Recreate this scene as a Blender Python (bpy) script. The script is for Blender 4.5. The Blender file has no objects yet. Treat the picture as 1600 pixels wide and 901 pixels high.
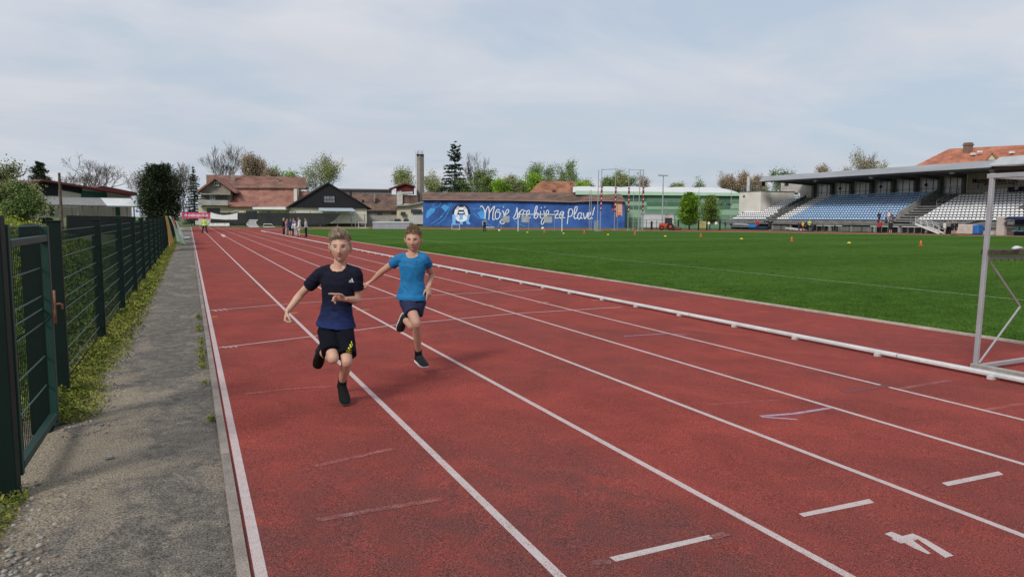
import bpy, bmesh, math, random
import numpy as np
from mathutils import Vector, Matrix, noise
random.seed(7); rng = np.random.default_rng(7)
R = math.radians
scene = bpy.context.scene
col = scene.collection
# ------------------------------------------------------------------ camera
H, YAW, PITCH, ROLL, F = 1.566, 0.41857, 0.09711, 0.004, 1130.0      # F in pixels of a 1600 px wide picture
S = 0.0163                                                          # cross fall of the running track
def ray(px, py):
    u = (px-800)/F; v = -(py-450.5)/F
    c, s = math.cos(ROLL), math.sin(ROLL); u, v = c*u-s*v, s*u+c*v
    dy = math.cos(PITCH)+v*math.sin(PITCH); dz = -math.sin(PITCH)+v*math.cos(PITCH)
    c, s = math.cos(YAW), math.sin(YAW)
    return Vector((c*u+s*dy, -s*u+c*dy, dz))
CAM = Vector((0, 0, H)); FH = Vector((math.sin(YAW), math.cos(YAW), 0)); RH = Vector((math.cos(YAW), -math.sin(YAW), 0))
c0 = ray(800, 450.5); rx = (ray(801, 450.5)-c0).normalized(); uy = (ray(800, 449.5)-c0).normalized()
cam = bpy.data.objects.new('camera', bpy.data.cameras.new('camera')); col.objects.link(cam)
M3 = Matrix((rx, uy, -c0.normalized())).transposed()
cam.matrix_world = Matrix.Translation(CAM) @ M3.to_4x4()
cam.data.sensor_width = 36; cam.data.lens = 36*F/1600; cam.data.clip_start = .05; cam.data.clip_end = 6000
scene.camera = cam
# ------------------------------------------------------------------ world, sun, exposure
SUN_EL, SUN_AZ = R(38), R(233)          # azimuth clockwise from +Y
w = bpy.data.worlds.new('World'); scene.world = w; w.use_nodes = True
nt = w.node_tree; nt.nodes.clear(); N = nt.nodes.new; LK = nt.links.new
out = N('ShaderNodeOutputWorld'); bg = N('ShaderNodeBackground'); bg.inputs['Strength'].default_value = .1
sky = N('ShaderNodeTexSky'); sky.sky_type = 'NISHITA'; sky.sun_disc = False; sky.sun_elevation = SUN_EL; sky.sun_rotation = SUN_AZ
sky.air_density = 1.2; sky.dust_density = 2.5
tc = N('ShaderNodeTexCoord'); sep = N('ShaderNodeSeparateXYZ'); LK(tc.outputs['Generated'], sep.inputs[0])
# cloud layer: direction projected on a high plane
zc = N('ShaderNodeMath'); zc.operation = 'MAXIMUM'; zc.inputs[1].default_value = .0; LK(sep.outputs[2], zc.inputs[0])
za = N('ShaderNodeMath'); za.operation = 'ADD'; za.inputs[1].default_value = .16; LK(zc.outputs[0], za.inputs[0])
dv = N('ShaderNodeVectorMath'); dv.operation = 'DIVIDE'; cmb = N('ShaderNodeCombineXYZ')
for i in range(3): LK(za.outputs[0], cmb.inputs[i])
LK(tc.outputs['Generated'], dv.inputs[0]); LK(cmb.outputs[0], dv.inputs[1])
def wnoise(scale, detail, rough, dist, stretch):
    mp = N('ShaderNodeMapping'); mp.inputs['Scale'].default_value = stretch; mp.inputs['Rotation'].default_value = (0, 0, R(-30)); LK(dv.outputs[0], mp.inputs[0])
    n = N('ShaderNodeTexNoise'); n.inputs['Scale'].default_value = scale; n.inputs['Detail'].default_value = detail
    n.inputs['Roughness'].default_value = rough; n.inputs['Distortion'].default_value = dist; LK(mp.outputs[0], n.inputs['Vector']); return n
n1 = wnoise(1.1, 7, .55, .35, (1, 1.5, 1)); n2 = wnoise(.42, 3, .5, 0, (1, 1.2, 1))
cr = N('ShaderNodeValToRGB'); cr.color_ramp.elements[0].position = .34; cr.color_ramp.elements[0].color = (0, 0, 0, 1); cr.color_ramp.elements[1].position = .66; cr.color_ramp.elements[1].color = (1, 1, 1, 1)
LK(n1.outputs[0], cr.inputs[0])
cr2 = N('ShaderNodeValToRGB'); cr2.color_ramp.elements[0].position = .35; cr2.color_ramp.elements[0].color = (5.5, 5.7, 6.3, 1); cr2.color_ramp.elements[1].position = .65; cr2.color_ramp.elements[1].color = (6.9, 6.95, 7.3, 1)
LK(n2.outputs[0], cr2.inputs[0])
hz = N('ShaderNodeMixRGB'); hz.inputs[2].default_value = (4.9, 5.7, 6.8, 1); hz.inputs[0].default_value = .82; LK(sky.outputs[0], hz.inputs[1])   # thin veil over the blue
mx = N('ShaderNodeMixRGB'); fac = N('ShaderNodeMath'); fac.operation = 'MULTIPLY'; fac.inputs[1].default_value = .85; LK(cr.outputs[0], fac.inputs[0])
LK(fac.outputs[0], mx.inputs[0]); LK(hz.outputs[0], mx.inputs[1]); LK(cr2.outputs[0], mx.inputs[2])
LK(mx.outputs[0], bg.inputs['Color']); LK(bg.outputs[0], out.inputs[0])
sl = bpy.data.lights.new('sun', 'SUN'); sl.energy = 2.3; sl.angle = R(14); sl.color = (1, .95, .88)
so = bpy.data.objects.new('sun', sl); col.objects.link(so)
sd = Vector((math.sin(SUN_AZ)*math.cos(SUN_EL), math.cos(SUN_AZ)*math.cos(SUN_EL), math.sin(SUN_EL)))
so.rotation_euler = sd.to_track_quat('Z', 'Y').to_euler()
vs = scene.view_settings; vs.view_transform = 'Standard'; vs.look = 'None'; vs.exposure = 0.10; vs.gamma = 1; vs.use_curve_mapping = False
scene.cycles.max_bounces = 6; scene.cycles.transparent_max_bounces = 12

# ------------------------------------------------------------------ placing helpers
ZG = -0.171                              # level of the infield and of everything beyond
def pt(px, py, d):                       # a point seen at a pixel, at distance d ahead of the camera
    r = ray(px, py); return CAM+r*(d/r.dot(FH))
def gp(px, d, z=ZG):                     # ground point in the column of a pixel
    a = pt(px, 300, d); b = pt(px, 400, d); t = (z-a.z)/(b.z-a.z); return a.lerp(b, t)
def onz(px, py, z=ZG):
    r = ray(px, py); return CAM+r*((z-H)/r.z)
X0T, X0G = .232, 10.712
def zt(x): return -S*(min(max(x, X0T), X0G)-X0T)
def ont(px, py, dz=0):                   # pixel to the sloping track
    r = ray(px, py); t = (-H+S*X0T+dz)/(r.z+S*r.x); p = CAM+r*t; return p
def onx(px, py, X):
    r = ray(px, py); return CAM+r*(X/r.x)

# ------------------------------------------------------------------ materials
def nodes(name):
    m = bpy.data.materials.new(name); m.use_nodes = True
    t = m.node_tree; b = t.nodes['Principled BSDF']; return m, t, b
def rgba(c): return (c[0], c[1], c[2], 1)
_mc = {}
def mat(name, c=None, rough=.75, var=.18, scale=3, c2=None, bump=0, bscale=None, metal=0, spec=.35, detail=5, stretch=(1, 1, 1), alpha=1, fine=0, fscale=60):
    if name in _mc: return _mc[name]
    m, t, b = nodes(name); N = t.nodes.new; L = t.links.new
    tc = N('ShaderNodeTexCoord'); mp = N('ShaderNodeMapping'); mp.inputs['Scale'].default_value = stretch; L(tc.outputs['Object'], mp.inputs[0])
    n = N('ShaderNodeTexNoise'); n.inputs['Scale'].default_value = scale; n.inputs['Detail'].default_value = detail; n.inputs['Roughness'].default_value = .6; L(mp.outputs[0], n.inputs['Vector'])
    cr = N('ShaderNodeValToRGB'); L(n.outputs[0], cr.inputs[0]); e = cr.color_ramp.elements
    lo = [x*(1-var) for x in c]; hi = list(c2) if c2 else [min(1, x*(1+var)) for x in c]
    e[0].position = .35; e[1].position = .66; e[0].color = rgba(lo); e[1].color = rgba(hi)
    o = cr.outputs[0]
    if fine:
        n3 = N('ShaderNodeTexNoise'); n3.inputs['Scale'].default_value = fscale; n3.inputs['Detail'].default_value = 3; L(mp.outputs[0], n3.inputs['Vector'])
        mr = N('ShaderNodeMapRange'); mr.inputs[1].default_value = .3; mr.inputs[2].default_value = .7; mr.inputs[3].default_value = 1-fine; mr.inputs[4].default_value = 1+fine; L(n3.outputs[0], mr.inputs[0])
        vm = N('ShaderNodeVectorMath'); vm.operation = 'SCALE'; L(o, vm.inputs[0]); L(mr.outputs[0], vm.inputs['Scale']); o = vm.outputs[0]
    L(o, b.inputs['Base Color'])
    b.inputs['Roughness'].default_value = rough; b.inputs['Metallic'].default_value = metal; b.inputs['Specular IOR Level'].default_value = spec
    if alpha < 1: b.inputs['Alpha'].default_value = alpha
    if bump:
        n2 = N('ShaderNodeTexNoise'); n2.inputs['Scale'].default_value = bscale or scale*6; n2.inputs['Detail'].default_value = 4; L(mp.outputs[0], n2.inputs['Vector'])
        bp = N('ShaderNodeBump'); bp.inputs['Strength'].default_value = min(1, bump); bp.inputs['Distance'].default_value = .02 if bump <= 1 else .02*bump; L(n2.outputs[0], bp.inputs['Height']); L(bp.outputs[0], b.inputs['Normal'])
    _mc[name] = m; return m

# ------------------------------------------------------------------ mesh builder
class MB:
    def __init__(s): s.v = []; s.f = []; s.m = []; s.k = 0
    def add(s, vs, fs):
        o = len(s.v); s.v += [tuple(p) for p in vs]; s.f += [tuple(o+i for i in f) for f in fs]; s.m += [s.k]*len(fs); return s
    def box(s, c, d, M=None):           # centre, full size, optional 3x3/4x4 matrix applied about the centre
        hx, hy, hz = d[0]/2, d[1]/2, d[2]/2
        P = [Vector((x, y, z)) for x in (-hx, hx) for y in (-hy, hy) for z in (-hz, hz)]
        if M: P = [M@p for p in P]
        c = Vector(c); return s.add([p+c for p in P], [(0, 1, 3, 2), (4, 6, 7, 5), (0, 4, 5, 1), (2, 3, 7, 6), (0, 2, 6, 4), (1, 5, 7, 3)])
    def bar(s, a, b, w, t=None, up=(0, 0, 1)):   # rectangular bar from a to b
        a = Vector(a); b = Vector(b); t = t or w; d = (b-a); L = d.length
        if L < 1e-6: return s
        d /= L; u = Vector(up)
        if abs(d.dot(u)) > .98: u = Vector((1, 0, 0))
        x = d.cross(u).normalized(); z = x.cross(d)
        P = [q+x*(i*w/2)+z*(j*t/2) for q in (a, b) for i, j in ((-1, -1), (1, -1), (1, 1), (-1, 1))]
        return s.add(P, [(3, 2, 1, 0), (4, 5, 6, 7), (0, 1, 5, 4), (1, 2, 6, 5), (2, 3, 7, 6), (3, 0, 4, 7)])
    def tube(s, pts, r, n=8, cap=True):
        pts = [Vector(p) for p in pts]; r = r if hasattr(r, '__len__') else [r]*len(pts); V = []; Fc = []; u = None
        for i, p in enumerate(pts):
            d = (pts[min(i+1, len(pts)-1)]-pts[max(i-1, 0)]).normalized()
            if u is None:
                u = Vector((0, 0, 1)) if abs(d.z) < .9 else Vector((1, 0, 0))
            u = (u-d*u.dot(d)).normalized(); w_ = d.cross(u)
            for k in range(n):
                a = 2*math.pi*k/n; V.append(p+(u*math.cos(a)+w_*math.sin(a))*r[i])
        for i in range(len(pts)-1):
            for k in range(n): Fc.append((i*n+k, i*n+(k+1) % n, (i+1)*n+(k+1) % n, (i+1)*n+k))
        if cap: Fc.append(tuple(range(n))[::-1]); Fc.append(tuple((len(pts)-1)*n+k for k in range(n)))
        return s.add(V, Fc)
    def loft(s, secs, n=16):            # secs: (centre, axis a (Vector, length = radius), axis b)
        V = []; Fc = []
        for c, a, b in secs:
            for k in range(n):
                t = 2*math.pi*k/n; V.append(c+a*math.cos(t)+b*math.sin(t))
        for i in range(len(secs)-1):
            for k in range(n): Fc.append((i*n+k, i*n+(k+1) % n, (i+1)*n+(k+1) % n, (i+1)*n+k))
        Fc.append(tuple(range(n))[::-1]); Fc.append(tuple((len(secs)-1)*n+k for k in range(n)))
        return s.add(V, Fc)
    def poly(s, P, n, t):               # polygon P extruded by vector n*t
        P = [Vector(p) for p in P]; k = len(P); e = Vector(n)*t
        return s.add(P+[p+e for p in P], [tuple(range(k)), tuple(range(2*k-1, k-1, -1))]+[(i, i+k, (i+1) % k+k, (i+1) % k) for i in range(k)])
    def lathe(s, prof, c=(0, 0, 0), n=16, M=None):
        V = []; Fc = []
        for r, z in prof:
            for k in range(n):
                a = 2*math.pi*k/n; p = Vector((r*math.cos(a), r*math.sin(a), z)); V.append((M@p if M else p)+Vector(c))
        for i in range(len(prof)-1):
            for k in range(n): Fc.append((i*n+k, i*n+(k+1) % n, (i+1)*n+(k+1) % n, (i+1)*n+k))
        Fc.append(tuple(range(n))[::-1]); Fc.append(tuple((len(prof)-1)*n+k for k in range(n)))
        return s.add(V, Fc)
    def sphere(s, c, r, n=12, m=8, M=None):
        V = []; Fc = []; r = r if hasattr(r, '__len__') else (r, r, r)
        for i in range(m+1):
            th = math.pi*i/m
            for k in range(n):
                a = 2*math.pi*k/n; p = Vector((r[0]*math.sin(th)*math.cos(a), r[1]*math.sin(th)*math.sin(a), r[2]*math.cos(th))); V.append((M@p if M else p)+Vector(c))
        for i in range(m):
            for k in range(n): Fc.append((i*n+k, (i+1)*n+k, (i+1)*n+(k+1) % n, i*n+(k+1) % n))
        return s.add(V, Fc)
    def mesh(s, name, mats):
        me = bpy.data.meshes.new(name); me.from_pydata(s.v, [], s.f)
        for m in (mats if isinstance(mats, (list, tuple)) else [mats]): me.materials.append(m)
        if any(s.m): me.polygons.foreach_set('material_index', s.m)
        bm = bmesh.new(); bm.from_mesh(me); bmesh.ops.recalc_face_normals(bm, faces=bm.faces)
        if all(abs(f.normal.z) > .99 for f in bm.faces):          # flat markings face up
            for f in bm.faces:
                if f.normal.z < 0 and max(v.co.z for v in bm.verts)-min(v.co.z for v in bm.verts) < .3 and len(bm.verts) > 3 and any(len(e.link_faces) == 1 for e in f.edges): f.normal_flip()
        bm.to_mesh(me); bm.free()
        me.update(); return me
    def build(s, name, mats, parent=None, smooth=False, bevel=0):
        me = s.mesh(name, mats); return link(name, me, parent, smooth, bevel)
def link(name, me, parent=None, smooth=False, bevel=0):
    o = bpy.data.objects.new(name, me); col.objects.link(o)
    if smooth: me.polygons.foreach_set('use_smooth', [True]*len(me.polygons)); me.update()
    if bevel:
        b = o.modifiers.new('b', 'BEVEL'); b.width = bevel; b.segments = 2; b.limit_method = 'ANGLE'
    if parent:
        o.parent = parent; o.matrix_parent_inverse = Matrix.Identity(4)
        if parent.location.length > 1e-9 or parent.parent:
            pass
    return o
def thing(name, label, cat, group=None, loc=(0, 0, 0), rz=0):
    o = bpy.data.objects.new(name, None); col.objects.link(o); o.empty_display_size = .2
    o.location = loc; o.rotation_euler = (0, 0, rz); o['label'] = label; o['category'] = cat
    if group: o['group'] = group
    return o
def tag(o, label, cat, group=None, kind=None):
    o['label'] = label; o['category'] = cat
    if group: o['group'] = group
    if kind: o['kind'] = kind
    return o
def struct(o, label=None):
    o['kind'] = 'structure'
    if label: o['label'] = label
    return o
def dup(root, loc=None, rz=None, label=None, group=None):
    r = root.copy(); col.objects.link(r)
    for k, v in (('label', label), ('group', group)):
        if v: r[k] = v
    if loc is not None: r.location = loc
    if rz is not None: r.rotation_euler = (0, 0, rz)
    for ch in list(root.children):
        c = ch.copy(); col.objects.link(c); c.parent = r
        for g in list(ch.children):
            d = g.copy(); col.objects.link(d); d.parent = c
    return r
class Facade:                            # a vertical wall plane through two columns of the picture at given distances
    def __init__(s, pa, da, pb, db):
        s.a = gp(pa, da); s.b = gp(pb, db); s.t = (s.b-s.a); s.t.z = 0; s.t.normalize(); s.n = Vector((s.t.y, -s.t.x, 0))
        if s.n.dot(CAM-s.a) < 0: s.n = -s.n
    def p(s, px, py, off=0):
        r = ray(px, py); q = s.a+s.n*off; return CAM+r*((q-CAM).dot(s.n)/r.dot(s.n))
    def g(s, px, off=0, z=ZG):
        q = s.p(px, 350, off); q.z = z; return q
    def poly(s, mb, P, front=0, back=-.3):
        return mb.poly([s.p(x, y, front) for x, y in P], s.n, back-front)
    def rect(s, mb, x0, y0, x1, y1, front=0, back=-.3):     # square in the wall's own plane, so corners use the world height of the left edge
        a = s.p(x0, y0, front); b = s.p(x1, y1, front); a2 = Vector((a.x, a.y, b.z)); b2 = Vector((b.x, b.y, a.z))
        return mb.poly([a, b2, b, a2], s.n, back-front)
# ================================================================== SETTING: ground, track, path
def ground_mat(name, base, dark, light, sc=.6, fine=.35, fs=40, patch=None):
    m, t, b = nodes(name); N = t.nodes.new; L = t.links.new
    tc = N('ShaderNodeTexCoord')
    n = N('ShaderNodeTexNoise'); n.inputs['Scale'].default_value = sc; n.inputs['Detail'].default_value = 8; n.inputs['Roughness'].default_value = .62; L(tc.outputs['Object'], n.inputs['Vector'])
    cr = N('ShaderNodeValToRGB'); L(n.outputs[0], cr.inputs[0]); e = cr.color_ramp.elements; e[0].position = .33; e[0].color = rgba(dark); e[1].position = .7; e[1].color = rgba(light)
    e2 = cr.color_ramp.elements.new(.5); e2.color = rgba(base)
    n3 = N('ShaderNodeTexNoise'); n3.inputs['Scale'].default_value = fs; n3.inputs['Detail'].default_value = 4; n3.inputs['Roughness'].default_value = .7; L(tc.outputs['Object'], n3.inputs['Vector'])
    mr = N('ShaderNodeMapRange'); mr.inputs[1].default_value = .3; mr.inputs[2].default_value = .7; mr.inputs[3].default_value = 1-fine; mr.inputs[4].default_value = 1+fine; L(n3.outputs[0], mr.inputs[0])
    vm = N('ShaderNodeVectorMath'); vm.operation = 'SCALE'; L(cr.outputs[0], vm.inputs[0]); L(mr.outputs[0], vm.inputs['Scale'])
    L(vm.outputs[0], b.inputs['Base Color']); b.inputs['Roughness'].default_value = .85; b.inputs['Specular IOR Level'].default_value = .25
    bp = N('ShaderNodeBump'); bp.inputs['Strength'].default_value = .6; bp.inputs['Distance'].default_value = .01; L(n3.outputs[0], bp.inputs['Height']); L(bp.outputs[0], b.inputs['Normal'])
    return m, t, b, vm, tc
def math_(t, op, a, bb=None):
    n = t.nodes.new('ShaderNodeMath'); n.operation = op
    for i, x in enumerate((a, bb)):
        if x is None: continue
        if isinstance(x, (int, float)): n.inputs[i].default_value = x
        else: t.links.new(x, n.inputs[i])
    return n.outputs[0]
def smooth_(t, x, lo, hi):
    n = t.nodes.new('ShaderNodeMapRange'); n.interpolation_type = 'SMOOTHSTEP'; n.inputs[1].default_value = lo; n.inputs[2].default_value = hi; t.links.new(x, n.inputs[0]); return n.outputs[0]
def noise_(t, v, sc, det=4, ro=.6, dist=0):
    n = t.nodes.new('ShaderNodeTexNoise'); n.inputs['Scale'].default_value = sc; n.inputs['Detail'].default_value = det; n.inputs['Roughness'].default_value = ro; n.inputs['Distortion'].default_value = dist
    t.links.new(v, n.inputs['Vector']); return n.outputs[0]
def mixc(t, f, a, bb):
    n = t.nodes.new('ShaderNodeMixRGB')
    for i, x in enumerate((f, a, bb)):
        if isinstance(x, (int, float)): n.inputs[i].default_value = x
        elif isinstance(x, tuple): n.inputs[i].default_value = rgba(x)
        else: t.links.new(x, n.inputs[i])
    return n.outputs[0]

def track_like(name, white=0, tint=(.66, .60, .585)):
    """rubber crumb track; white>0 turns it into worn line paint with crumb showing through"""
    m, t, b = nodes(name); tc = t.nodes.new('ShaderNodeTexCoord'); V = tc.outputs['Object']
    sx = t.nodes.new('ShaderNodeSeparateXYZ'); t.links.new(V, sx.inputs[0])
    big = noise_(t, V, .33, 5, .6, .6); mid = noise_(t, V, 1.3, 6, .65, .8)
    c = mixc(t, smooth_(t, mid, .3, .72), (.232, .048, .038), (.330, .064, .050))
    # worn brown-grey zone in the outer lanes near the start marks, plus grazing-view darkening painted over all near lanes
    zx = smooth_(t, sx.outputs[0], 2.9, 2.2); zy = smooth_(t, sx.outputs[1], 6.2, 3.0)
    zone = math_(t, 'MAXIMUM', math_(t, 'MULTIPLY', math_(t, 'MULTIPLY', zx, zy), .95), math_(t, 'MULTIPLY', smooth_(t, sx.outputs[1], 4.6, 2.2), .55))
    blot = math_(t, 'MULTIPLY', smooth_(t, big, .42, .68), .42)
    wear_shade = math_(t, 'MAXIMUM', zone, blot)
    wear_shade = math_(t, 'MULTIPLY', wear_shade, smooth_(t, noise_(t, V, 3.2, 6, .7, .5), .2, .62))
    c = mixc(t, wear_shade, c, (.145, .054, .048))
    bright = smooth_(t, noise_(t, V, .8, 4, .6, 1.2), .56, .74)
    c = mixc(t, math_(t, 'MULTIPLY', bright, .3), c, (.42, .080, .058))
    g = noise_(t, V, 185, 2, .55); g2 = noise_(t, V, 75, 3, .6)
    gm = t.nodes.new('ShaderNodeMapRange'); gm.inputs[1].default_value = .34; gm.inputs[2].default_value = .66; gm.inputs[3].default_value = .32; gm.inputs[4].default_value = 1.68; t.links.new(g, gm.inputs[0])
    gm2 = t.nodes.new('ShaderNodeMapRange'); gm2.inputs[1].default_value = .3; gm2.inputs[2].default_value = .7; gm2.inputs[3].default_value = .74; gm2.inputs[4].default_value = 1.26; t.links.new(g2, gm2.inputs[0])
    vm = t.nodes.new('ShaderNodeVectorMath'); vm.operation = 'SCALE'; t.links.new(c, vm.inputs[0]); t.links.new(math_(t, 'MULTIPLY', gm.outputs[0], gm2.outputs[0]), vm.inputs['Scale'])
    o = vm.outputs[0]
    if white:
        thr = .33+.36*white; nn = math_(t, 'ADD', math_(t, 'MULTIPLY', g, .75), math_(t, 'MULTIPLY', noise_(t, V, 14, 5, .7), .25))
        inv = math_(t, 'SUBTRACT', 1.0, smooth_(t, nn, thr-.04, thr+.05))
        pc = mixc(t, noise_(t, V, 30, 3), tuple(x*.85 for x in tint), tint)
        o = mixc(t, math_(t, 'MULTIPLY', inv, .55+.42*white), o, pc)
    t.links.new(o, b.inputs['Base Color']); b.inputs['Roughness'].default_value = .95; b.inputs['Specular IOR Level'].default_value = .12
    bp = t.nodes.new('ShaderNodeBump'); bp.inputs['Strength'].default_value = .55; bp.inputs['Distance'].default_value = .006; t.links.new(g, bp.inputs['Height']); t.links.new(bp.outputs[0], b.inputs['Normal'])
    return m
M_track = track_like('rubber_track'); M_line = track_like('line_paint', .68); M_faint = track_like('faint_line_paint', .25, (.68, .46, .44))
M_chalk = track_like('blue_chalk', .55, (.50, .50, .68)); M_yel = track_like('yellow_paint', .7, (.72, .48, .16)); M_patch = track_like('dark_repair', .5, (.12, .075, .085))

# large sheet to the horizon
m, t, b, vm, tc = ground_mat('rough_ground', (.085, .125, .035), (.06, .095, .022), (.14, .15, .06), .12, .3, 8)
def sheet(name, pts, z, m, smoothz=None):
    me = bpy.data.meshes.new(name); me.from_pydata([(p[0], p[1], z if len(p) < 3 else p[2]) for p in pts], [], [tuple(range(len(pts)))]); me.materials.append(m)
    o = bpy.data.objects.new(name, me); col.objects.link(o)
    bm = bmesh.new(); bm.from_mesh(me); bmesh.ops.recalc_face_normals(bm, faces=bm.faces)
    for f_ in bm.faces:
        if f_.normal.z < 0: f_.normal_flip()
    bm.to_mesh(me); bm.free(); return o
struct(sheet('ground', [(-3000, -3000), (3000, -3000), (3000, 3000), (-3000, 3000)], ZG-.03, m))

# outline of the infield (grass) with its far bend
def catmull(P, n=8, closed=False):
    out = []; k = len(P)
    for i in range(k-1 if not closed else k):
        p0, p1, p2, p3 = (Vector(P[j % k] if closed else P[min(max(j, 0), k-1)]) for j in (i-1, i, i+1, i+2))
        for q in range(n):
            s = q/n; out.append(.5*((2*p1)+(p2-p0)*s+(2*p0-5*p1+4*p2-p3)*s*s+(3*p1-p0-3*p2+p3)*s**3))
    if not closed: out.append(Vector(P[-1]))
    return out
bend = catmull([(X0G, 70), (X0G, 88), (11.6, 100), (15, 108.5), (22, 111), (33, 107.5), (45, 100), (57, 87.5), (68, 72), (76, 58), (80, 44), (81, 30), (81, 10)], 6)
inf = [(p.x, p.y) for p in bend]
infield_outline = inf+[(81, -60), (X0G, -60)]
# the red area: sloping strip to the grass edge, then the level bend outside the infield
obj = MB()
ys = list(range(-30, 0, 6))+[y*1.0 for y in range(0, 139, 6)]
obj.add([(X0T-.045, -30, zt(0)), (X0G, -30, zt(X0G)), (X0G, 123, zt(X0G)), (X0T-.045, 123, zt(0))], [(0, 1, 2, 3)])
outer = catmull([(X0G, 123), (18, 126), (30, 123), (46, 117), (62, 103), (74, 86), (82, 68), (86, 50), (87, 30), (87, 0), (87, -60)], 6)
ob = [(X0G, -60, ZG+.002), (81, -60, ZG+.002)]
redpoly = [(p.x, p.y, ZG) for p in outer]+[(X0G, -60, ZG)]
obj.add(redpoly, [tuple(range(len(redpoly)))])
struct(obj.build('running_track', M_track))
# infield grass
m, t, b = nodes('pitch_grass'); tc = t.nodes.new('ShaderNodeTexCoord'); V = tc.outputs['Object']; sx = t.nodes.new('ShaderNodeSeparateXYZ'); t.links.new(V, sx.inputs[0])
wv = math_(t, 'SINE', math_(t, 'ADD', math_(t, 'MULTIPLY', sx.outputs[1], 2*math.pi/11), math_(t, 'MULTIPLY', noise_(t, V, .09, 2), 2.5)))
c = mixc(t, smooth_(t, wv, -.4, .4), (.055, .130, .015), (.044, .106, .010))
mpz = t.nodes.new('ShaderNodeMapping'); mpz.inputs['Scale'].default_value = (.25, 1, 1); mpz.inputs['Rotation'].default_value = (0, 0, R(24)); t.links.new(V, mpz.inputs[0])
c = mixc(t, math_(t, 'MULTIPLY', smooth_(t, noise_(t, mpz.outputs[0], 1.6, 6, .7, .4), .42, .68), .55), c, (.085, .155, .028))
g = noise_(t, V, 15, 7, .78)
gm = t.nodes.new('ShaderNodeMapRange'); gm.inputs[1].default_value = .3; gm.inputs[2].default_value = .7; gm.inputs[3].default_value = .2; gm.inputs[4].default_value = 1.75; t.links.new(g, gm.inputs[0])
vm = t.nodes.new('ShaderNodeVectorMath'); vm.operation = 'SCALE'; t.links.new(c, vm.inputs[0]); t.links.new(gm.outputs[0], vm.inputs['Scale']); t.links.new(vm.outputs[0], b.inputs['Base Color'])
b.inputs['Roughness'].default_value = .95; b.inputs['Specular IOR Level'].default_value = .04
bp = t.nodes.new('ShaderNodeBump'); bp.inputs['Strength'].default_value = .8; bp.inputs['Distance'].default_value = .05; t.links.new(g, bp.inputs['Height']); t.links.new(bp.outputs[0], b.inputs['Normal'])
M_grass = m
struct(sheet('infield_grass', infield_outline, ZG+.012, M_grass))
# short blades over the near part of the infield
M_blade = mat('grass_blade', (.054, .130, .016), .8, .50, 1.7, c2=(.105, .19, .030), spec=.05)
def blades(name, P, hgt, wid, m, lean=.5, seed=1):
    g_ = np.random.default_rng(seed); n = len(P); a = g_.uniform(0, 2*np.pi, n); h = hgt*g_.uniform(.5, 1.25, n); w_ = wid*g_.uniform(.7, 1.3, n)
    la = g_.uniform(0, 2*np.pi, n); ll = lean*h*g_.uniform(0, 1, n)
    dx = np.cos(a)*w_/2; dy = np.sin(a)*w_/2
    V = np.empty((n, 3, 3)); V[:, 0] = P; V[:, 1] = P; V[:, 2] = P
    V[:, 0, 0] -= dx; V[:, 0, 1] -= dy; V[:, 1, 0] += dx; V[:, 1, 1] += dy
    V[:, 2, 0] += np.cos(la)*ll; V[:, 2, 1] += np.sin(la)*ll; V[:, 2, 2] += h
    return npmesh(name, V.reshape(-1, 3), 3, m)
def npmesh(name, V, k, m):
    n = len(V)//k; me = bpy.data.meshes.new(name); me.vertices.add(len(V)); me.vertices.foreach_set('co', V.ravel())
    me.loops.add(n*k); me.loops.foreach_set('vertex_index', np.arange(n*k, dtype=np.int32)); me.polygons.add(n)
    me.polygons.foreach_set('loop_start', np.arange(0, n*k, k, dtype=np.int32)); me.polygons.foreach_set('loop_total', np.full(n, k, dtype=np.int32))
    me.materials.append(m); me.update(calc_edges=True); o = bpy.data.objects.new(name, me); col.objects.link(o); return o
n = 170000
u = rng.uniform(0, 1, n)**1.6; X = X0G+.03+u*30; Y = rng.uniform(5, 46, n)*1.0
P = np.stack([X, Y, np.full(n, ZG+.012)], 1)
tag(blades('grass', P, .032, .016, M_blade, .8, 3), 'short mown green grass on the near part of the infield', 'grass', kind='stuff')
n = 9000; Y = rng.uniform(4.5, 90, n)**1.0; P = np.stack([X0G+.0+np.abs(rng.normal(0, .06, n)), Y, np.full(n, ZG+.0)], 1)
tag(blades('grass', P, .085, .016, M_blade, .8, 4), 'longer ragged green grass along the concrete edge of the infield', 'grass', kind='stuff')

# concrete edging strips
M_kerb = mat('kerb_concrete', (.27, .228, .195), .9, .25, 2.5, bump=.5, bscale=80, fine=.25, fscale=90)
k = MB()
y = -2.0
while y < 112:
    k.box((.163, y+.5, -.02), (.054, .988, .065)); y += 1.0
struct(k.build('kerb', M_kerb))
k = MB(); P = [Vector((X0G-.05, -20, ZG))]+[Vector((p.x, p.y, ZG)) for p in bend]
for a, b2 in zip(P[:-1], P[1:]): k.bar(a+Vector((0, 0, .0)), b2+Vector((0, 0, .0)), .07, .07)
struct(k.build('infield_kerb', mat('edge_concrete', (.42, .38, .32), .9, .2, 3, fine=.2)))

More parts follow.
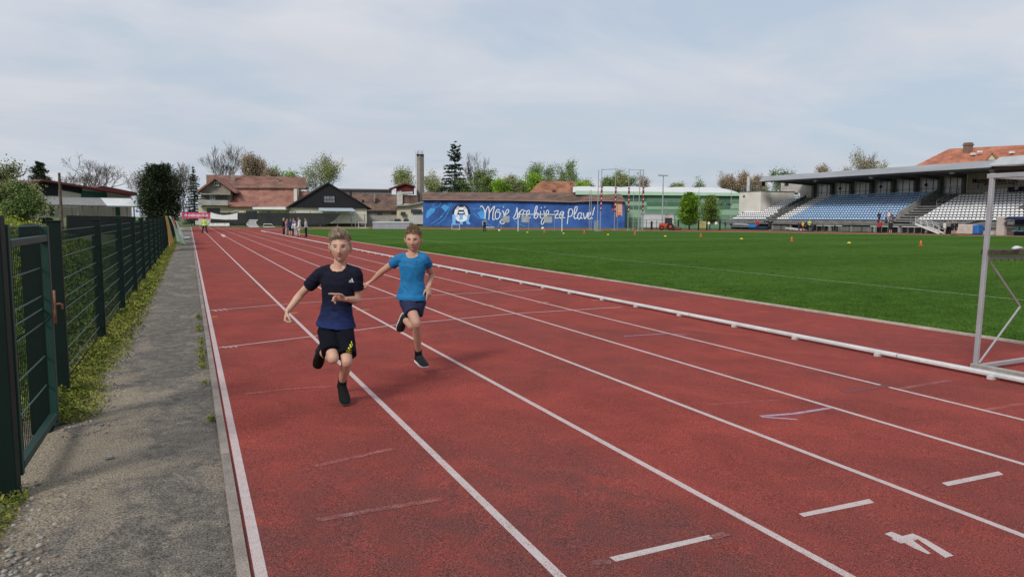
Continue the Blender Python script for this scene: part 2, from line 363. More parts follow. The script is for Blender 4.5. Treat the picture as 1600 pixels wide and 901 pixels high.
# ---------------------------------------------------------------- painted marks
def strip(mb, pts, wd, dz=.0006):         # a painted strip through ground points on the track
    pts = [Vector(p) for p in pts]
    for a, b_ in zip(pts[:-1], pts[1:]):
        d = (b_-a); d.z = 0; d.normalize(); s_ = Vector((d.y, -d.x, 0))*wd/2
        Q = [a-s_, a+s_, b_+s_, b_-s_]
        mb.add([(q.x, q.y, zt(q.x)+dz) for q in Q], [(0, 1, 2, 3)])
L = MB(); lx = [X0T+.002, X0T+1.22, X0T+2.44, X0T+3.66, X0T+4.88, X0T+6.10]
for i, x in enumerate(lx):
    ya = -3
    while ya < 119:
        yb = ya+(3 if ya < 30 else 12); strip(L, [(x, ya, 0), (x, yb, 0)], .052 if i == 0 else .05); ya = yb
struct(L.build('lane_lines', M_line))
def mark(mb, P, dz=.0013): 
    Q = [ont(x, y) for x, y in P]; mb.add([(q.x, q.y, zt(q.x)+dz) for q in Q], [tuple(range(len(Q)))])
def pstrip(mb, P, wd, dz=.0013): strip(mb, [ont(x, y) for x, y in P], wd, dz)
L = MB()
mark(L, [(952, 870), (1108, 835), (1114, 841), (962, 877)]); mark(L, [(1248, 802), (1358, 779), (1366, 785), (1256, 807)]); mark(L, [(1471, 754), (1560, 736), (1568, 741), (1481, 759)])
pstrip(L, [(342, 543), (400, 536), (494, 524.5), (620, 507), (800, 490), (972, 479.5)], .035); pstrip(L, [(328, 485), (400, 479), (455, 474), (619, 464), (800, 454.5), (848, 452.5)], .035)
for x, y in ((348, 541), (356, 540.5), (364, 539.5), (333, 484), (341, 483), (349, 482)): pstrip(L, [(x, y), (x+6, y+2.2)], .03)
pstrip(L, [(347, 366), (351, 370)], .30)
struct(L.build('start_marks', M_line))
L = MB()
g4 = [(22, 23.5), (33, 20), (50, 27), (66, 23), (85, 31), (130, 57.5), (117, 61), (74, 32), (67.5, 34.5), (94.5, 54), (90, 55.2), (66, 45), (53, 37.7), (47, 38.5), (32, 31.5), (36, 30.5)]
mark(L, [(1360+x, 810+y) for x, y in g4])
struct(L.build('lane_number', M_line))
L = MB()
for P in ([(491, 728), (614, 700.5)], [(495, 812), (600, 794), (690, 779)], [(383, 615), (445, 608), (520, 603)], [(955, 877), (925, 878)], [(1113, 840), (1135, 833)]): pstrip(L, P, .05)
pstrip(L, [(352, 500), (430, 495)], .025); pstrip(L, [(590, 491), (640, 488)], .025); pstrip(L, [(690, 482), (775, 480)], .02)
pstrip(L, [(1405, 607), (1483, 594)], .06); pstrip(L, [(1540, 640), (1598, 630)], .06); pstrip(L, [(1105, 632), (1220, 624)], .03)
struct(L.build('worn_lines', M_faint))
L = MB(); pstrip(L, [(1188, 650), (1240, 646), (1297, 637)], .045); pstrip(L, [(1190, 651), (1246, 655)], .035); pstrip(L, [(975, 525), (1040, 521)], .03); pstrip(L, [(1042, 521), (1072, 523)], .03)
struct(L.build('chalk_mark', M_chalk))
L = MB()
for P in ([(330, 495), (340, 494)], [(455, 489), (466, 488)], [(555, 484.5), (577, 483.5)], [(752, 476), (772, 477)], [(840, 473), (857, 472)], [(925, 469.5), (935, 469)]): pstrip(L, P, .045)
struct(L.build('yellow_marks', M_yel))
L = MB(); pstrip(L, [(1318, 612), (1388, 602)], .10); pstrip(L, [(1434, 541), (1530, 538)], .02)
struct(L.build('repair_patch', M_patch))
# pitch markings
M_pl = mat('pitch_paint', (.24, .34, .19), .9, .3, 6, fine=.3); L = MB()
def gstrip(mb, P, wd, dz=.018):
    for a, b_ in zip(P[:-1], P[1:]):
        a = Vector(a); b_ = Vector(b_); d = (b_-a).normalized(); s_ = Vector((d.y, -d.x))*wd/2
        mb.add([(q.x, q.y, ZG+dz) for q in (a-s_, a+s_, b_+s_, b_-s_)], [(0, 1, 2, 3)])
gstrip(L, [(16.4, -10), (16.4, 12), (16.4, 40), (16.4, 92)], .085); gstrip(L, [(16.4, 88), (40, 86), (62, 78)], .1)
for a, b_ in (((1015, 369), (1034, 369.5)), ((1100, 372), (1136, 372.5)), ((1206, 375), (1228, 376)), ((1343, 380), (1362, 381)), ((1440, 384), (1495, 386))):
    p = onz(*a); q = onz(*b_); gstrip(L, [(p.x, p.y), (q.x, q.y)], .14)
struct(L.build('pitch_lines', M_pl))

# ---------------------------------------------------------------- asphalt path
m, t, b = nodes('path_asphalt'); tc = t.nodes.new('ShaderNodeTexCoord'); V = tc.outputs['Object']; sx = t.nodes.new('ShaderNodeSeparateXYZ'); t.links.new(V, sx.inputs[0])
n1_ = noise_(t, V, 1.9, 9, .72, .6); n2_ = noise_(t, V, 8, 8, .78)
c = mixc(t, smooth_(t, n2_, .35, .65), (.115, .103, .090), (.225, .197, .163))
sand = math_(t, 'ADD', math_(t, 'MULTIPLY', sx.outputs[0], -1.0), math_(t, 'MULTIPLY', math_(t, 'SUBTRACT', n1_, .5), 3.0))
nearb = math_(t, 'MULTIPLY', smooth_(t, sx.outputs[1], 9.5, 6.2), smooth_(t, sx.outputs[1], 3.3, 5.2))
sf = smooth_(t, math_(t, 'ADD', sand, math_(t, 'MULTIPLY', nearb, .50)), .50, 1.2)
c = mixc(t, math_(t, 'MULTIPLY', sf, .75), c, (.35, .29, .205))
mps = t.nodes.new('ShaderNodeMapping'); mps.inputs['Scale'].default_value = (1.3, .75, 1); t.links.new(V, mps.inputs[0])
c = mixc(t, math_(t, 'MULTIPLY', smooth_(t, noise_(t, mps.outputs[0], 1.3, 8, .72, .7), .53, .58), .6), c, (.30, .255, .195))
fs = noise_(t, V, 95, 4, .75); gm = t.nodes.new('ShaderNodeMapRange'); gm.inputs[1].default_value = .37; gm.inputs[2].default_value = .63; gm.inputs[3].default_value = .25; gm.inputs[4].default_value = 1.8; t.links.new(fs, gm.inputs[0])
vm = t.nodes.new('ShaderNodeVectorMath'); vm.operation = 'SCALE'; t.links.new(c, vm.inputs[0]); t.links.new(gm.outputs[0], vm.inputs['Scale']); t.links.new(vm.outputs[0], b.inputs['Base Color'])
b.inputs['Roughness'].default_value = .9; b.inputs['Specular IOR Level'].default_value = .2
hh = math_(t, 'ADD', fs, math_(t, 'MULTIPLY', noise_(t, V, 28, 4, .7), 1.5)); bp = t.nodes.new('ShaderNodeBump'); bp.inputs['Strength'].default_value = .9; bp.inputs['Distance'].default_value = .012; t.links.new(hh, bp.inputs['Height']); t.links.new(bp.outputs[0], b.inputs['Normal'])
pm = MB(); nx, ny = 14, 150
xs_ = np.linspace(-1.35, .140, nx); ys_ = np.concatenate([np.linspace(1.5, 20, 110), np.linspace(21, 120, 40)])
for y in ys_:
    for x in xs_:
        z = .012*noise.noise(Vector((x*2, y*.7, 0)))+.006*noise.noise(Vector((x*7, y*5, 3)))-.012
        if x < -1: z -= .02
        pm.v.append((x, y, z))
for j in range(len(ys_)-1):
    for i in range(nx-1): pm.f.append((j*nx+i, j*nx+i+1, (j+1)*nx+i+1, (j+1)*nx+i)); pm.m.append(0)
struct(pm.build('path', m, smooth=True))
# bank behind the fence
m, t, b, vm, tc = ground_mat('bank_grass', (.055, .105, .022), (.035, .06, .018), (.12, .17, .03), .9, .5, 14)
bk = MB(); xs_ = [-1.25, -1.6, -2.2, -3, -4, -6, -9, -14, -22, -40, -80]; ys_ = list(np.linspace(-4, 60, 60))
def bankz(x, y):
    k_ = min(1, max(0, (-x-1.3)/6.5)); k_ = k_*k_*(3-2*k_)
    e = min(1, max(0, (46-y)/16)); e = e*e*(3-2*e)
    lump = .16*noise.noise(Vector((x*.35, y*.25, 5)))+.06*noise.noise(Vector((x*1.4, y*1.4, 8)))
    return -.06+k_*1.86*e+lump*(.15+k_)*max(e, .3)
for y in ys_:
    for x in xs_: bk.v.append((x, y, bankz(x, y)))
for j in range(len(ys_)-1):
    for i in range(len(xs_)-1): a = j*len(xs_)+i; bk.f.append((a, a+1, a+1+len(xs_), a+len(xs_))); bk.m.append(0)
struct(bk.build('embankment', m, smooth=True))
# ================================================================== NEAR OBJECTS
def hornoise(P, s=1, o=0): return noise.noise(Vector(P)*s+Vector((o, o, o)))
def leafcloud(name, C, size, m, up=.3, seed=1, aspect=.55):     # many small leaf quads at centres C
    g_ = np.random.default_rng(seed); n = len(C); C = np.asarray(C)
    nrm = g_.normal(0, 1, (n, 3)); nrm[:, 2] += up; nrm /= np.linalg.norm(nrm, axis=1)[:, None]
    t_ = g_.normal(0, 1, (n, 3)); t_ -= nrm*(t_*nrm).sum(1)[:, None]; t_ /= np.linalg.norm(t_, axis=1)[:, None]
    b_ = np.cross(nrm, t_); s_ = (size*g_.uniform(.6, 1.35, n))[:, None] if np.isscalar(size) else (size*g_.uniform(.7, 1.3, n))[:, None]
    V = np.empty((n, 4, 3)); V[:, 0] = C-t_*s_; V[:, 1] = C-b_*s_*aspect+nrm*s_*.15; V[:, 2] = C+t_*s_; V[:, 3] = C+b_*s_*aspect+nrm*s_*.15
    return npmesh(name, V.reshape(-1, 3), 4, m)
M_fence = mat('green_powder_coat', (.0018, .0105, .0080), .6, .15, 4, spec=.22)
M_wire_skylit = mat('skylit_green_wire', (.055, .12, .10), .5, .1, 4, spec=.5)  # horizontal wires: lighter green paints in the sky light on them
M_fence2 = mat('green_wire', (.006, .026, .019), .55, .1, 4, spec=.5)
M_galv = mat('galvanised_steel', (.36, .36, .38), .45, .08, 4, metal=.2, fine=.05)
M_alu = mat('aluminium_rail', (.62, .61, .60), .45, .12, 3, metal=.15, spec=.5, fine=.08)
M_rust = mat('rusty_steel', (.20, .075, .035), .8, .4, 30, c2=(.30, .14, .08))
M_wood = mat('old_board', (.045, .032, .026), .8, .4, 8, c2=(.10, .075, .06), stretch=(1, 8, 1))
XF = -1.05
def fpost(y, root, top=1.515, wx=.10, wy=.06):
    p = MB(); p.box((XF, y, (top-.3)/2), (wx, wy, top+.3)); p.box((XF, y, top+.008), (wx+.012, wy+.012, .016)); return p.build('post', M_fence, root, bevel=.004)
def panel_mb(y0, y1, z0=.06, z1=1.47, sp=.05, r=.0034, folds=(1.39, .78, .15), XF=XF):
    p = MB(); n = max(1, round((y1-y0)/sp))
    def xo(z):
        for f in folds:
            if abs(z-f) < .05: return .045*(1-abs(z-f)/.05)
        return 0
    zs = [z0]
    for f in sorted(folds): zs += [f-.05, f, f+.05]
    zs += [z1]; zs = [z for z in zs if z0 <= z <= z1]
    zs = sorted(set(zs))
    for i in range(n+1):
        y = y0+(y1-y0)*i/n; L_ = [Vector((XF-.02+xo(z), y, z)) for z in zs]
        for a, b_ in zip(L_[:-1], L_[1:]): p.bar(a, b_, r, r, up=(0, 1, 0))
    p.k = 1; hz_ = []
    for f in folds: hz_ += [f-.05, f+.05]
    hz_ += [.36, .57, 1.0, 1.2]
    for z in hz_: p.bar((XF-.014+xo(z), y0, z), (XF-.014+xo(z), y1, z), .006, .008)
    return p
fence = thing('mesh_fence', 'long dark green welded mesh fence with square posts beside the asphalt path', 'fence')
py_ = [7.2+3.04*i for i in range(21)]
for y in py_: fpost(y, fence)
pm0 = panel_mb(py_[0]+.03, py_[1]-.03).build('mesh_panel', [M_fence, M_wire_skylit], fence)
for y in py_[1:-1]:
    c_ = pm0.copy(); col.objects.link(c_); c_.parent = fence; c_.location = (0, y-py_[0], 0)
# the part of the fence that passes the camera on the left
# gate
M_frame = mat('gate_green', (.010, .042, .032), .5, .1, 4, spec=.4)
gt = thing('mesh_gate', 'dark green mesh gate with rusty latch at the near end of the fence', 'gate')
fp = MB(); fp.box((XF+.045, 4.74, .62), (.15, .12, 1.9)); fp.build('hinge_post', M_fence, gt, bevel=.006)
fp = MB(); fp.box((XF+.0, 6.22, .58), (.13, .13, 1.80)); fp.lathe([(.1, 0), (.085, .018), (.03, .03), (0.001, .033)], (XF+.0, 6.22, 1.48), 4, Matrix.Rotation(R(45), 3, 'Z')); fp.build('closing_post', M_fence, gt, bevel=.005)
fp = MB()
fp.box((XF+.105, 6.06, .775), (.05, .06, 1.44)); fp.box((XF+.105, 4.86, .80), (.04, .045, 1.44)); fp.bar((XF+.105, 4.88, .13), (XF+.105, 6.03, .13), .045, .05); fp.bar((XF+.105, 4.88, 1.41), (XF+.105, 6.03, 1.41), .045, .045)
fp.build('gate_frame', M_frame, gt, bevel=.004)
panel_mb(4.9, 6.02, .04, 1.50, .05, .0042, (1.45, .86), XF+.085).build('mesh_panel', [M_fence, M_wire_skylit], gt)
XL = XF; XF = XF+.09; fp = MB(); fp.tube([(XF+.06, 6.02, .80), (XF+.06, 6.02, 1.04)], .008, 8); fp.tube([(XF+.06, 6.02, .94), (XF+.09, 6.03, .94), (XF+.105, 6.03, .935), (XF+.105, 6.03, .90)], .008, 8); fp.build('latch', M_rust, gt, smooth=True); XF = XL
# white block seen through the gate
b_ = MB(); b_.box((-1.62, 5.55, .12), (.5, .16, .26), Matrix.Rotation(.3, 3, 'Z')); o = b_.build('stone_block', mat('white_stone', (.5, .48, .45), .9, .2, 8), bevel=.02); tag(o, 'pale stone block lying in the weeds behind the gate', 'stone block')

# ---- verge: weeds, gravel
M_weed = mat('verge_weed', (.10, .15, .025), .8, .45, 6, c2=(.33, .34, .075), spec=.1)
M_weed2 = mat('bank_weed', (.05, .105, .02), .8, .4, 1.5, c2=(.12, .18, .035), spec=.1)
C = []
for i in range(80000):
    y = 6.3+(rng.uniform()**1.5)*62; wv_ = .30+.10*hornoise((0, y*.8, 0))+.10*hornoise((3, y*2.7, 0)); 
    if y < 9.0: wv_ *= .9
    x = -1.08+abs(rng.normal(0, .5))*wv_*1.0
    hh = max(0, .075*(1-(x+1.08)/(wv_*1.9)))*(.6+.9*abs(hornoise((x*5, y*5, 1), 1)))*rng.uniform(.1, 1.6)
    if x > -.66+.1*hornoise((9, y*3, 0)): continue
    C.append((x, y, hh))
for i in range(14000):
    x = -1.38+rng.uniform()*.34; y = 6.3+rng.uniform()**1.3*30; C.append((x, y, .10*rng.uniform()))
for i in range(9000):
    x = -1.5+rng.uniform()*.62; y = 3.0+rng.uniform()*1.75
    if hornoise((x*3, y*3, 2))+(-.93-x)*3 < rng.normal(0, .12): continue
    C.append((x, y, .05*rng.uniform()))
C = np.array(C); sz = .011+.0012*np.clip(C[:, 1]-6, 0, 12)
tag(leafcloud('weeds', C, sz, M_weed, .6, 5), 'yellow green weeds growing in a strip at the foot of the fence', 'weeds', kind='stuff')
C = []
for i in range(60000):
    y = 3.5+rng.uniform()**1.4*30; x = -1.2-abs(rng.normal(0, 1.3)); 
    if hornoise((x*1.2, y*1.2, 4))+.25 < rng.uniform(-.2, .4): continue
    C.append((x, y, bankz(x, y)+rng.uniform(0, .16)))
C = np.array(C); tag(leafcloud('weeds', C, .018+.002*np.clip(C[:, 1]-5, 0, 16), M_weed2, .5, 6), 'dark green leafy weeds on the bank behind the mesh fence', 'weeds', kind='stuff')
n = 60000; x = -1.5-rng.uniform(0, 1, n)**1.3*16; y = 4+rng.uniform(0, 1, n)**1.2*36
P = np.array([(a, b2, bankz(a, b2)) for a, b2 in zip(x, y)]); tag(blades('grass', P, .16, .03, mat('bank_blade', (.11, .19, .03), .8, .3, .5, c2=(.28, .33, .05), spec=.1), .6, 8), 'long fresh grass growing on the bank behind the fence', 'grass', kind='stuff')
M_dand = mat('yellow_flower', (.55, .48, .04), .8, .1)
C = []
for i in range(5000):
    x = -4.5-rng.uniform()*9; y = 9+rng.uniform()*22
    if hornoise((x*.4, y*.4, 7)) < -.05: continue
    C.append((x, y, bankz(x, y)+.17+rng.uniform()*.05))
tag(leafcloud('flowers', C, .028, M_dand, 1.5, 9, .9), 'yellow dandelion flowers scattered over the bank behind the fence', 'flowers', kind='stuff')
# pebbles
def pebbles(name, P, S_, m, seed):
    g_ = random.Random(seed); mb = MB()
    for (x, y, z), s_ in zip(P, S_):
        Mx = Matrix.Rotation(g_.uniform(0, 6.3), 3, 'Z') @ Matrix.Rotation(g_.uniform(-.4, .4), 3, 'X')
        mb.k = g_.randrange(3); mb.sphere((x, y, z+s_*.3), (s_, s_*g_.uniform(.6, .95), s_*g_.uniform(.4, .7)), 8, 5, Mx)
    return mb.build(name, m, smooth=True)
Mp = [mat('pebble_grey', (.26, .245, .22), .85, .3, 30), mat('pebble_light', (.33, .29, .235), .85, .25, 30), mat('pebble_dark', (.19, .15, .12), .85, .3, 30)]
P = []; Sz = []
for i in range(1900):
    if i < 800: x = -1.15+rng.uniform()*.62; y = 3.1+rng.uniform()*1.9; ok = (x < -.58-.16*(y-3.1)+rng.normal(0, .07)); s_ = rng.uniform(.005, .019)
    else:
        y = 5.9+rng.uniform()**1.3*16; x = -.76+rng.normal(0, .07)+(.03 if y > 8 else 0)+.08*hornoise((0, y*.8, 0)); ok = x > -1.0; s_ = rng.uniform(.004, .018)
    if ok: P.append((x, y, -.012)); Sz.append(s_)
tag(pebbles('gravel', P, Sz, Mp, 4), 'loose rounded gravel along the foot of the gate and fence', 'gravel', kind='stuff')
p = onz(171, 715, 0); b_ = MB(); b_.sphere((0, 0, 0), (.03, .022, .018), 7, 5); o = b_.build('stone', Mp[0]); o.location = (p.x, p.y, .008); tag(o, 'single grey stone lying on the sandy part of the path', 'stone')
# small weeds at the kerb
C = []
for i in range(1500):
    y = 7.2+rng.uniform()*5.5
    if hornoise((4, y*1.5, 0)) < .0: continue
    C.append((.10-abs(rng.normal(0, .03)), y, rng.uniform()*.04))
for i in range(60): C.append((.10+rng.normal(0, .012), 5.95+rng.normal(0, .03), rng.uniform()*.03))
tag(leafcloud('weeds', C, .014, M_weed, .6, 11), 'small yellow weeds in the joint between path and track kerb', 'weeds', kind='stuff')

# ---- raised inner rail
rail = thing('track_rail', 'low white aluminium rail raised on brackets along the inner lane', 'rail')
XR = 7.80; zr = zt(XR)
def prof_bar(mb, a, b_):
    a = Vector(a); b_ = Vector(b_); d = (b_-a).normalized(); s_ = Vector((d.y, -d.x, 0)); Pf = [(-.045, -.012), (-.045, .012), (-.03, .026), (.03, .026), (.045, .012), (.045, -.012), (.036, -.012), (.036, .008), (-.036, .008), (-.036, -.012)]
    k_ = len(Pf); V = [q+s_*x+Vector((0, 0, z)) for q in (a, b_) for x, z in Pf]
    mb.add(V, [(i, (i+1) % k_, k_+(i+1) % k_, k_+i) for i in range(k_)]+[tuple(range(k_)), tuple(range(2*k_-1, k_-1, -1))])
seg0 = None; y = -6.0
while y < 90:
    if seg0 is None:
        mb = MB(); prof_bar(mb, (XR, y, zr+.045), (XR, y+3.985, zr+.045)); seg0 = mb.build('rail_section', M_alu, rail)
        mb = MB(); mb.box((XR-.012, y+.25, zr+.018), (.13, .06, .034)); br0 = mb.build('bracket', M_alu, rail); y0s = y; brs = [br0]
        for yy in (1.35, 2.6): c_ = br0.copy(); col.objects.link(c_); c_.parent = rail; c_.location = (0, yy, 0)
    else:
        c_ = seg0.copy(); col.objects.link(c_); c_.parent = rail; c_.location = (0, y-y0s, 0)
        if y < 46:
            for yy in (0, 1.35, 2.6): c_ = br0.copy(); col.objects.link(c_); c_.parent = rail; c_.location = (0, y-y0s+yy, 0)
    y += 4.0
mb = MB(); cv = catmull([(7.8, 84), (7.8, 91), (8.6, 95), (12, 105), (18, 113), (26, 114.5)], 6)
for a, b2 in zip(cv[:-1], cv[1:]): mb.bar((a.x, a.y, zt(a.x)+.03), (b2.x, b2.y, zt(b2.x)+.03), .09, .05)
mb.build('rail_curve', M_alu, rail)

# ---- near goal frame standing over the rail
g = thing('goal_frame', 'grey steel goal frame with dark wooden ballast board standing at right edge', 'goal')
c = Vector((8.02, 5.2, zt(8)+.05))
top = onx(1553, 275, 8.05); zt_ = top.z
mb = MB(); mb.bar(c+Vector((0, 0, -.04)), (8.05, 5.17, zt_+.03), .045, .045, up=(1, 0, 0)); mb.build('post', M_galv, g, bevel=.006)
mb = MB(); mb.bar((8.02, 5.24, c.z), (8.02, 1.6, c.z), .07, .07); mb.build('base_rail', mat('galv_warm', (.40, .38, .34), .5, .2, 6, metal=.3), g, bevel=.006)
mb = MB(); mb.bar((8.05, 5.2, c.z), (9.5, 5.3, c.z-.01), .045, .045); mb.build('side_base', M_galv, g, bevel=.004)
mb = MB(); mb.bar((8.05, 5.22, zt_), (8.05, 1.6, zt_), .05, .05); mb.build('crossbar', M_galv, g, bevel=.006)
mb = MB(); mb.bar((8.08, 5.17, zt_-.005), (9.2, 5.24, zt_-.005), .045, .045); mb.build('top_stay', M_galv, g, bevel=.004)
zb = onx(1560, 400, 8.1).z
mb = MB(); mb.bar((8.03, 5.19, zb-.02), (9.3, 5.2, zb-.05), .04, .035); mb.build('middle_rail', M_galv, g, bevel=.004)
mb = MB(); mb.box((8.72, 5.16, zb+.03), (1.36, .16, .055), Matrix.Rotation(.018, 3, 'Y')); 
mb.build('ballast_board', M_wood, g, bevel=.006)
mb = MB(); mb.tube([(8.1, 5.19, zb-.04), (8.78, 5.22, (zb+c.z)/2+.02)], .011, 6); mb.build('brace', M_galv, g); mb = MB(); mb.tube([(8.06, 5.19, c.z+.04), (8.78, 5.22, (zb+c.z)/2+.02)], .011, 6); mb.build('brace', M_galv, g)
for i in range(5): mb = MB(); mb.tube([(8.15+.12*i, 5.15, zb-.04), (8.15+.12*i, 5.15, zb-.065)], .006, 6); mb.build('hook', M_rust, g)
mb = MB(); mb.bar((9.38, 5.29, c.z), (9.2, 5.25, zt_), .045, .045, up=(1, 0, 0)); mb.build('rear_post', M_galv, g)
mb = MB(); mb.loft([(Vector((8.46, 5.15, zb+.075)), Vector((0, .02, 0)), Vector((0, 0, .012))), (Vector((8.52, 5.15, zb+.085)), Vector((0, .04, 0)), Vector((0, 0, .022))), (Vector((8.60, 5.15, zb+.078)), Vector((0, .03, 0)), Vector((0, 0, .015)))], 10)
o = mb.build('glove', mat('white_cloth', (.6, .6, .58), .9, .1), smooth=True); tag(o, 'crumpled white glove lying on the wooden board of the goal frame', 'glove')

# ---- cloths hung over the fence far along the path
def cloth(name, y0, y1, zt0, zt1, zb0, zb1, m, label, out0=.02, out1=.02, x0=XF+.07, text=None):
    mb = MB(); nu, nv = 8, 12
    for j in range(nv+1):
        for i in range(nu+1):
            u = i/nu; v = j/nv; y = y0+(y1-y0)*u; z = (zt0+(zt1-zt0)*u)*(1-v)+(zb0+(zb1-zb0)*u)*v
            x = x0+(out0+(out1-out0)*u)*v+.05*math.sin(u*9+v*2)*(.3+v); mb.v.append((x, y, z))
    for j in range(nv):
        for i in range(nu): a = j*(nu+1)+i; mb.f.append((a, a+1, a+nu+2, a+nu+1)); mb.m.append(0)
    o = mb.build(name, m, smooth=True); s_ = o.modifiers.new('s', 'SOLIDIFY'); s_.thickness = .008; tag(o, label, 'cloth'); return o
cloth('jacket', 36.5, 39.5, 1.6, 1.6, .1, .35, mat('mustard', (.42, .27, .07), .85, .2), 'mustard yellow cloth hanging over the far end of the fence', .1, .25)
cloth('tarpaulin', 43, 48, 1.6, 1.58, .0, .0, mat('mint_tarp', (.36, .50, .40), .7, .15, 2), 'pale mint tarpaulin hanging from the fence down to the path', .75, .35)
cloth('towel', 50, 51.5, 1.56, 1.56, .95, .95, mat('red_cloth', (.45, .10, .08), .85, .1), 'small red cloth hung beside the mint tarpaulin', .1, .1, XF+.12)
cloth('white_sheet', 54, 57, 1.3, 1.25, .1, .05, mat('white_cloth2', (.6, .6, .58), .9, .1), 'white sheet hanging low at the far end of the fence', .3, .5, XF+.2)
b_ = MB(); b_.box((-.38, 58, .03), (.75, 4.0, .05)); o = b_.build('gym_mat', mat('grey_mat', (.45, .45, .47), .8, .1), bevel=.02); tag(o, 'flat grey mat lying across the path near its far end', 'mat')
# ================================================================== GRANDSTAND
M_conc = mat('grey_concrete', (.27, .265, .25), .9, .2, .8, fine=.12, fscale=12)
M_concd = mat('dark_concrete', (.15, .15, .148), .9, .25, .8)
M_render = mat('warm_grey_render', (.46, .43, .385), .9, .12, .5, fine=.06)
M_renderl = mat('pale_render', (.64, .60, .54), .9, .1, .5)
M_steel = mat('roof_steel', (.31, .325, .345), .5, .12, .7, metal=.1, stretch=(1, .2, 1))
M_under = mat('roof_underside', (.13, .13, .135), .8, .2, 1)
M_glass = mat('window_glass', (.40, .42, .44), .12, .3, .25, c2=(.7, .72, .74), spec=.8)
M_glassb = mat('dim_glass', (.66, .67, .69), .25, .12, .4, spec=.6, metal=.15)
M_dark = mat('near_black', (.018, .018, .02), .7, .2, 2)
M_white = mat('white_paint', (.68, .68, .67), .6, .08, 2)
M_seatw = mat('white_seat_plastic', (.86, .86, .88), .5, .05, 1.5)
M_seatb = mat('blue_seat_plastic', (.38, .58, .86), .5, .10, 1.5)
M_railg = mat('grey_rail_paint', (.33, .35, .37), .5, .1, 2, metal=.3)
gs = thing('grandstand', 'long concrete grandstand with white and blue seats under a steel roof', 'grandstand')
XF0, TR, NR = 86.4, .82, 12; Z0 = 1.02
zr_top = onx(1365, 303, XF0+TR*NR).z-.35; RI = (zr_top-Z0)/NR
XB = XF0+TR*NR
YL, YR = 101.3, 34.0
mb = MB()      # stepped terrace as one profile
pr = [(XF0-1.0, Z0-.25), (XF0-1.0, Z0)]
for i in range(NR):
    pr += [(XF0+TR*i, Z0+RI*i), (XF0+TR*i, Z0+RI*(i+1))] if i else [(XF0, Z0), (XF0, Z0+RI)]
pr += [(XB, Z0+RI*NR), (XB+1.5, Z0+RI*NR), (XB+1.5, Z0+RI*NR-.3), (XF0+.6, Z0-.25)]
mb.poly([(x, YR, z) for x, z in pr], (0, 1, 0), YL-YR); mb.build('terrace', mat('terrace_concrete', (.20, .198, .19), .9, .2, .8), gs)
# aisle stairs: raised flights that interrupt the seating
for (y0, y1, i0, mt_) in ((90.2, 92.4, 0, M_concd), (65.6, 68.6, 0, M_conc), (51.9, 54.4, 4, mat('beige_stair', (.42, .35, .24), .9, .15, 2))):
    mb = MB()
    for i in range(i0*2, NR*2):
        mb.box((XF0+TR*(i+.5)/2, (y0+y1)/2, Z0+RI*(i+1)/2+.015-.1), (TR/2, y1-y0, .23))
    mb.build('stair_flight', mt_, gs)
# low walls along the entrance openings and the openings themselves
def stairwall(y, x0, x1, hgt, m=M_conc, w_=.22):
    z0 = Z0+RI*(x0-XF0)/TR; z1 = Z0+RI*(x1-XF0)/TR
    mb = MB(); mb.poly([(x0, y, z0-.3), (x1, y, z1-.3), (x1, y, z1+hgt), (x0, y, z0+hgt)], (0, 1, 0), w_); mb.build('stair_wall', m, gs)
stairwall(68.7, XF0+1.5, XB-.5, .95); stairwall(92.5, XF0+3.2, XB-.6, .75, M_concd)
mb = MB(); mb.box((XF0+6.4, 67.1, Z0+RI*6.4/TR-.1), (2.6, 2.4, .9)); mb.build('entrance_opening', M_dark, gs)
def railpoly(P, hgt, n, parent, m=M_railg, name='handrail', r=.025, mid=1):
    mb = MB(); P = [Vector(p) for p in P]
    for a, b_ in zip(P[:-1], P[1:]):
        for k in range(n+1):
            q = a.lerp(b_, k/n); mb.tube([q, q+Vector((0, 0, hgt))], r, 5)
        for k in range(mid+1): mb.tube([a+Vector((0, 0, hgt*(1-.45*k))), b_+Vector((0, 0, hgt*(1-.45*k)))], r, 5)
    return mb.build(name, m, parent)
railpoly([(XF0-.95, YL, Z0), (XF0-.95, YR, Z0)], .95, 26, gs)
railpoly([(XF0+3.0, 68.5, Z0+RI*4), (XB-1.2, 68.5, Z0+RI*10.8)], 1.0, 5, gs); railpoly([(XF0+4.6, 65.6, Z0+RI*6), (XB-.9, 65.6, Z0+RI*11)], 1.0, 4, gs)
railpoly([(XB-1.3, 62.3, Z0+RI*12), (XB-1.3, 68.5, Z0+RI*12)], 1.0, 6, gs, M_under); railpoly([(XF0+3.2, 90.2, Z0+RI*4), (XB-.4, 90.2, Z0+RI*12)], .95, 7, gs); railpoly([(XF0+3.3, 92.4, Z0+RI*4), (XB-.4, 92.4, Z0+RI*12)], .95, 7, gs)
railpoly([(XF0+3.3, 51.8, Z0+RI*4), (XB-.4, 51.8, Z0+RI*12)], .95, 7, gs); railpoly([(XF0+3.3, 54.5, Z0+RI*4), (XB-.4, 54.5, Z0+RI*12)], .95, 7, gs)
railpoly([(XF0+4.6, 60.5, Z0+RI*5), (XF0+4.6, 65.4, Z0+RI*5)], .9, 5, gs)
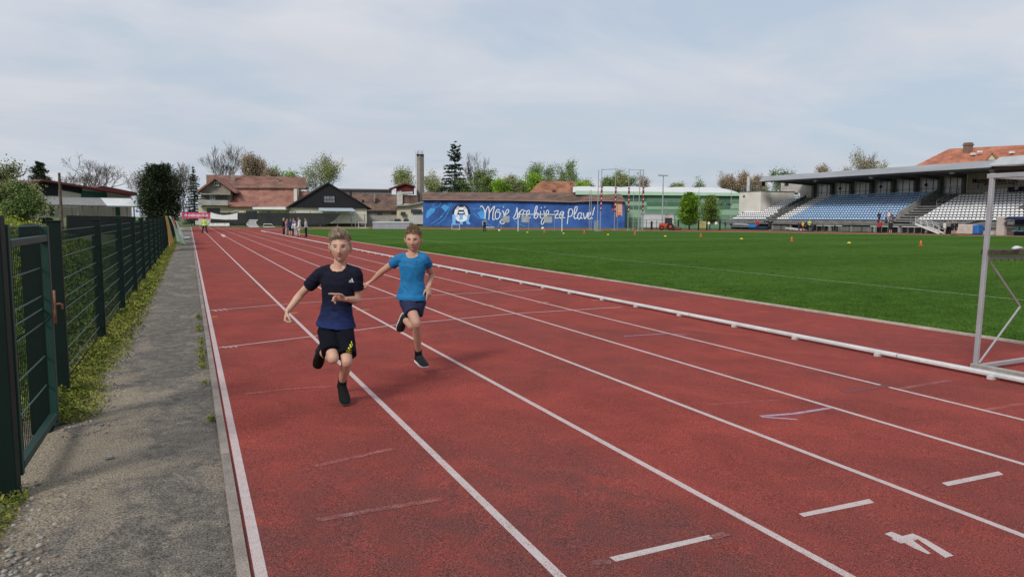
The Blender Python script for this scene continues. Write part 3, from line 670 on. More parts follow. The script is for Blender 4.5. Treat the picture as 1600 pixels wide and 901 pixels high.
# seats
def seat_mb():
    mb = MB(); mb.k = 0
    mb.add([(0, -.19, .30), (0, .19, .30), (.34, .19, .27), (.34, -.19, .27), (.01, -.19, .23), (.01, .19, .23), (.34, .17, .22), (.34, -.17, .22)], [(0, 1, 2, 3), (7, 6, 5, 4), (0, 4, 5, 1), (1, 5, 6, 2), (2, 6, 7, 3), (3, 7, 4, 0)])
    mb.add([(.31, -.18, .27), (.31, .18, .27), (.38, .17, .42), (.38, .11, .47), (.38, -.11, .47), (.38, -.17, .42), (.35, -.18, .27), (.35, .18, .27), (.415, .17, .42), (.415, .11, .47), (.415, -.11, .47), (.415, -.17, .42)],
           [(0, 5, 4, 3, 2, 1), (6, 7, 8, 9, 10, 11), (0, 1, 7, 6), (1, 2, 8, 7), (2, 3, 9, 8), (3, 4, 10, 9), (4, 5, 11, 10), (5, 0, 6, 11)])
    return mb
sb = seat_mb(); mw = sb.mesh('seat', M_seatw); mblu = sb.mesh('seat', M_seatb)
seats = []
yb0 = onx(1188, 333, XF0+TR*4).y
for i in range(NR):
    y = YL-.4
    while y > 36:
        x = XF0+TR*i+.3; z = Z0+RI*(i+1)-.02 if False else Z0+RI*i+.0
        x = XF0+TR*i+.36; z = Z0+RI*(i+1)-.02
        ok = True
        if 90.0 < y < 92.6 or 65.3 < y < 69.0: ok = False
        if i >= 4 and (51.6 < y < 54.7): ok = False
        if i >= 4 and y > yb0-.3: ok = False
        if 4 < i and 65 < y < 69.2: ok = False
        if i < 4 and y > 92.6 and y > YL-.6-.0: ok = False
        blue = 68.9 < y < 87.6-.0*i
        if i > 9 and 62 < y < 69.3: ok = False
        if ok: seats.append((x, y, z, blue))
        y -= .5
order = sorted(seats, key=lambda s_: math.hypot(s_[0], s_[1]))
vis = [s_ for s_ in order if s_[1] > 50.5+(s_[0]-86)*.6]
near = vis[:100]; nset = set(near)
for s_ in near:
    o = bpy.data.objects.new('seat', mblu if s_[3] else mw); col.objects.link(o); o.parent = gs; o.location = s_[:3]
for bl, m, lb in ((False, M_seatw, 'the remaining white seats'), (True, M_seatb, 'the blue seats')):
    mb = MB()
    for s_ in seats:
        if s_ in nset or s_[3] != bl: continue
        mb.add([(v[0]+s_[0], v[1]+s_[1], v[2]+s_[2]) for v in sb.v], sb.f)
    o = mb.build('seats', m, gs); o['kind'] = 'stuff'; o['label'] = lb
# rear wall with columns and glazing
ztop = 7.75; zb_ = Z0+RI*NR
colY = [92.4, 88.6, 84.8, 81.0, 77.2, 73.4, 69.7, 66.2]
mb = MB(); mb.box((XB+1.3, (YR+66)/2, (zb_+ztop)/2), (.2, 66-YR, ztop-zb_)); mb.build('rear_wall', M_render, gs)
mb = MB(); mb.box((XB+1.3, 94.1, (zb_+ztop)/2-.3), (.2, 3.2, ztop-zb_+.5)); mb.build('rear_wall', M_render, gs)
for i, y in enumerate(colY):
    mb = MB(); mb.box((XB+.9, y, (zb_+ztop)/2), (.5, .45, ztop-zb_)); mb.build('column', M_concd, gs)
for i, (a, b_) in enumerate(zip(colY[:-1], colY[1:])):
    mb = MB(); mb.k = 0; mb.box((XB+1.35, (a+b_)/2, (zb_+ztop)/2), (.08, a-b_-.01, ztop-zb_)); f_ = mb.build('window', M_glassb if i not in (3, 5) else M_glass, gs)
    mb = MB(); n = 3
    for k in range(n+1): yy = b_+.25+(a-b_-.5)*k/n; mb.box((XB+1.28, yy, (zb_+ztop)/2), (.06, .07, ztop-zb_))
    for z in (zb_+.9, ztop-.12, zb_+.04): mb.box((XB+1.26, (a+b_)/2, z), (.05, a-b_-.45, .07))
    mb.build('window_frame', M_concd, f_)
    if i in (1, 3, 5):
        mb = MB(); mb.box((XB+1.15, (a+b_)/2+.5, zb_+1.45), (.1, .32, .36)); mb.build('window_box', M_dark, f_)
# roof
Zf = 7.75
mb = MB(); Yl2 = onx(1189, 284, 87.6).y
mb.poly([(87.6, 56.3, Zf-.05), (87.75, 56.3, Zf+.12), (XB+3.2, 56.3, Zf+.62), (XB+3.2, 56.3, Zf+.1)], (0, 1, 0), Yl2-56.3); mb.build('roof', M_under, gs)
mb = MB(); z1 = onx(1370, 263, 88).z; mb.poly([(87.4, 56.3, Zf-.02), (87.35, 56.3, Zf+.05), (88.3, 56.3, z1), (89.0, 56.3, z1+.02), (89.0, 56.3, z1-.15)], (0, 1, 0), Yl2+.2-56.3); mb.build('roof_edge', M_steel, gs)
mb = MB(); mb.poly([(86.6, YR, Zf+.1), (86.6, YR, Zf+.22), (88.6, YR, z1+.35), (XB+3.2, YR, z1+.5), (XB+3.2, YR, z1+.2), (88.6, YR, Zf+.5)], (0, 1, 0), 56.2-YR); mb.build('roof', mat('pale_roof_steel', (.42, .44, .45), .5, .1, 1), gs)
mb = MB(); mb.box((91.5, 45.2, Zf-.15), (9, 22, .25)); mb.build('roof_beam', mat('maroon_beam', (.06, .025, .03), .7, .2, 2), gs)
for y in colY:
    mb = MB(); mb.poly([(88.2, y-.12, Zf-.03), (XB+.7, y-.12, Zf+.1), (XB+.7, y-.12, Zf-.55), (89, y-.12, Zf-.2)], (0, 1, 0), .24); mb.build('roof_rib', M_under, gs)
# floodlight boxes under the roof
for y in (84, 74, 62, 57):
    mb = MB(); mb.box((88.6, y, Zf-.3), (.35, .5, .25)); mb.build('floodlight', M_railg, gs)
# stair block and terrace at the left end
Yb0 = yb0; Yb1 = onx(1155, 315, XF0+TR*4).y; Xb0 = XF0+TR*4
zbt = onx(1188, 299, Xb0).z
mb = MB(); mb.box(((Xb0+XB+1)/2, (Yb0+Yb1)/2, (zbt+Z0)/2-.3), (XB+1-Xb0, Yb1-Yb0, zbt-Z0+.6)); sbk = mb.build('stair_block', M_renderl, gs)
mb = MB(); mb.box(((Xb0+XB+1)/2, (Yb0+Yb1)/2, zbt+.05), (XB+1-Xb0+.15, Yb1-Yb0+.15, .12)); mb.build('coping', M_concd, sbk)
mb = MB(); mb.box((Xb0+2.2, Yb0-.02, zbt-2.0), (.06, .05, 1.6)); mb.box((Xb0+2.0, Yb0-.02, zbt-1.25), (.7, .05, .05)); mb.build('pipe', M_railg, sbk)
mb = MB(); mb.box((Xb0-.03, Yb1-1.2, zbt-.75), (.05, .5, .35)); mb.build('vent', M_concd, sbk)
railpoly([(Xb0+.2, Yb1-.2, zbt+.1), (Xb0+.2, Yb0+.1, zbt+.1), (XB, Yb0+.1, zbt+.1)], .95, 8, gs)
mb = MB(); mb.box((XB+1.3, 98.0, zbt+1.0), (.2, 4.6, 2.2)); w_ = mb.build('upper_wall', M_render, gs)
mb = MB(); mb.box((XB+1.17, 98.9, zbt+1.45), (.06, .9, .6)); mb.build('window', M_dark, w_)
mb = MB(); mb.box((88.4, Yl2+.3, Zf-.1), (.5, .25, 1.2)); mb.build('loudspeaker', M_dark, gs)
mb = MB(); q = onx(1169, 298, 92); mb.tube([(92, q.y, zbt), (92, q.y, onx(1169, 276, 92).z)], .28, 10); mb.build('vent_pipe', mat('pale_metal', (.5, .5, .5), .5, .1), gs, smooth=False)
# below the terrace
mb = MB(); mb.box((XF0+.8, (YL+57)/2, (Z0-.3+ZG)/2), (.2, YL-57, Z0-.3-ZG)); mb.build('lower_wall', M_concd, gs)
mb = MB(); mb.box((XF0-.5, (57+YR)/2, (Z0-.3+ZG)/2), (.2, 57-YR, Z0-.3-ZG)); mb.build('lower_wall', M_renderl, gs)
y = YL-.4
while y > 57: mb = MB(); mb.box((XF0-.75, y, (Z0-.25+ZG)/2), (.28, .28, Z0-.25-ZG)); mb.build('pier', M_conc, gs); y -= 3.8
mb = MB(); mb.box((XF0-1.02, (YL+YR)/2, Z0-.14), (.12, YL-YR, .26)); mb.build('front_beam', M_concd, gs)
# metal stairs in front
q0 = onx(1435, 345, 85.0).y; q1 = onx(1466, 362, 84.2).y
st = MB(); 
for k in range(6): st.box((84.9, q0-(q0-q1)*(k+.5)/6, Z0-(Z0-ZG)*(k+1)/6.5), (.9, .3, .04))
ms = thing('metal_stairs', 'white metal stairs leading down from the grandstand to the track', 'stairs')
st.build('treads', M_railg, ms)
for x in (84.45, 85.35):
    mb = MB(); mb.bar((x, q0, Z0), (x, q1, ZG+.02), .05, .22); mb.build('stringer', M_white, ms)
    railpoly([(x, q0, Z0), (x, q1, ZG)], .9, 4, ms, M_white, 'handrail', .022)
# lettering on the wall
def text(s_, size, loc, rotz, m, parent, name='lettering', bold=0, ext=.02, shear=0, sx=1, rx=math.pi/2):
    c_ = bpy.data.curves.new(name, 'FONT'); c_.body = s_; c_.size = size; c_.align_x = 'CENTER'; c_.align_y = 'CENTER'; c_.extrude = ext; c_.offset = bold; c_.shear = shear
    o = bpy.data.objects.new(name, c_); col.objects.link(o); bpy.context.view_layer.update()
    me = bpy.data.meshes.new_from_object(o.evaluated_get(bpy.context.evaluated_depsgraph_get())); bpy.data.objects.remove(o); me.materials.clear(); me.materials.append(m)
    T = Matrix.Translation(loc) @ Matrix.Rotation(rotz, 4, 'Z') @ Matrix.Rotation(rx, 4, 'X') @ Matrix.Scale(sx, 4, (1, 0, 0)); me.transform(T); me.update()
    o = bpy.data.objects.new(name, me); col.objects.link(o); o.parent = parent; return o
XW = XB+1.18
a = onx(1520, 283, XW); b_ = onx(1590, 281, XW); cy = (a.y+b_.y)/2; cz = onx(1555, 281.5, XW).z; W_ = a.y-b_.y
def wtext(s_, size, y, z, width=None, bold=0):
    o = text(s_, size, (XW-.03, y, z), -math.pi/2, M_dark, gs, bold=bold)
    if width:
        d = [v.co.y for v in o.data.vertices]; k = width/(max(d)-min(d)); o.data.transform(Matrix.Translation((0, y, 0)) @ Matrix.Scale(k, 4, (0, 1, 0)) @ Matrix.Translation((0, -y, 0)))
    return o
wtext('Mestni stadion Ptuj', 1.0, cy, cz, W_, .012)
wtext('1909', .38, onx(1543, 276, XW).y, onx(1543, 276, XW).z, None, .01)
wtext('ŠPORTNI ZAVOD PTUJ', .34, onx(1561, 287.5, XW).y, onx(1561, 287.5, XW).z, 4.0, .006)
q = onx(1529, 291, XW); mb = MB(); mb.tube([(XW-.05, q.y, q.z-.35), (XW-.05, q.y+.06, q.z), (XW-.05, q.y-.08, q.z+.15), (XW-.05, q.y-.16, q.z+.2)], [.03, .06, .04, .02], 6); mb.tube([(XW-.05, q.y+.06, q.z), (XW-.05, q.y+.13, q.z+.2)], .03, 6); mb.build('emblem', M_dark, gs)

# clutter under and in front of the stand
def at(px, X): q = onx(px, 355, X); return q.y
ut = mat('blue_tarp', (.03, .14, .42), .6, .2, 3); bt = mat('beige_tarp', (.50, .46, .40), .85, .12, 2)
y0 = at(1497, 84.3); y1 = at(1521, 84.3); y2 = at(1531, 84.3)
mb = MB(); mb.box((84.6, (y0+y1)/2, ZG+.62), (1.1, abs(y0-y1), 1.15)); o = mb.build('covered_cabinet', bt, bevel=.08); tag(o, 'beige covered cabinet standing beside the blue tarpaulin', 'cabinet')
mb = MB(); mb.box((84.6, (y1+y2)/2-.02, ZG+.6), (1.0, abs(y1-y2)-.06, 1.12)); o = mb.build('tarpaulin', ut, bevel=.12); tag(o, 'bright blue tarpaulin over a stack beside the track', 'tarpaulin')
# dugout at the right
d0 = at(1573, 84.0); dg = thing('dugout', 'team dugout with navy curved roof and green seats at right', 'dugout')
mb = MB(); mb.poly([(83.4, d0-5, ZG), (85.4, d0-5, ZG), (85.4, d0-5, ZG+2.0), (84.4, d0-5, ZG+2.0), (83.7, d0-5, ZG+1.75)], (0, 1, 0), .1); mb.build('side_panel', M_railg, dg)
mb = MB(); mb.box((85.4, d0-2.5, ZG+1.0), (.1, 5, 2.0)); mb.build('back_panel', mat('navy_panel', (.02, .025, .07), .5, .2), dg)
mb = MB(); mb.poly([(83.4, d0-5, ZG+1.85), (84.2, d0-5, ZG+2.1), (85.5, d0-5, ZG+2.1), (85.5, d0-5, ZG+1.98), (84.2, d0-5, ZG+1.98), (83.4, d0-5, ZG+1.75)], (0, 1, 0), 5); mb.build('canopy', mat('navy_panel', (.02, .025, .07)), dg)
for k in range(7): mb = MB(); mb.box((84.7, d0-.5-.65*k, ZG+.5), (.4, .5, .08)); mb.box((84.95, d0-.5-.65*k, ZG+.75), (.08, .5, .45)); mb.build('seat', mat('teal_seat', (.16, .33, .30), .5, .1), dg)
mb = MB(); mb.box((84.3, d0+.75, ZG+1.05), (.5, .9, 2.2)); o = mb.build('concrete_pillar', M_render, bevel=.03); tag(o, 'broad pale concrete pillar between blue tarpaulin and dugout', 'pillar')
mb = MB(); mb.poly([(85.2, at(1500, 85.2), Z0-.15), (85.2, at(1530, 85.2), Z0+.5), (85.2, at(1565, 85.2), Z0+.5), (85.2, at(1565, 85.2), Z0+.35), (85.2, at(1530, 85.2), Z0+.3)], (1, 0, 0), .4); mb.build('ramp_edge', M_dark, gs)
# white benches / hurdle rows in front of the stand
def hurdle(label, group, w_=1.1, h_=.85, board=M_white, loc=(0, 0, 0), rz=0, name='hurdle'):
    t_ = thing(name, label, 'hurdle', group, loc, rz)
    mb = MB(); mb.box((0, 0, h_-.04), (.03, w_, .09)); mb.build('board', board, t_)
    for s_ in (-1, 1):
        mb = MB(); mb.box((.0, s_*(w_/2-.08), h_/2), (.03, .03, h_)); mb.box((-.2, s_*(w_/2-.08), .02), (.5, .03, .03)); mb.build('leg', M_railg, t_)
    return t_
HL = ['leftmost white hurdle before the grandstand, right of the yellow and green vests', 'second white hurdle right of the yellow and green vests', 'third white hurdle right of the yellow and green vests', 'fourth white hurdle right of the vests, last of the left row', 'white hurdle just left of the person in red by the stand', 'white hurdle between the person in red and the person in black', 'white hurdle just right of the person in black by the stand', 'third white hurdle left of the metal stairs', 'second white hurdle left of the metal stairs', 'white hurdle right beside the metal stairs']
h0 = None
for k, px in enumerate((1281, 1290, 1299, 1309, 1366, 1381, 1399, 1413, 1424, 1433)):
    lb = HL[k]
    h0 = hurdle(lb, 'white hurdles in front of the grandstand', loc=(84.2+.3*(k % 2), at(px, 84.3), ZG)) if h0 is None else dup(h0, (84.2+.3*(k % 2), at(px, 84.3), ZG), None, lb)
# trailer with boats / low cart at left
tr = thing('flat_trailer', 'low trailer with a long silver load parked left under the grandstand', 'trailer')
ya, yb_ = at(1144, 85), at(1172, 85)
mb = MB(); mb.box((84.9, (ya+yb_)/2, ZG+.45), (1.4, ya-yb_, .12)); mb.build('bed', M_railg, tr, bevel=.03)
mb = MB(); mb.loft([(Vector((84.9, ya-.2, ZG+.75)), Vector((.15, 0, 0)), Vector((0, 0, .1))), (Vector((84.9, ya-1.2, ZG+.78)), Vector((.5, 0, 0)), Vector((0, 0, .25))), (Vector((84.9, yb_+1.0, ZG+.75)), Vector((.5, 0, 0)), Vector((0, 0, .22))), (Vector((84.9, yb_, ZG+.68)), Vector((.2, 0, 0)), Vector((0, 0, .08)))], 10); mb.build('load', M_steel, tr)
for y in (ya-1.0, yb_+1.2): mb = MB(); mb.tube([(84.2, y, ZG+.22), (84.36, y, ZG+.22)], .22, 12); mb.build('wheel', M_dark, tr)
mb = MB(); yy = at(1176, 85); mb.sphere((85, yy, ZG+.45), (.5, 1.3, .4), 10, 6); o = mb.build('tarpaulin', ut); tag(o, 'crumpled blue tarpaulin lying next to the trailer', 'tarpaulin')
mb = MB(); yy = at(1190, 85); mb.box((85, yy, ZG+.3), (.8, 2.4, .5)); o = mb.build('equipment_crate', mat('dark_blue_crate', (.02, .035, .08), .7, .2), bevel=.1); tag(o, 'dark blue equipment crate beside the blue tarpaulin under the stand', 'crate')
mb = MB(); yy = at(1244, 84.5); mb.box((84.5, yy, ZG+.2), (1.4, 3.2, .22), Matrix.Rotation(.08, 3, 'X')); o = mb.build('crash_mat', mat('grey_mat', (.45, .45, .47)), bevel=.05); tag(o, 'light grey mat lying in front of the grandstand left of the vests', 'mat')
# dark bins & parts along the lower wall
for k, (px, w_) in enumerate(((1216, 1.5), (1228, .9), (1320, 1.8), (1341, 1.4), (1356, 1.1))):
    mb = MB(); mb.box((85.5, at(px, 85.5), ZG+.35), (.7, w_, .65)); mb.box((85.5, at(px, 85.5), ZG+.70), (.76, w_+.08, .05)); o = mb.build('storage_box', M_concd, bevel=.03); tag(o, ['low dark grey box between red and black standing people under the stand', 'small dark grey box left of the coloured vests under the stand', 'widest dark box between the two rows of white hurdles', 'middle dark box between the two rows of white hurdles', 'dark grey box left of the person in red by the stand'][k], 'box', 'dark storage boxes under the grandstand')
# ================================================================== BUILDINGS BEYOND THE TRACK
UP = Vector((0, 0, 1))
def tiles(name, c, c2): return mat(name, c, .85, .25, .5, c2=c2, bump=.4, bscale=9, fine=.28, fscale=5, stretch=(1, 1, 1))
M_tile = tiles('old_red_tile', (.17, .085, .062), (.27, .13, .095)); M_tiled = tiles('brown_tile', (.12, .078, .062), (.20, .125, .095)); M_tilel = tiles('pink_brown_tile', (.26, .115, .085), (.34, .165, .125)); M_tileo = tiles('orange_tile', (.36, .130, .075), (.47, .18, .105))
M_cream = mat('cream_plaster', (.58, .52, .38), .9, .1, .6); M_creamw = mat('pale_cream_plaster', (.64, .60, .50), .9, .1, .4)
M_brownw = mat('weathered_plaster', (.26, .235, .20), .9, .25, 1.2); M_blackw = mat('black_boards', (.012, .012, .014), .75, .3, 2, stretch=(6, 6, .4)); M_redw = mat('dark_red_boards', (.10, .018, .018), .8, .2, 3)
M_whitep = mat('white_panel', (.70, .72, .72), .6, .07, 1); M_corr = mat('grey_corrugated_roof', (.24, .24, .235), .8, .25, 1.2, stretch=(4, 4, 1)); M_redroof = mat('dark_red_sheet_roof', (.13, .030, .032), .5, .2, .8)
M_win = mat('dark_window', (.03, .035, .045), .2, .3, 1, spec=.7); M_greyw = mat('grey_plaster', (.33, .32, .30), .9, .2, .8)
def slab4(mb, P, t=.25):                 # roof plane through four points, given thickness downwards
    P = [Vector(p) for p in P]; n = (P[1]-P[0]).cross(P[2]-P[1]).normalized()
    if n.z < 0: n = -n
    return mb.poly(P, n, -t)
def window(F_, x0, y0, x1, y1, parent, frame=True, m=None, name='window'):
    mb = MB(); F_.rect(mb, x0, y0, x1, y1, .06, -.05); w_ = mb.build(name, m or M_win, parent)
    if frame:
        mb = MB(); a = F_.p(x0, y0, .08); b_ = F_.p(x1, y1, .08)
        for p, q in (((a.x, a.y, a.z), (b_.x, b_.y, a.z)), ((a.x, a.y, b_.z), (b_.x, b_.y, b_.z)), ((a.x, a.y, a.z), (a.x, a.y, b_.z)), ((b_.x, b_.y, a.z), (b_.x, b_.y, b_.z)), (((a.x+b_.x)/2, (a.y+b_.y)/2, a.z), ((a.x+b_.x)/2, (a.y+b_.y)/2, b_.z))): mb.bar(p, q, .09)
        mb.build('frame', M_white, w_)
    return w_
# --- 1 long clubhouse with dark red roof, left
F1 = Facade(30, 72, 215, 82); B = thing('clubhouse', 'long cream clubhouse with low dark red roof behind the fence on the left', 'building')
mb = MB(); F1.poly(mb, [(20, 340), (20, 292), (68, 282), (205, 304), (206, 340)], 0, -14); mb.build('wall', M_creamw, B)
mb = MB(); F1.poly(mb, [(57, 305), (57, 283), (68, 281), (128, 294), (129, 303), (91, 296), (91, 306)], .08, 0.0); mb.build('dark_gable', mat('charcoal_board', (.022, .022, .028), .8, .2, 2), B)
mb = MB(); F1.poly(mb, [(129, 298), (167, 301), (167, 309), (129, 309)], .3, 0.0); mb.build('green_panel', mat('dark_green_panel', (.02, .095, .075), .7, .15, 3), B)
mb = MB(); F1.poly(mb, [(15, 293), (68, 280), (213, 303), (213, 306), (68, 283), (15, 296)], 1.2, -15); mb.build('roof', M_redroof, B)
mb = MB(); F1.poly(mb, [(150, 293), (160, 290), (215, 301), (215, 305), (160, 294)], -3, -16); mb.build('roof', M_redroof, B)
mb = MB(); a = [F1.p(48, 307, 1.5), F1.p(157, 309, 1.5), F1.p(167, 321, 5), F1.p(58, 319, 5)]; slab4(mb, a, .12); lt = mb.build('lean_to_roof', M_corr, B)
mb = MB(); a = [F1.p(157, 309, 1.5), F1.p(204, 310, 1.5), F1.p(219, 322, 5), F1.p(167, 321, 5)]; slab4(mb, a, .12); mb.build('lean_to_roof', M_whitep, B)
for px in (92, 112, 129, 144, 153, 176, 198, 209):
    mb = MB(); q = F1.p(px, 321, 4.7); mb.tube([(q.x, q.y, ZG), (q.x, q.y, q.z)], .06, 6); mb.build('roof_post', M_brownw, B)
window(F1, 181, 323, 188, 337, B, False, mat('green_door', (.02, .10, .06), .6), 'door'); window(F1, 77, 320, 85, 337, B, False, None, 'door')
mb = MB(); F1.poly(mb, [(105, 336.5), (212, 338.5), (212, 366), (105, 366)], 7, 6.8); o = mb.build('low_dark_wall', M_dark); tag(o, 'low black board wall in front of the cream clubhouse', 'wall')
mb = MB(); q = gp(98, 62); mb.tube([q, q+Vector((0, 0, pt(98, 270, 62).z-ZG))], [.13, .10], 8); o = mb.build('wooden_pole', mat('pole_wood', (.10, .07, .05), .85, .3, 4)); tag(o, 'tall brown wooden pole in front of the clubhouse roof', 'pole')
g_ = thing('small_goal', 'small rusty goal frame under the clubhouse lean-to', 'goal')
mb = MB(); P = [F1.p(x, y, 6.2) for x, y in ((94, 338), (94, 324), (122, 324), (122, 338))]
mb.tube(P, .05, 6); mb.build('frame', M_brownw, g_)
# --- 2 house with balcony and long red roofs
F2 = Facade(309, 146, 475, 149); B = thing('balcony_house', 'long house with pinkish red tiled roofs, gable balcony and cream ground floor', 'building')
mb = MB(); F2.poly(mb, [(310, 352), (310, 322), (455, 322), (565, 324), (565, 352)], 0, -9); mb.build('wall', M_cream, B)
mb = MB(); F2.poly(mb, [(315, 322), (315, 296), (336, 278), (360, 296), (360, 322)], -.3, -8); mb.build('gable_wall', M_brownw, B)
mb = MB(); F2.poly(mb, [(308, 298), (336, 276), (368, 299), (368, 302), (336, 279.5), (308, 301)], 1.0, -9); mb.build('gable_roof', M_tilel, B)
window(F2, 335, 284, 342, 290, B, True)
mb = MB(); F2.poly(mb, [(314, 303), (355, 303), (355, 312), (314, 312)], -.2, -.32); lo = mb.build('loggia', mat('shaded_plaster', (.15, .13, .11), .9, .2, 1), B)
window(F2, 328, 305.5, 336, 311.5, B, True, mat('pale_blue_glass', (.20, .25, .33), .3)); 
mb = MB(); F2.poly(mb, [(313, 302), (360, 302.5), (360, 304.5), (313, 304)], 1.1, -.2); mb.build('balcony_lintel', M_brownw, B)
mb = MB(); F2.poly(mb, [(309, 312), (356, 313), (356, 321), (309, 320.5)], 1.3, 1.1); F2.poly(mb, [(309, 319.6), (356, 320.1), (356, 321), (309, 320.6)], 1.1, -.2); mb.build('balcony', M_greyw, B)
for x0, y0, x1, y1, n in ((323, 325, 344, 334, 'dark_opening'), (366, 329, 372, 340, 'window'), (384, 329, 402, 347, 'door'), (417, 330, 423, 341, 'window')): window(F2, x0, y0, x1, y1, B, n == 'window', M_win, n)
mb = MB(); slab4(mb, [F2.p(356, 322.5, .8), F2.p(456, 322.5, .8), F2.p(466, 293.5, -5), F2.p(361, 293.5, -5)], .3); mb.build('roof', M_tilel, B)
mb = MB(); slab4(mb, [F2.p(323, 292.5, -4), F2.p(478, 293.5, -4), F2.p(478, 277, -11), F2.p(322, 273, -11)], .3); ro = mb.build('upper_roof', M_tile, B)
mb = MB(); F2.poly(mb, [(362, 294), (477, 295), (477, 292), (362, 291)], -4.2, -10); mb.build('upper_wall', M_brownw, B)
for x, y0, y1, w_ in ((364, 270, 281, .75), (434, 279, 282, .45)): mb = MB(); q = F2.p(x, y1, -8); t_ = F2.p(x, y0, -8).z; mb.box((q.x, q.y, (q.z+t_)/2), (w_, w_, t_-q.z+.6)); mb.box((q.x, q.y, t_+.02), (w_+.25, w_+.25, .15)); mb.build('chimney', M_brownw, ro)
mb = MB(); F2.poly(mb, [(459, 322), (459, 295), (464, 295), (464, 322)], -.9, -4); mb.build('fire_wall', M_creamw, B)
mb = MB(); slab4(mb, [F2.p(464, 316, -1), F2.p(500, 316, -1), F2.p(500, 299, -5), F2.p(464, 299, -5)], .3); mb.build('side_roof', M_tilel, B)
mb = MB(); F2.poly(mb, [(394, 323.5), (450, 323), (452, 325.5), (450, 327.5), (395, 327)], 3.2, .1); mb.build('porch_roof', M_whitep, B)
# --- 3 black gabled barn
F3 = Facade(452, 138, 577, 143); B = thing('black_barn', 'barn with a wide black gable above a cream wall and one small window', 'building')
mb = MB(); F3.poly(mb, [(455, 349), (455, 323), (573, 325), (573, 349)], 0, -22); mb.build('wall', M_creamw, B)
mb = MB(); F3.poly(mb, [(451, 323.5), (512.5, 286), (578, 325.5)], .5, -22); mb.build('gable', M_blackw, B)
mb = MB(); F3.poly(mb, [(449, 323), (512.5, 284.5), (581, 326), (581, 327.5), (512.5, 286.8), (449, 325)], .8, -22.5); mb.build('roof', M_dark, B)
mb = MB(); F3.rect(mb, 506, 306.5, 523, 316.5, .6, .5); w_ = mb.build('window', mat('dusty_glass', (.20, .21, .22), .3, .2, 2), B)
mb = MB()
for k in range(5): F3.rect(mb, 506+k*4.15, 306, 506.6+k*4.15, 317, .66, .6)
F3.rect(mb, 506, 311.2, 523, 312, .64, .6); F3.rect(mb, 503.5, 305.5, 506, 317, .66, .6); mb.build('frame', M_dark, w_)
mb = MB(); slab4(mb, [F3.p(498, 329, 3.0), F3.p(556, 329.6, 3.0), F3.p(550, 324.5, .1), F3.p(498, 324, .1)], .1); mb.build('canopy', mat('pale_blue_sheet', (.42, .50, .56), .5, .1), B)
for px in (500, 527, 549, 555): mb = MB(); q = F3.p(px, 329.3, 2.9); mb.bar((q.x, q.y, ZG), (q.x, q.y, q.z), .1); mb.build('canopy_post', M_railg, B)
# --- 4 long brown roof behind and right of the barn
F4 = Facade(525, 158, 625, 161); B = thing('long_barn', 'low grey building with a long brown tiled roof right of the black gable', 'building')
mb = MB(); F4.poly(mb, [(545, 352), (545, 328), (620, 328), (620, 352)], 0, -8); mb.build('wall', M_greyw, B)
mb = MB(); slab4(mb, [F4.p(545, 328.5, .9), F4.p(621, 329, .9), F4.p(621, 304, -5), F4.p(530, 301.5, -5)], .3); mb.build('roof', M_tiled, B)
mb = MB(); F4.poly(mb, [(530, 303), (530, 296.5), (612, 297), (612, 304)], -5.2, -9); mb.build('upper_wall', M_corr, B)
mb = MB(); F4.poly(mb, [(528, 296.8), (528, 294.5), (613, 295.6), (613, 297.5)], -4.6, -10); mb.build('upper_roof', M_under, B)
window(F4, 590, 332, 597, 336, B, False); window(F4, 611, 331, 619, 335, B, False)
for px, y0, y1 in ((567, 317, 312), (548, 303, 298)): mb = MB(); q = F4.p(px, y0, -2); z_ = F4.p(px, y1, -2).z; mb.tube([(q.x, q.y, q.z-.5), (q.x, q.y, z_)], .25, 8); mb.build('roof_vent', M_dark, B)
mb = MB(); F4.poly(mb, [(584.5, 315), (584.5, 303), (586, 303), (586, 315)], -1.0, -3); mb.build('wall_strip', M_brownw, B)
# --- 5 red tower house, yellow sheds
F5 = Facade(608, 156, 662, 157); B = thing('tower_shed', 'small dark red boarded tower with a broad pitched roof on a white structure', 'building')
mb = MB(); F5.poly(mb, [(619, 303), (619, 292), (633, 287.5), (647, 291), (647, 303)], 0, -4); mb.build('wall', M_redw, B)
mb = MB(); F5.poly(mb, [(607, 294.5), (633, 285.5), (649, 291), (649, 292.6), (633, 287.6), (608, 296)], .6, -4.6); mb.build('roof', M_redroof, B)
mb = MB(); F5.poly(mb, [(620, 321), (620, 300), (627, 298), (627, 300), (645, 299), (645, 303), (629, 303), (629, 321)], .1, -3.8); mb.build('white_structure', mat('dirty_white', (.45, .44, .43), .8, .2, 2), B)
B = thing('yellow_shed', 'small pale yellow building with brown roof below the chimney', 'building')
mb = MB(); F5.poly(mb, [(620, 350), (620, 321), (661, 318), (661, 350)], 1.5, -4); mb.build('wall', M_cream, B)
mb = MB(); F5.poly(mb, [(629, 318), (629, 305), (653, 305), (653, 318)], -.5, -3.6); mb.build('brown_wall', M_tiled, B)
mb = MB(); F5.poly(mb, [(615, 321), (640, 319), (661, 314.5), (661, 317), (640, 321.5), (615, 323)], 2.3, -4); mb.build('roof', M_brownw, B)
window(Facade(608, 154, 662, 155), 626, 331, 634, 337, B, False); window(Facade(608, 154, 662, 155), 642, 327, 659, 333, B, False)
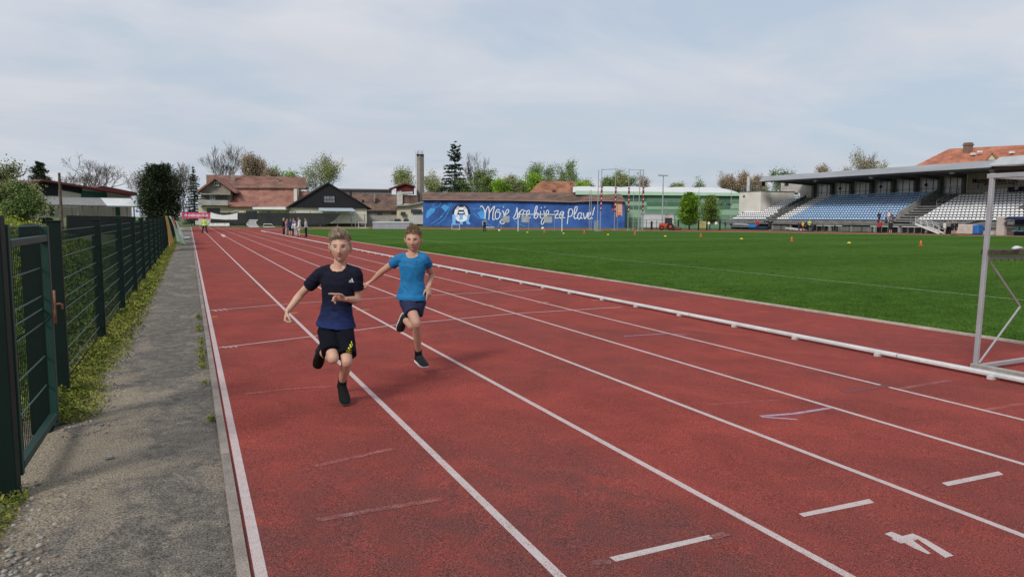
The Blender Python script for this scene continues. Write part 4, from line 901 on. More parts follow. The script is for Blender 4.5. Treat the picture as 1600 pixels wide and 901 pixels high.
# --- 6 chimney with ladder
ch = thing('brick_chimney', 'tall square grey-brown chimney with cage rail and ladder', 'chimney'); q = gp(657.5, 162); zt1 = pt(657.5, 243, 162).z
mb = MB(); hw = .60
mb.loft([(Vector((q.x, q.y, ZG)), RH*(hw*1.5), FH*(hw*1.5)), (Vector((q.x, q.y, zt1)), RH*(hw*1.35), FH*(hw*1.35))], 4); o = mb.build('stack', mat('chimney_brick', (.26, .235, .21), .9, .15, 2, fine=.2, fscale=6), ch)
mb = MB(); mb.box((q.x, q.y, zt1+.12), (1.5, 1.5, .3), Matrix.Rotation(-YAW, 3, 'Z')); mb.build('cap', M_dark, ch)
zc0 = zt1+.25; zc1 = pt(657, 236, 162).z; mb = MB()
for sx_, sy_ in ((-1, -1), (1, -1), (1, 1), (-1, 1)): mb.bar(q*1+RH*sx_*.5+FH*sy_*.5+UP*(zc0-q.z), q+RH*sx_*.5+FH*sy_*.5+UP*(zc1-q.z), .05)
for z in (zc1, (zc0+zc1)/2):
    for a, b_ in (((-1, -1), (1, -1)), ((1, -1), (1, 1)), ((1, 1), (-1, 1)), ((-1, 1), (-1, -1))): mb.bar(q+RH*a[0]*.5+FH*a[1]*.5+UP*(z-q.z), q+RH*b_[0]*.5+FH*b_[1]*.5+UP*(z-q.z), .05)
mb.build('cage', M_railg, ch)
mb = MB()
for s_ in (-1.02, -.62): mb.bar(q+RH*s_, q+RH*s_+UP*(zc1-q.z), .05)
k = 1.0
while k < zc1-q.z: mb.bar(q+RH*-1.02+UP*k, q+RH*-.62+UP*k, .03); k += .6
mb.build('ladder', M_railg, ch)
# white lattice fence left of the blue wall
lf = thing('lattice_fence', 'low white slatted fence left of the blue painted wall', 'fence'); Fl = Facade(640, 145, 663, 145)
mb = MB()
Fl.rect(mb, 640, 337, 662, 338, 0, -.06); Fl.rect(mb, 640, 346, 662, 346.8, 0, -.06)
mb.build('rails', M_whitep, lf)
for k in range(8): mb = MB(); Fl.rect(mb, 640.4+k*3, 335.6, 642.6+k*3, 349, .05, .0); mb.build('slat', mat('pale_slat', (.45, .46, .47), .8, .1), lf)
# --- 7 blue painted wall building with tiled roof
FB = Facade(661, 141, 976, 134)
B = thing('painted_building', 'long low building with blue painted mural wall under a brown tiled roof', 'building')
M_blue = mat('mural_blue', (.024, .085, .31), .7, .25, .35, c2=(.036, .125, .42), fine=.12, fscale=3)
mb = MB(); FB.poly(mb, [(661, 353), (661, 311.5), (760, 312.5), (880, 313.5), (900, 313), (976, 315.5), (976, 360)], 0, -7); wl = mb.build('mural_wall', M_blue, B)
mb = MB(); P = [FB.p(660, 311, .6), FB.p(800, 312, .6), FB.p(895, 314.5, .6), FB.p(930, 312.5, .6), FB.p(977, 313.5, .6)]; Q = [FB.p(660, 300, -4), FB.p(800, 300.5, -4), FB.p(895, 301.5, -4), FB.p(930, 301.5, -4), FB.p(971, 303.5, -4)]
for i in range(4): slab4(mb, [P[i], P[i+1], Q[i+1], Q[i]], .25)
mb.build('roof', M_tiled, B)
mb = MB()
for i in range(4): mb.bar(P[i]-UP*.1, P[i+1]-UP*.1, .18, .16)
mb.build('gutter', mat('pinkish_gutter', (.33, .18, .15), .7, .1), B)
M_lb = mat('mural_light_blue', (.06, .30, .66), .7, .15, 1); M_lb2 = mat('mural_sky_blue', (.16, .42, .80), .7, .1, 1); M_mw = mat('mural_white', (.72, .76, .82), .7, .08, 1); M_mn = mat('mural_navy', (.012, .018, .06), .7, .1, 1)
def stroke(P, w_, m, name='mural_stroke', off=.03, sc=1, o=(0, 0), parent=B):
    mb = MB(); P = catmull([(o[0]+x/sc, o[1]+y/sc) for x, y in P], 4) if len(P) > 2 else [Vector((o[0]+x/sc, o[1]+y/sc)) for x, y in P]
    # one continuous ribbon
    L_ = []; R_ = []
    for i, p in enumerate(P):
        d = (P[min(i+1, len(P)-1)]-P[max(i-1, 0)]); 
        if d.length < 1e-6: d = Vector((1, 0))
        d.normalize(); n_ = Vector((-d.y, d.x))*w_/2; L_.append(FB.p(p.x+n_.x, p.y+n_.y, off)); R_.append(FB.p(p.x-n_.x, p.y-n_.y, off))
    k = len(P); mb.add(L_+R_, [(i, i+1, k+i+1, k+i) for i in range(k-1)]); return mb
def fill(P, m, off=.02, sc=1, o=(0, 0), name='mural_patch'):
    mb = MB(); FB.poly(mb, [(o[0]+x/sc, o[1]+y/sc) for x, y in P], off, off-.01); ob_ = mb.build(name, m, wl); ob_['label'] = ''; del ob_['label']; return ob_
oD, sD = (680, 300), 12.875
# swirls
o4, s4 = (640, 210), 5.3
sw = MB()
for P, w_ in (([(230, 745), (300, 680), (350, 560)], .8), ([(180, 740), (275, 675)], .9), ([(190, 590), (215, 560), (255, 560), (240, 600), (190, 600)], .9), ([(330, 560), (310, 620), (250, 690)], .8), ([(525, 620), (560, 612), (600, 625), (600, 660)], .8), ([(530, 650), (570, 690), (640, 700)], .8), ([(690, 600), (760, 590), (810, 570)], .8), ([(640, 700), (640, 735), (690, 765)], .8), ([(760, 640), (755, 700), (730, 765)], 1.0), ([(668, 590), (668, 545)], .8), ([(860, 700), (900, 740), (960, 760)], .8)):
    stroke(P, w_, M_lb, sc=s4, o=o4).build('mural_swirl', M_lb, wl)
fill([(135, 690), (140, 640), (175, 610), (215, 610), (205, 640), (150, 690)], M_lb, sc=s4, o=o4); fill([(255, 600), (290, 580), (330, 600), (300, 640)], M_lb, sc=s4, o=o4)
fill([(560, 650), (600, 630), (640, 640), (620, 700), (585, 690)], M_lb, sc=s4, o=o4)
# emblem: football over light blue letter shapes
def circ(cx, cy, r, n=24, a0=0, a1=360): return [(cx+r*math.cos(R(a0+(a1-a0)*k/n)), cy+r*math.sin(R(a0+(a1-a0)*k/n))) for k in range(n)]
fill(circ(523, 430, 190), M_mn, .02, sD, oD, 'emblem_disc'); fill([(400, 345), (470, 275), (575, 275), (645, 345), (665, 440), (640, 520), (520, 590), (400, 520), (378, 440)], M_mw, .035, sD, oD, 'emblem_ball')
for P in ([(462, 250), (582, 250), (570, 305), (476, 305)], [(472, 362), (573, 362), (602, 445), (522, 480), (442, 445)], [(352, 440), (362, 350), (398, 348), (378, 440)], [(690, 440), (680, 350), (642, 348), (664, 440)]): fill(P, M_mn, .05, sD, oD, 'emblem_patch')
lw = MB()
for P in ([(480, 375), (455, 320)], [(565, 375), (590, 320)], [(455, 320), (484, 292)], [(590, 320), (562, 292)], [(455, 320), (400, 350)], [(590, 320), (645, 350)], [(452, 440), (420, 500)], [(592, 440), (625, 490)]):
    q_ = stroke(P, .45, M_mn, sc=sD, o=oD, off=.055); lw.add(q_.v, q_.f)
lw.build('emblem_seams', M_mn, wl)
for P in ([(345, 450), (400, 450), (418, 510), (410, 560), (410, 650), (345, 650)], [(495, 452), (552, 452), (556, 652), (500, 652), (485, 560)], [(702, 450), (655, 452), (632, 520), (600, 560), (640, 650), (712, 648), (668, 575), (702, 470)]): fill(P, M_lb2, .06, sD, oD, 'emblem_letter')
fill([(415, 500), (450, 545), (520, 560), (600, 545), (640, 500), (645, 545), (590, 590), (520, 602), (450, 588), (412, 545)], M_mw, .07, sD, oD, 'emblem_band')
fill([(478, 398), (570, 398), (578, 430), (470, 430)], M_mw, .065, sD, oD, 'emblem_band')
# handwritten words, one part each
o5, s5 = (840, 220), 4.706
words = [
 (oD, sD, 1.45, [[(905, 302), (925, 285), (950, 292), (985, 350), (1005, 440), (1000, 545)], [(1002, 430), (1035, 340), (1070, 290), (1088, 400), (1078, 560)], [(1085, 430), (1140, 340), (1196, 285), (1165, 420), (1160, 545), (1200, 550)], [(1300, 375), (1255, 350), (1212, 420), (1212, 520), (1250, 545), (1292, 500), (1305, 420), (1240, 400)], [(1345, 375), (1372, 400), (1388, 500), (1345, 560), (1305, 600), (1335, 632), (1385, 628), (1390, 540)], [(1368, 295), (1380, 308)], [(1395, 470), (1460, 420), (1482, 375), (1452, 352), (1410, 420), (1412, 500), (1450, 522), (1495, 495)]]),
 (o4, s4, 1.3, [[(858, 695), (880, 650), (890, 605), (892, 650), (890, 690), (865, 700)], [(895, 680), (912, 640), (908, 690)], [(910, 660), (925, 628), (945, 625)], [(968, 640), (950, 632), (938, 665), (945, 692), (965, 688)], [(970, 675), (990, 650), (990, 630), (975, 635), (968, 680), (982, 698), (1002, 685)]]),
 (o4, s4, 1.3, [[(1030, 690), (1048, 640), (1058, 600), (1046, 600), (1034, 650), (1034, 690), (1055, 690), (1065, 655), (1048, 650)], [(1085, 635), (1082, 685), (1095, 690)], [(1088, 605), (1093, 612)], [(1112, 630), (1118, 700), (1105, 742), (1090, 738), (1100, 700), (1130, 675)], [(1118, 598), (1122, 604)], [(1130, 675), (1150, 652), (1150, 632), (1136, 632), (1128, 672), (1140, 695), (1165, 680)]]),
 (o4, s4, 1.3, [[(1195, 640), (1232, 633), (1205, 690), (1238, 690)], [(1272, 640), (1252, 645), (1243, 685), (1262, 692), (1275, 655), (1272, 640), (1270, 685), (1288, 690)]]),
 (o5, s5, 1.35, [[(232, 500), (225, 550), (218, 612)], [(222, 530), (240, 500), (258, 515), (250, 550), (226, 558)], [(262, 560), (288, 510), (290, 485), (276, 490), (268, 540), (274, 572), (292, 565)], [(322, 528), (302, 535), (294, 565), (308, 575), (322, 550), (324, 530), (320, 565), (332, 572)], [(336, 530), (346, 574), (362, 550), (366, 528)], [(368, 560), (384, 545), (390, 528), (376, 530), (368, 562), (382, 576), (398, 560)], [(420, 488), (410, 520), (404, 550)], [(400, 566), (403, 572)]]),
]
for o_, s_, w_, strokes in words:
    mb = MB()
    for k, P in enumerate(strokes):
        q_ = stroke(P, w_*(1.3 if len(P) == 2 else 1), M_mw, sc=s_, o=o_, off=.09+.004*k); mb.add(q_.v, q_.f)
    mb.build('lettering', M_mw, wl)
# signs and flag at the right end
fill([(962.5, 315.5), (972.5, 316), (972.5, 338), (968, 335.5), (962.5, 340)], mat('faded_orange', (.60, .27, .16), .7, .15, 3), .12, 1, (0, 0), 'orange_banner')
lw = MB()
for k in range(3): q_ = stroke([(964, 321+k*4), (971, 321.5+k*4)], .7, M_mw, off=.14+.003*k); lw.add(q_.v, q_.f)
lw.build('banner_lines', M_mw, wl)
fill([(955, 317), (961.5, 317), (961.5, 324), (955, 324)], M_mn, .12, 1, (0, 0), 'dark_sign'); fill([(956.5, 326), (961.5, 326), (961.5, 330), (956.5, 330)], mat('dark_red_sign', (.30, .03, .04), .6), .12, 1, (0, 0), 'red_sign')
# hipped roof house behind
Fh = Facade(815, 150, 910, 150); B = thing('hipped_house', 'house with a steep hipped orange-brown roof rising behind the blue wall', 'building')
mb = MB(); F_ = Fh; P = [F_.p(815, 312, 0), F_.p(910, 312, 0)]; zt2 = F_.p(860, 283, -6).z; A = F_.p(845, 283, -6); C_ = F_.p(896, 284, -6); A.z = C_.z = zt2; D = P[0]-F_.n*12; E_ = P[1]-F_.n*12
mb.add([P[0], P[1], C_, A, E_, D], [(0, 1, 2, 3), (1, 4, 2), (4, 5, 3, 2), (5, 0, 3), (0, 5, 4, 1)]); mb.build('roof', tiles('hip_tile', (.24, .10, .055), (.36, .17, .10)), B)
mb = MB(); mb.poly([P[0]-F_.n*.5, P[1]-F_.n*.5, E_+F_.n*.5, D+F_.n*.5], UP, -(P[0].z-ZG)); mb.build('wall', M_cream, B)
for x, y in ((865, 298), (893, 287)): mb = MB(); q = F_.p(x, y, -2.5); mb.box(q, (.6, .6, .4)); mb.build('roof_hatch', M_tiled, B)
# --- 8 green sports hall with white roof
FG = Facade(900, 138, 1157, 142); B = thing('sports_hall', 'large green panelled sports hall with a rounded white roof', 'building')
Mg = [mat('mid_green_panel', (.14, .26, .17), .7, .06, 1), mat('dark_green_panel2', (.075, .16, .11), .7, .06, 1), mat('pale_green_panel', (.27, .42, .29), .7, .06, 1), mat('mint_panel', (.42, .60, .45), .7, .05, 1)]
mb = MB(); FG.poly(mb, [(900, 365), (900, 303), (1157, 306), (1157, 365)], 0, -30); wl2 = mb.build('wall', Mg[0], B)
for x0, y0, x1, y1, k in ((976, 309, 1010, 314, 1), (1011, 307, 1068, 313, 0), (1011, 315.5, 1067, 321.5, 1), (976, 315, 1010, 321, 2), (1011, 322.5, 1066, 327, 2), (980, 322, 1005, 326, 1), (1012, 328, 1070, 334, 0), (980, 328, 1008, 340, 2), (1096, 308, 1123, 318, 2), (1124, 309, 1141, 326, 1), (1070, 308, 1094, 314, 1), (1096, 320, 1122, 328, 0), (1125, 328, 1155, 336, 2), (1055, 338, 1090, 344, 2), (1124, 340, 1155, 350, 0), (1142, 309, 1156, 316, 0), (1142, 318, 1156, 326, 2)):
    mb = MB(); FG.poly(mb, [(x0, y0), (x1, y0+.2), (x1, y1+.2), (x0, y1)], .06, .0); mb.build('cladding_panel', Mg[k], wl2)
mb = MB(); FG.poly(mb, [(900, 304), (900, 298), (1155, 301.5), (1157, 306.2)], .7, -.1); mb.build('fascia', Mg[3], B)
mb = MB(); FG.poly(mb, [(900, 305.2), (900, 304), (1157, 306.2), (1157, 307.4)], .3, 0.0); mb.build('fascia_shadow_gap', M_dark, B)
mb = MB(); nx_, ny_ = 60, 10
for j in range(ny_+1):
    for i in range(nx_+1):
        u = i/nx_; v = j/ny_; q = FG.p(895+(1157-895)*u, 300+1.5*u, .5-30*v); edge = min(1, (1-u)*7); zz = math.sin(math.pi*min(v, .98))*1.55*math.sqrt(max(0, edge))*(1+.10*abs(math.sin(u*math.pi*7)))
        mb.v.append((q.x, q.y, FG.p(895+(1157-895)*u, 300+1.5*u, .5).z+zz))
for j in range(ny_):
    for i in range(nx_): a = j*(nx_+1)+i; mb.f.append((a, a+1, a+nx_+2, a+nx_+1)); mb.m.append(0)
mb.build('roof', mat('white_membrane', (.66, .67, .655), .6, .06, .5), B, smooth=True)
for x0, y0, x1, y1 in ((1126, 317, 1130, 321), (1135, 318, 1144, 321), (1124, 342, 1131, 348)): window(FG, x0, y0, x1, y1, wl2, False)
# --- container
cn = thing('container', 'white-grey steel container standing behind the orange tractor', 'container'); Fc = Facade(1005, 120, 1053, 120)
mb = MB(); Fc.poly(mb, [(1006, 355), (1006, 333.5), (1053, 334), (1053, 355)], 0, -2.4); mb.build('shell', mat('container_white', (.50, .51, .53), .6, .08, 2), cn)
mb = MB(); Fc.poly(mb, [(1005, 334.2), (1005, 332.8), (1054, 333.2), (1054, 334.8)], .1, -2.5); mb.build('roof_rim', M_railg, cn)
# --- house behind the grandstand
FO = Facade(1425, 150, 1640, 135); B = thing('orange_roofed_house', 'big house with bright orange tiled roof and chimney rising behind the grandstand', 'building')
mb = MB(); mb.poly([FO.p(1440, 290, -1), FO.p(1640, 290, -1), FO.p(1640, 290, -1)-FO.n*14, FO.p(1440, 290, -1)-FO.n*14], UP, 4); mb.poly([FO.g(1440, -1), FO.g(1640, -1), FO.g(1640, -15), FO.g(1440, -15)], UP, 9); mb.build('wall', M_creamw, B)
ro = MB(); e0 = FO.p(1428, 260, 0); e1 = FO.p(1650, 250, 0); r0 = FO.p(1483, 232.5, -8); r1 = FO.p(1650, 236.5, -8); r1.z = r0.z; e1.z = e0.z
ro.add([e0, e1, r1, r0, e0-FO.n*16, e1-FO.n*16], [(0, 1, 2, 3), (4, 0, 3), (4, 3, 2, 5), (0, 4, 5, 1), (1, 5, 2)]); rf = ro.build('roof', M_tileo, B)
mb = MB(); q = FO.p(1512, 241, -6); z_ = FO.p(1512, 227, -6).z; mb.box((q.x, q.y, (q.z+z_)/2), (1.25, 1.25, z_-q.z+1)); mb.box((q.x, q.y, z_+.05), (1.5, 1.5, .22)); mb.build('chimney', mat('chimney_brown', (.20, .13, .10), .9, .2, 3), rf)
mb = MB(); F_ = FO; mb.poly([F_.p(1540, 250, 1), F_.p(1550, 239, 1), F_.p(1558, 250, 1)], F_.n, -5); dm = mb.build('dormer', M_cream, rf)
mb = MB(); mb.poly([F_.p(1537, 252, 1.3), F_.p(1550, 237.6, 1.3), F_.p(1561, 251, 1.3), F_.p(1559, 251, 1.3), F_.p(1550, 239.6, 1.3), F_.p(1540, 252, 1.3)], F_.n, -5.5); mb.build('dormer_roof', M_tileo, rf)
for x, y in ((1521, 240.5), (1531, 237), (1581, 238)): mb = MB(); mb.box(F_.p(x, y, -3.6), (.7, .7, .4)); mb.build('roof_vent', M_white, rf)
# low dark strip walls, distant embankment hedge between buildings so that no gap reads as bare plain
def hedge(px0, d0, px1, d1, h_, label, seed, m, dens=1500, depth=3):
    a = gp(px0, d0); b_ = gp(px1, d1); r_ = np.random.default_rng(seed); n = dens; u = r_.uniform(0, 1, n); t_ = (b_-a).normalized(); nn = Vector((-t_.y, t_.x, 0))
    C = np.array([tuple(a.lerp(b_, x)+nn*r_.uniform(-depth, depth)/2+UP*(r_.uniform(0, 1)**.7*h_*(.75+.35*noise.noise(Vector((x*40, seed, 0)))))) for x in u]); return tag(leafcloud('hedge', C, .3, m, .3, seed), label, 'hedge')
# ================================================================== TREES
M_bark = mat('bark', (.095, .075, .06), .95, .35, 3, fine=.3, fscale=20); M_barkg = mat('grey_twigs', (.17, .145, .125), .95, .25, 2)
def leafm(name, c, c2): return mat(name, c, .75, .35, .45, c2=c2, spec=.15, fine=.35, fscale=1.7)
LM = dict(fresh=leafm('fresh_leaves', (.17, .27, .045), (.30, .42, .08)), lime=leafm('lime_leaves', (.17, .33, .03), (.30, .50, .05)), mid=leafm('mid_leaves', (.12, .18, .055), (.20, .28, .085)), willow=leafm('willow_leaves', (.16, .24, .085), (.26, .36, .13)),
          brown=leafm('budding_brown', (.30, .225, .15), (.42, .33, .22)), birch=leafm('birch_buds', (.33, .31, .22), (.44, .42, .30)), pine=leafm('pine_needles', (.042, .066, .034), (.078, .112, .056)), spruce=leafm('spruce_needles', (.026, .058, .038), (.055, .105, .065)), olive=leafm('olive_leaves', (.22, .26, .10), (.36, .40, .17)))
def qtube(V, Fc, a, b_, r0, r1, n=4):
    d = (b_-a)
    if d.length < 1e-5: return
    d.normalize(); u = Vector((0, 0, 1)) if abs(d.z) < .9 else Vector((1, 0, 0)); u = (u-d*u.dot(d)).normalized(); w_ = d.cross(u); o = len(V)
    for p, r in ((a, r0), (b_, r1)):
        for k in range(n): t_ = 2*math.pi*k/n; V.append(p+(u*math.cos(t_)+w_*math.sin(t_))*r)
    for k in range(n): Fc.append((o+k, o+(k+1) % n, o+n+(k+1) % n, o+n+k))
def tree(name, label, base, h, wid, kind='leafy', leaf='fresh', dens=1.0, trunk=.25, seed=0, group=None, lsz=None, low=.25, r0=None, forks=3, up=.25, shape=1.0, cat='tree', tw=.018):
    """limbs grown by recursion; leaves sit on the outer twigs in clumps with gaps"""
    g_ = random.Random(seed*17+3); T = thing(name, label, cat, group, tuple(base)); r0 = (r0 or h*.022)*.8
    TV, TF, CV, CF, tips = [], [], [], [], []
    maxlev = 6 if kind == 'bare' else 4
    def grow(p, d, L, r, lev):
        seg = 3; q = p
        for i in range(seg):
            d = (d+Vector((g_.uniform(-1, 1), g_.uniform(-1, 1), g_.uniform(-.4, .9)))*(.13+.03*lev)).normalized(); n_ = q+d*L/seg
            ra = r*(1-.30*i/seg); rb = r*(1-.30*(i+1)/seg)
            if lev <= 1: qtube(TV, TF, q, n_, ra, rb, 7)
            else: qtube(CV, CF, q, n_, max(ra, tw), max(rb, tw*.8), 4 if lev < 4 else 3)
            if lev >= 3: tips.append((n_, lev))
            q = n_
        if lev < maxlev:
            k = forks if lev else forks+2
            for j in range(k):
                a = g_.uniform(0, 2*math.pi) if lev else 2*math.pi*j/k+g_.uniform(-.4, .4); spread = g_.uniform(.45, .95)
                side = d.orthogonal().normalized(); side = Matrix.Rotation(a, 3, d) @ side
                nd = (d*math.cos(spread)+side*math.sin(spread)*wid/(h*.75)+Vector((0, 0, up))).normalized()
                start = q if j < 2 else p.lerp(q, g_.uniform(.45, .95))
                grow(start, nd, L*g_.uniform(.62, .82), r*g_.uniform(.46, .62), lev+1)
    trunkh = h*low
    grow(Vector((0, 0, -.1)), Vector((0, 0, 1)), trunkh, r0, 0) if False else None
    qtube(TV, TF, Vector((0, 0, -.3)), Vector((0, 0, trunkh*.5)), r0*1.25, r0, 8); qtube(TV, TF, Vector((0, 0, trunkh*.5)), Vector((.02*h*g_.uniform(-1, 1), 0, trunkh)), r0, r0*.9, 8)
    Lb = h*.27
    for j in range(4 if kind != 'bare' else 5):
        a = 2*math.pi*j/4.5+g_.uniform(-.4, .4); t_ = g_.uniform(.18, .62); nd = Vector((math.cos(a)*math.sin(t_)*wid/(h*.6), math.sin(a)*math.sin(t_)*wid/(h*.6), math.cos(t_))).normalized()
        grow(Vector((0, 0, trunkh*g_.uniform(.75, 1))), nd, Lb*g_.uniform(.8, 1.1), r0*.62, 1)
    # fit to the wanted size
    allp = TV+CV; top = max(p.z for p in allp); rad = sorted(math.hypot(p.x, p.y) for p in allp)[int(len(allp)*.985)]
    kz, kr = h/top, (wid/2)/max(rad, .1)
    def fit(p):
        f_ = min(1, max(0, p.z/(trunkh+.01))); return Vector((p.x*(1+(kr-1)*f_), p.y*(1+(kr-1)*f_), p.z*(kz if p.z > 0 else 1)))
    tm = bpy.data.meshes.new('trunk'); tm.from_pydata([fit(p) for p in TV], [], TF); tm.materials.append(M_bark); link('trunk', tm, T, True)
    tips = [fit(p) for p, l in tips]
    me = bpy.data.meshes.new('crown'); V = [fit(p) for p in CV]; Fc = list(CF)
    mats_ = [M_barkg]; mi = [0]*len(Fc)
    if kind != 'bare' or dens > 1.01:
        mats_.append(LM[leaf]); ls = lsz or h*.017; per = 5*dens; clump = h*.035*(1.3 if kind == 'leafy' else 1)
        for p in tips:
            hole = noise.noise(p*(5.5/h)+Vector((seed, 0, 0)))
            if hole < -.18: continue
            n = int(per*(.6+1.2*max(0, hole+.3))+g_.random())
            for _ in range(n):
                c = p+Vector((g_.gauss(0, 1), g_.gauss(0, 1), g_.gauss(0, .8)))*clump
                if kind == 'weep': c.z -= abs(g_.gauss(0, 1))*clump*1.5
                s_ = ls*g_.uniform(.6, 1.3); a = Vector((g_.gauss(0, 1), g_.gauss(0, 1), g_.gauss(0, 1))).normalized(); b_ = a.orthogonal().normalized(); b_ = Matrix.Rotation(g_.uniform(0, 6.3), 3, a) @ b_; c2 = a.cross(b_)
                o = len(V); V += [c-b_*s_, c-c2*s_*.55, c+b_*s_, c+c2*s_*.55]; Fc.append((o, o+1, o+2, o+3)); mi.append(1)
    me.from_pydata(V, [], Fc); [me.materials.append(m) for m in mats_]; me.polygons.foreach_set('material_index', mi); link('crown', me, T)
    return T
def conifer(name, label, base, h, wid, leaf='spruce', seed=0, gappy=.3, group=None, levels=22, bush=False, lsz=None, droop=.25, low=.06, dn=1.6):
    g_ = random.Random(seed*31+5); T = thing(name, label, 'tree', group, tuple(base))
    mb = MB(); mb.tube([(0, 0, -.3), (0, 0, h*.5), (0, 0, h*.98)], [h*.018, h*.011, h*.002], 8); mb.build('trunk', M_bark, T, True)
    V, Fc, mi = [], [], []; ls = lsz or h*.018
    for i in range(levels):
        t_ = i/(levels-1); z = h*(low+(1-low)*t_)
        if bush: rr = wid/2*math.sqrt(max(0.02, 1-((t_-.38)/.66)**2))
        else: rr = wid/2*(1-t_)**.82+.02*h
        nb = max(4, int((9 if not bush else 13)*(1-.45*t_)))
        for j in range(nb):
            if g_.random() < gappy*.5: continue
            a = 2*math.pi*(j/nb)+i*1.7+g_.uniform(-.25, .25); L = rr*g_.uniform(.62, 1.12)*((.66+.45*max(0, .5+noise.noise(Vector((math.cos(a)*1.5, math.sin(a)*1.5, t_*5+seed))))) if bush else 1); d = Vector((math.cos(a), math.sin(a), (-droop if t_ < .75 else .35) if not bush else g_.uniform(-.1, .5)))
            p0 = Vector((0, 0, z+g_.uniform(-.01, .01)*h)); tip = p0+d*L; tip.z += .12*L if not bush else 0
            qtube(V, Fc, p0, tip, h*.004, h*.0012, 3); mi += [0]*3
            n = int(dn*26*(L/(wid/2)+.25)*(1 if not bush else 2.2)); side = Vector((-math.sin(a), math.cos(a), 0))
            for k in range(n):
                u = g_.uniform(.12, 1.02); q = p0.lerp(tip, u)+side*g_.gauss(0, 1)*L*.20*(1.15-u*.4)+Vector((0, 0, g_.gauss(0, 1)*L*(.05 if not bush else .12)-.04*L))
                s_ = ls*g_.uniform(.7, 1.3); b_ = (d.normalized()+Vector((g_.gauss(0, .5), g_.gauss(0, .5), g_.gauss(0, .35)))).normalized(); c2 = b_.cross(Vector((g_.gauss(0, .5), g_.gauss(0, .5), 1))).normalized()
                o = len(V); V += [q-b_*s_, q-c2*s_*.4, q+b_*s_, q+c2*s_*.4]; Fc.append((o, o+1, o+2, o+3)); mi.append(1)
    me = bpy.data.meshes.new('crown'); me.from_pydata(V, [], Fc); me.materials.append(M_bark); me.materials.append(LM[leaf]); me.polygons.foreach_set('material_index', mi); link('crown', me, T); return T
def T_(px0, px1, ytop, d, fn, name, label, **k):
    c = (px0+px1)/2; b_ = gp(c, d); h = pt(c, ytop, d).z-b_.z; wd = (px1-px0)*d/F
    if fn is tree and k.get('kind') == 'bare': k['tw'] = d*.00019
    if 'z' in k: dz = k.pop('z'); b_.z += dz; h -= dz
    return fn(name, label, b_, h, wd, **k)
T_(-55, 72, 247, 31, tree, 'budding_tree', 'big pale green budding tree on the bank at the left edge', leaf='olive', dens=14, seed=1, lsz=.05, low=.12, forks=3)
T_(5, 62, 290, 27, tree, 'green_shrub', 'dark green shrub below the budding tree on the bank', leaf='mid', dens=12, seed=2, lsz=.045, low=.05, cat='shrub')
T_(46, 88, 256, 98, conifer, 'dark_conifer', 'dark conifer top showing above the clubhouse roof peak', leaf='pine', seed=3, gappy=.1, bush=True)
T_(92, 198, 240, 118, tree, 'bare_tree', 'wide bare tree with a rounded crown behind the clubhouse', kind='bare', dens=1, seed=4, low=.30, r0=.45, forks=3)
T_(205, 290, 254, 135, tree, 'bare_tree', 'thin pale bare tree behind the big dark pine', kind='bare', seed=5, low=.2, r0=.22)
T_(212, 292, 260, 78, conifer, 'dark_pine', 'big bushy dark pine beside the end of the path', leaf='pine', seed=6, bush=True, gappy=.05, levels=44, low=.22, dn=1.9)
T_(288, 322, 262, 150, conifer, 'blue_spruce', 'narrow dark spruce between the big pine and the balcony house', leaf='spruce', seed=7, gappy=.2)
T_(312, 384, 216, 172, tree, 'bare_tree', 'tall bare tree with open branches behind the balcony house', kind='bare', seed=8, low=.28, r0=.42)
T_(270, 322, 252, 165, tree, 'bare_tree', 'low pale bare tree left of the tall bare tree', kind='bare', seed=9, low=.2, r0=.2)
T_(378, 418, 237, 172, tree, 'brown_birch', 'reddish brown drooping birch behind the long red roof', kind='weep', leaf='brown', dens=5.0, seed=10, lsz=.17)
T_(410, 434, 258, 172, tree, 'brown_birch', 'small brownish birch right of the reddish brown birch', kind='weep', leaf='brown', dens=3.2, seed=11, lsz=.17)
T_(430, 476, 260, 175, tree, 'green_tree', 'fresh green tree just above the end of the red roof', leaf='fresh', dens=3.8, seed=12, lsz=.17)
T_(474, 560, 240, 180, tree, 'tall_birch', 'wide grey-green budding birch behind the black barn', kind='weep', leaf='olive', dens=3.6, seed=13, lsz=.17, r0=.35)
T_(606, 652, 262, 190, tree, 'budding_tree', 'loose grey-green tree left of the chimney', leaf='olive', dens=2.7, seed=14, lsz=.17)
T_(660, 696, 266, 190, tree, 'budding_tree', 'loose grey-green tree right of the chimney', leaf='olive', dens=2.5, seed=15, lsz=.17)
T_(670, 752, 222, 178, conifer, 'tall_spruce', 'tall dark spruce with layered drooping branches behind the blue wall', leaf='spruce', seed=16, gappy=.5, levels=25, droop=.12, dn=1.7, lsz=.42)
T_(722, 768, 236, 185, tree, 'bare_tree', 'greyish bare tree right beside the tall spruce', kind='bare', seed=17, low=.3, r0=.25)
T_(730, 774, 266, 172, tree, 'green_tree', 'bushy mid green tree right of the tall spruce', leaf='mid', dens=5.5, seed=18, lsz=.17, low=.15)
hg = 'leafy trees behind the tiled roof of the blue wall'
for k, (a, b_, y, lf, lb) in enumerate(((768, 800, 280, 'lime', 'low lime green tree right of the bushy mid green tree'), (786, 818, 275, 'olive', 'olive green tree between the low lime tree and the bright one'), (808, 842, 272, 'lime', 'bright yellow-green tree left of the hipped roof'), (896, 926, 280, 'lime', 'lime green tree right of the hipped roof'), (745, 790, 284, 'mid', 'low green tree close above the tiled roof'), (700, 745, 282, 'mid', 'low green tree at the foot of the tall spruce'))):
    T_(a, b_, y, 168+k*2, tree, 'leafy_tree', lb, leaf=lf, dens=5.9, seed=20+k, lsz=.17, low=.12, group=hg)
T_(830, 908, 248, 185, tree, 'willow_tree', 'large soft green willow above the hipped roof', leaf='willow', kind='weep', dens=7.1, seed=30, lsz=.17, r0=.4, low=.15)
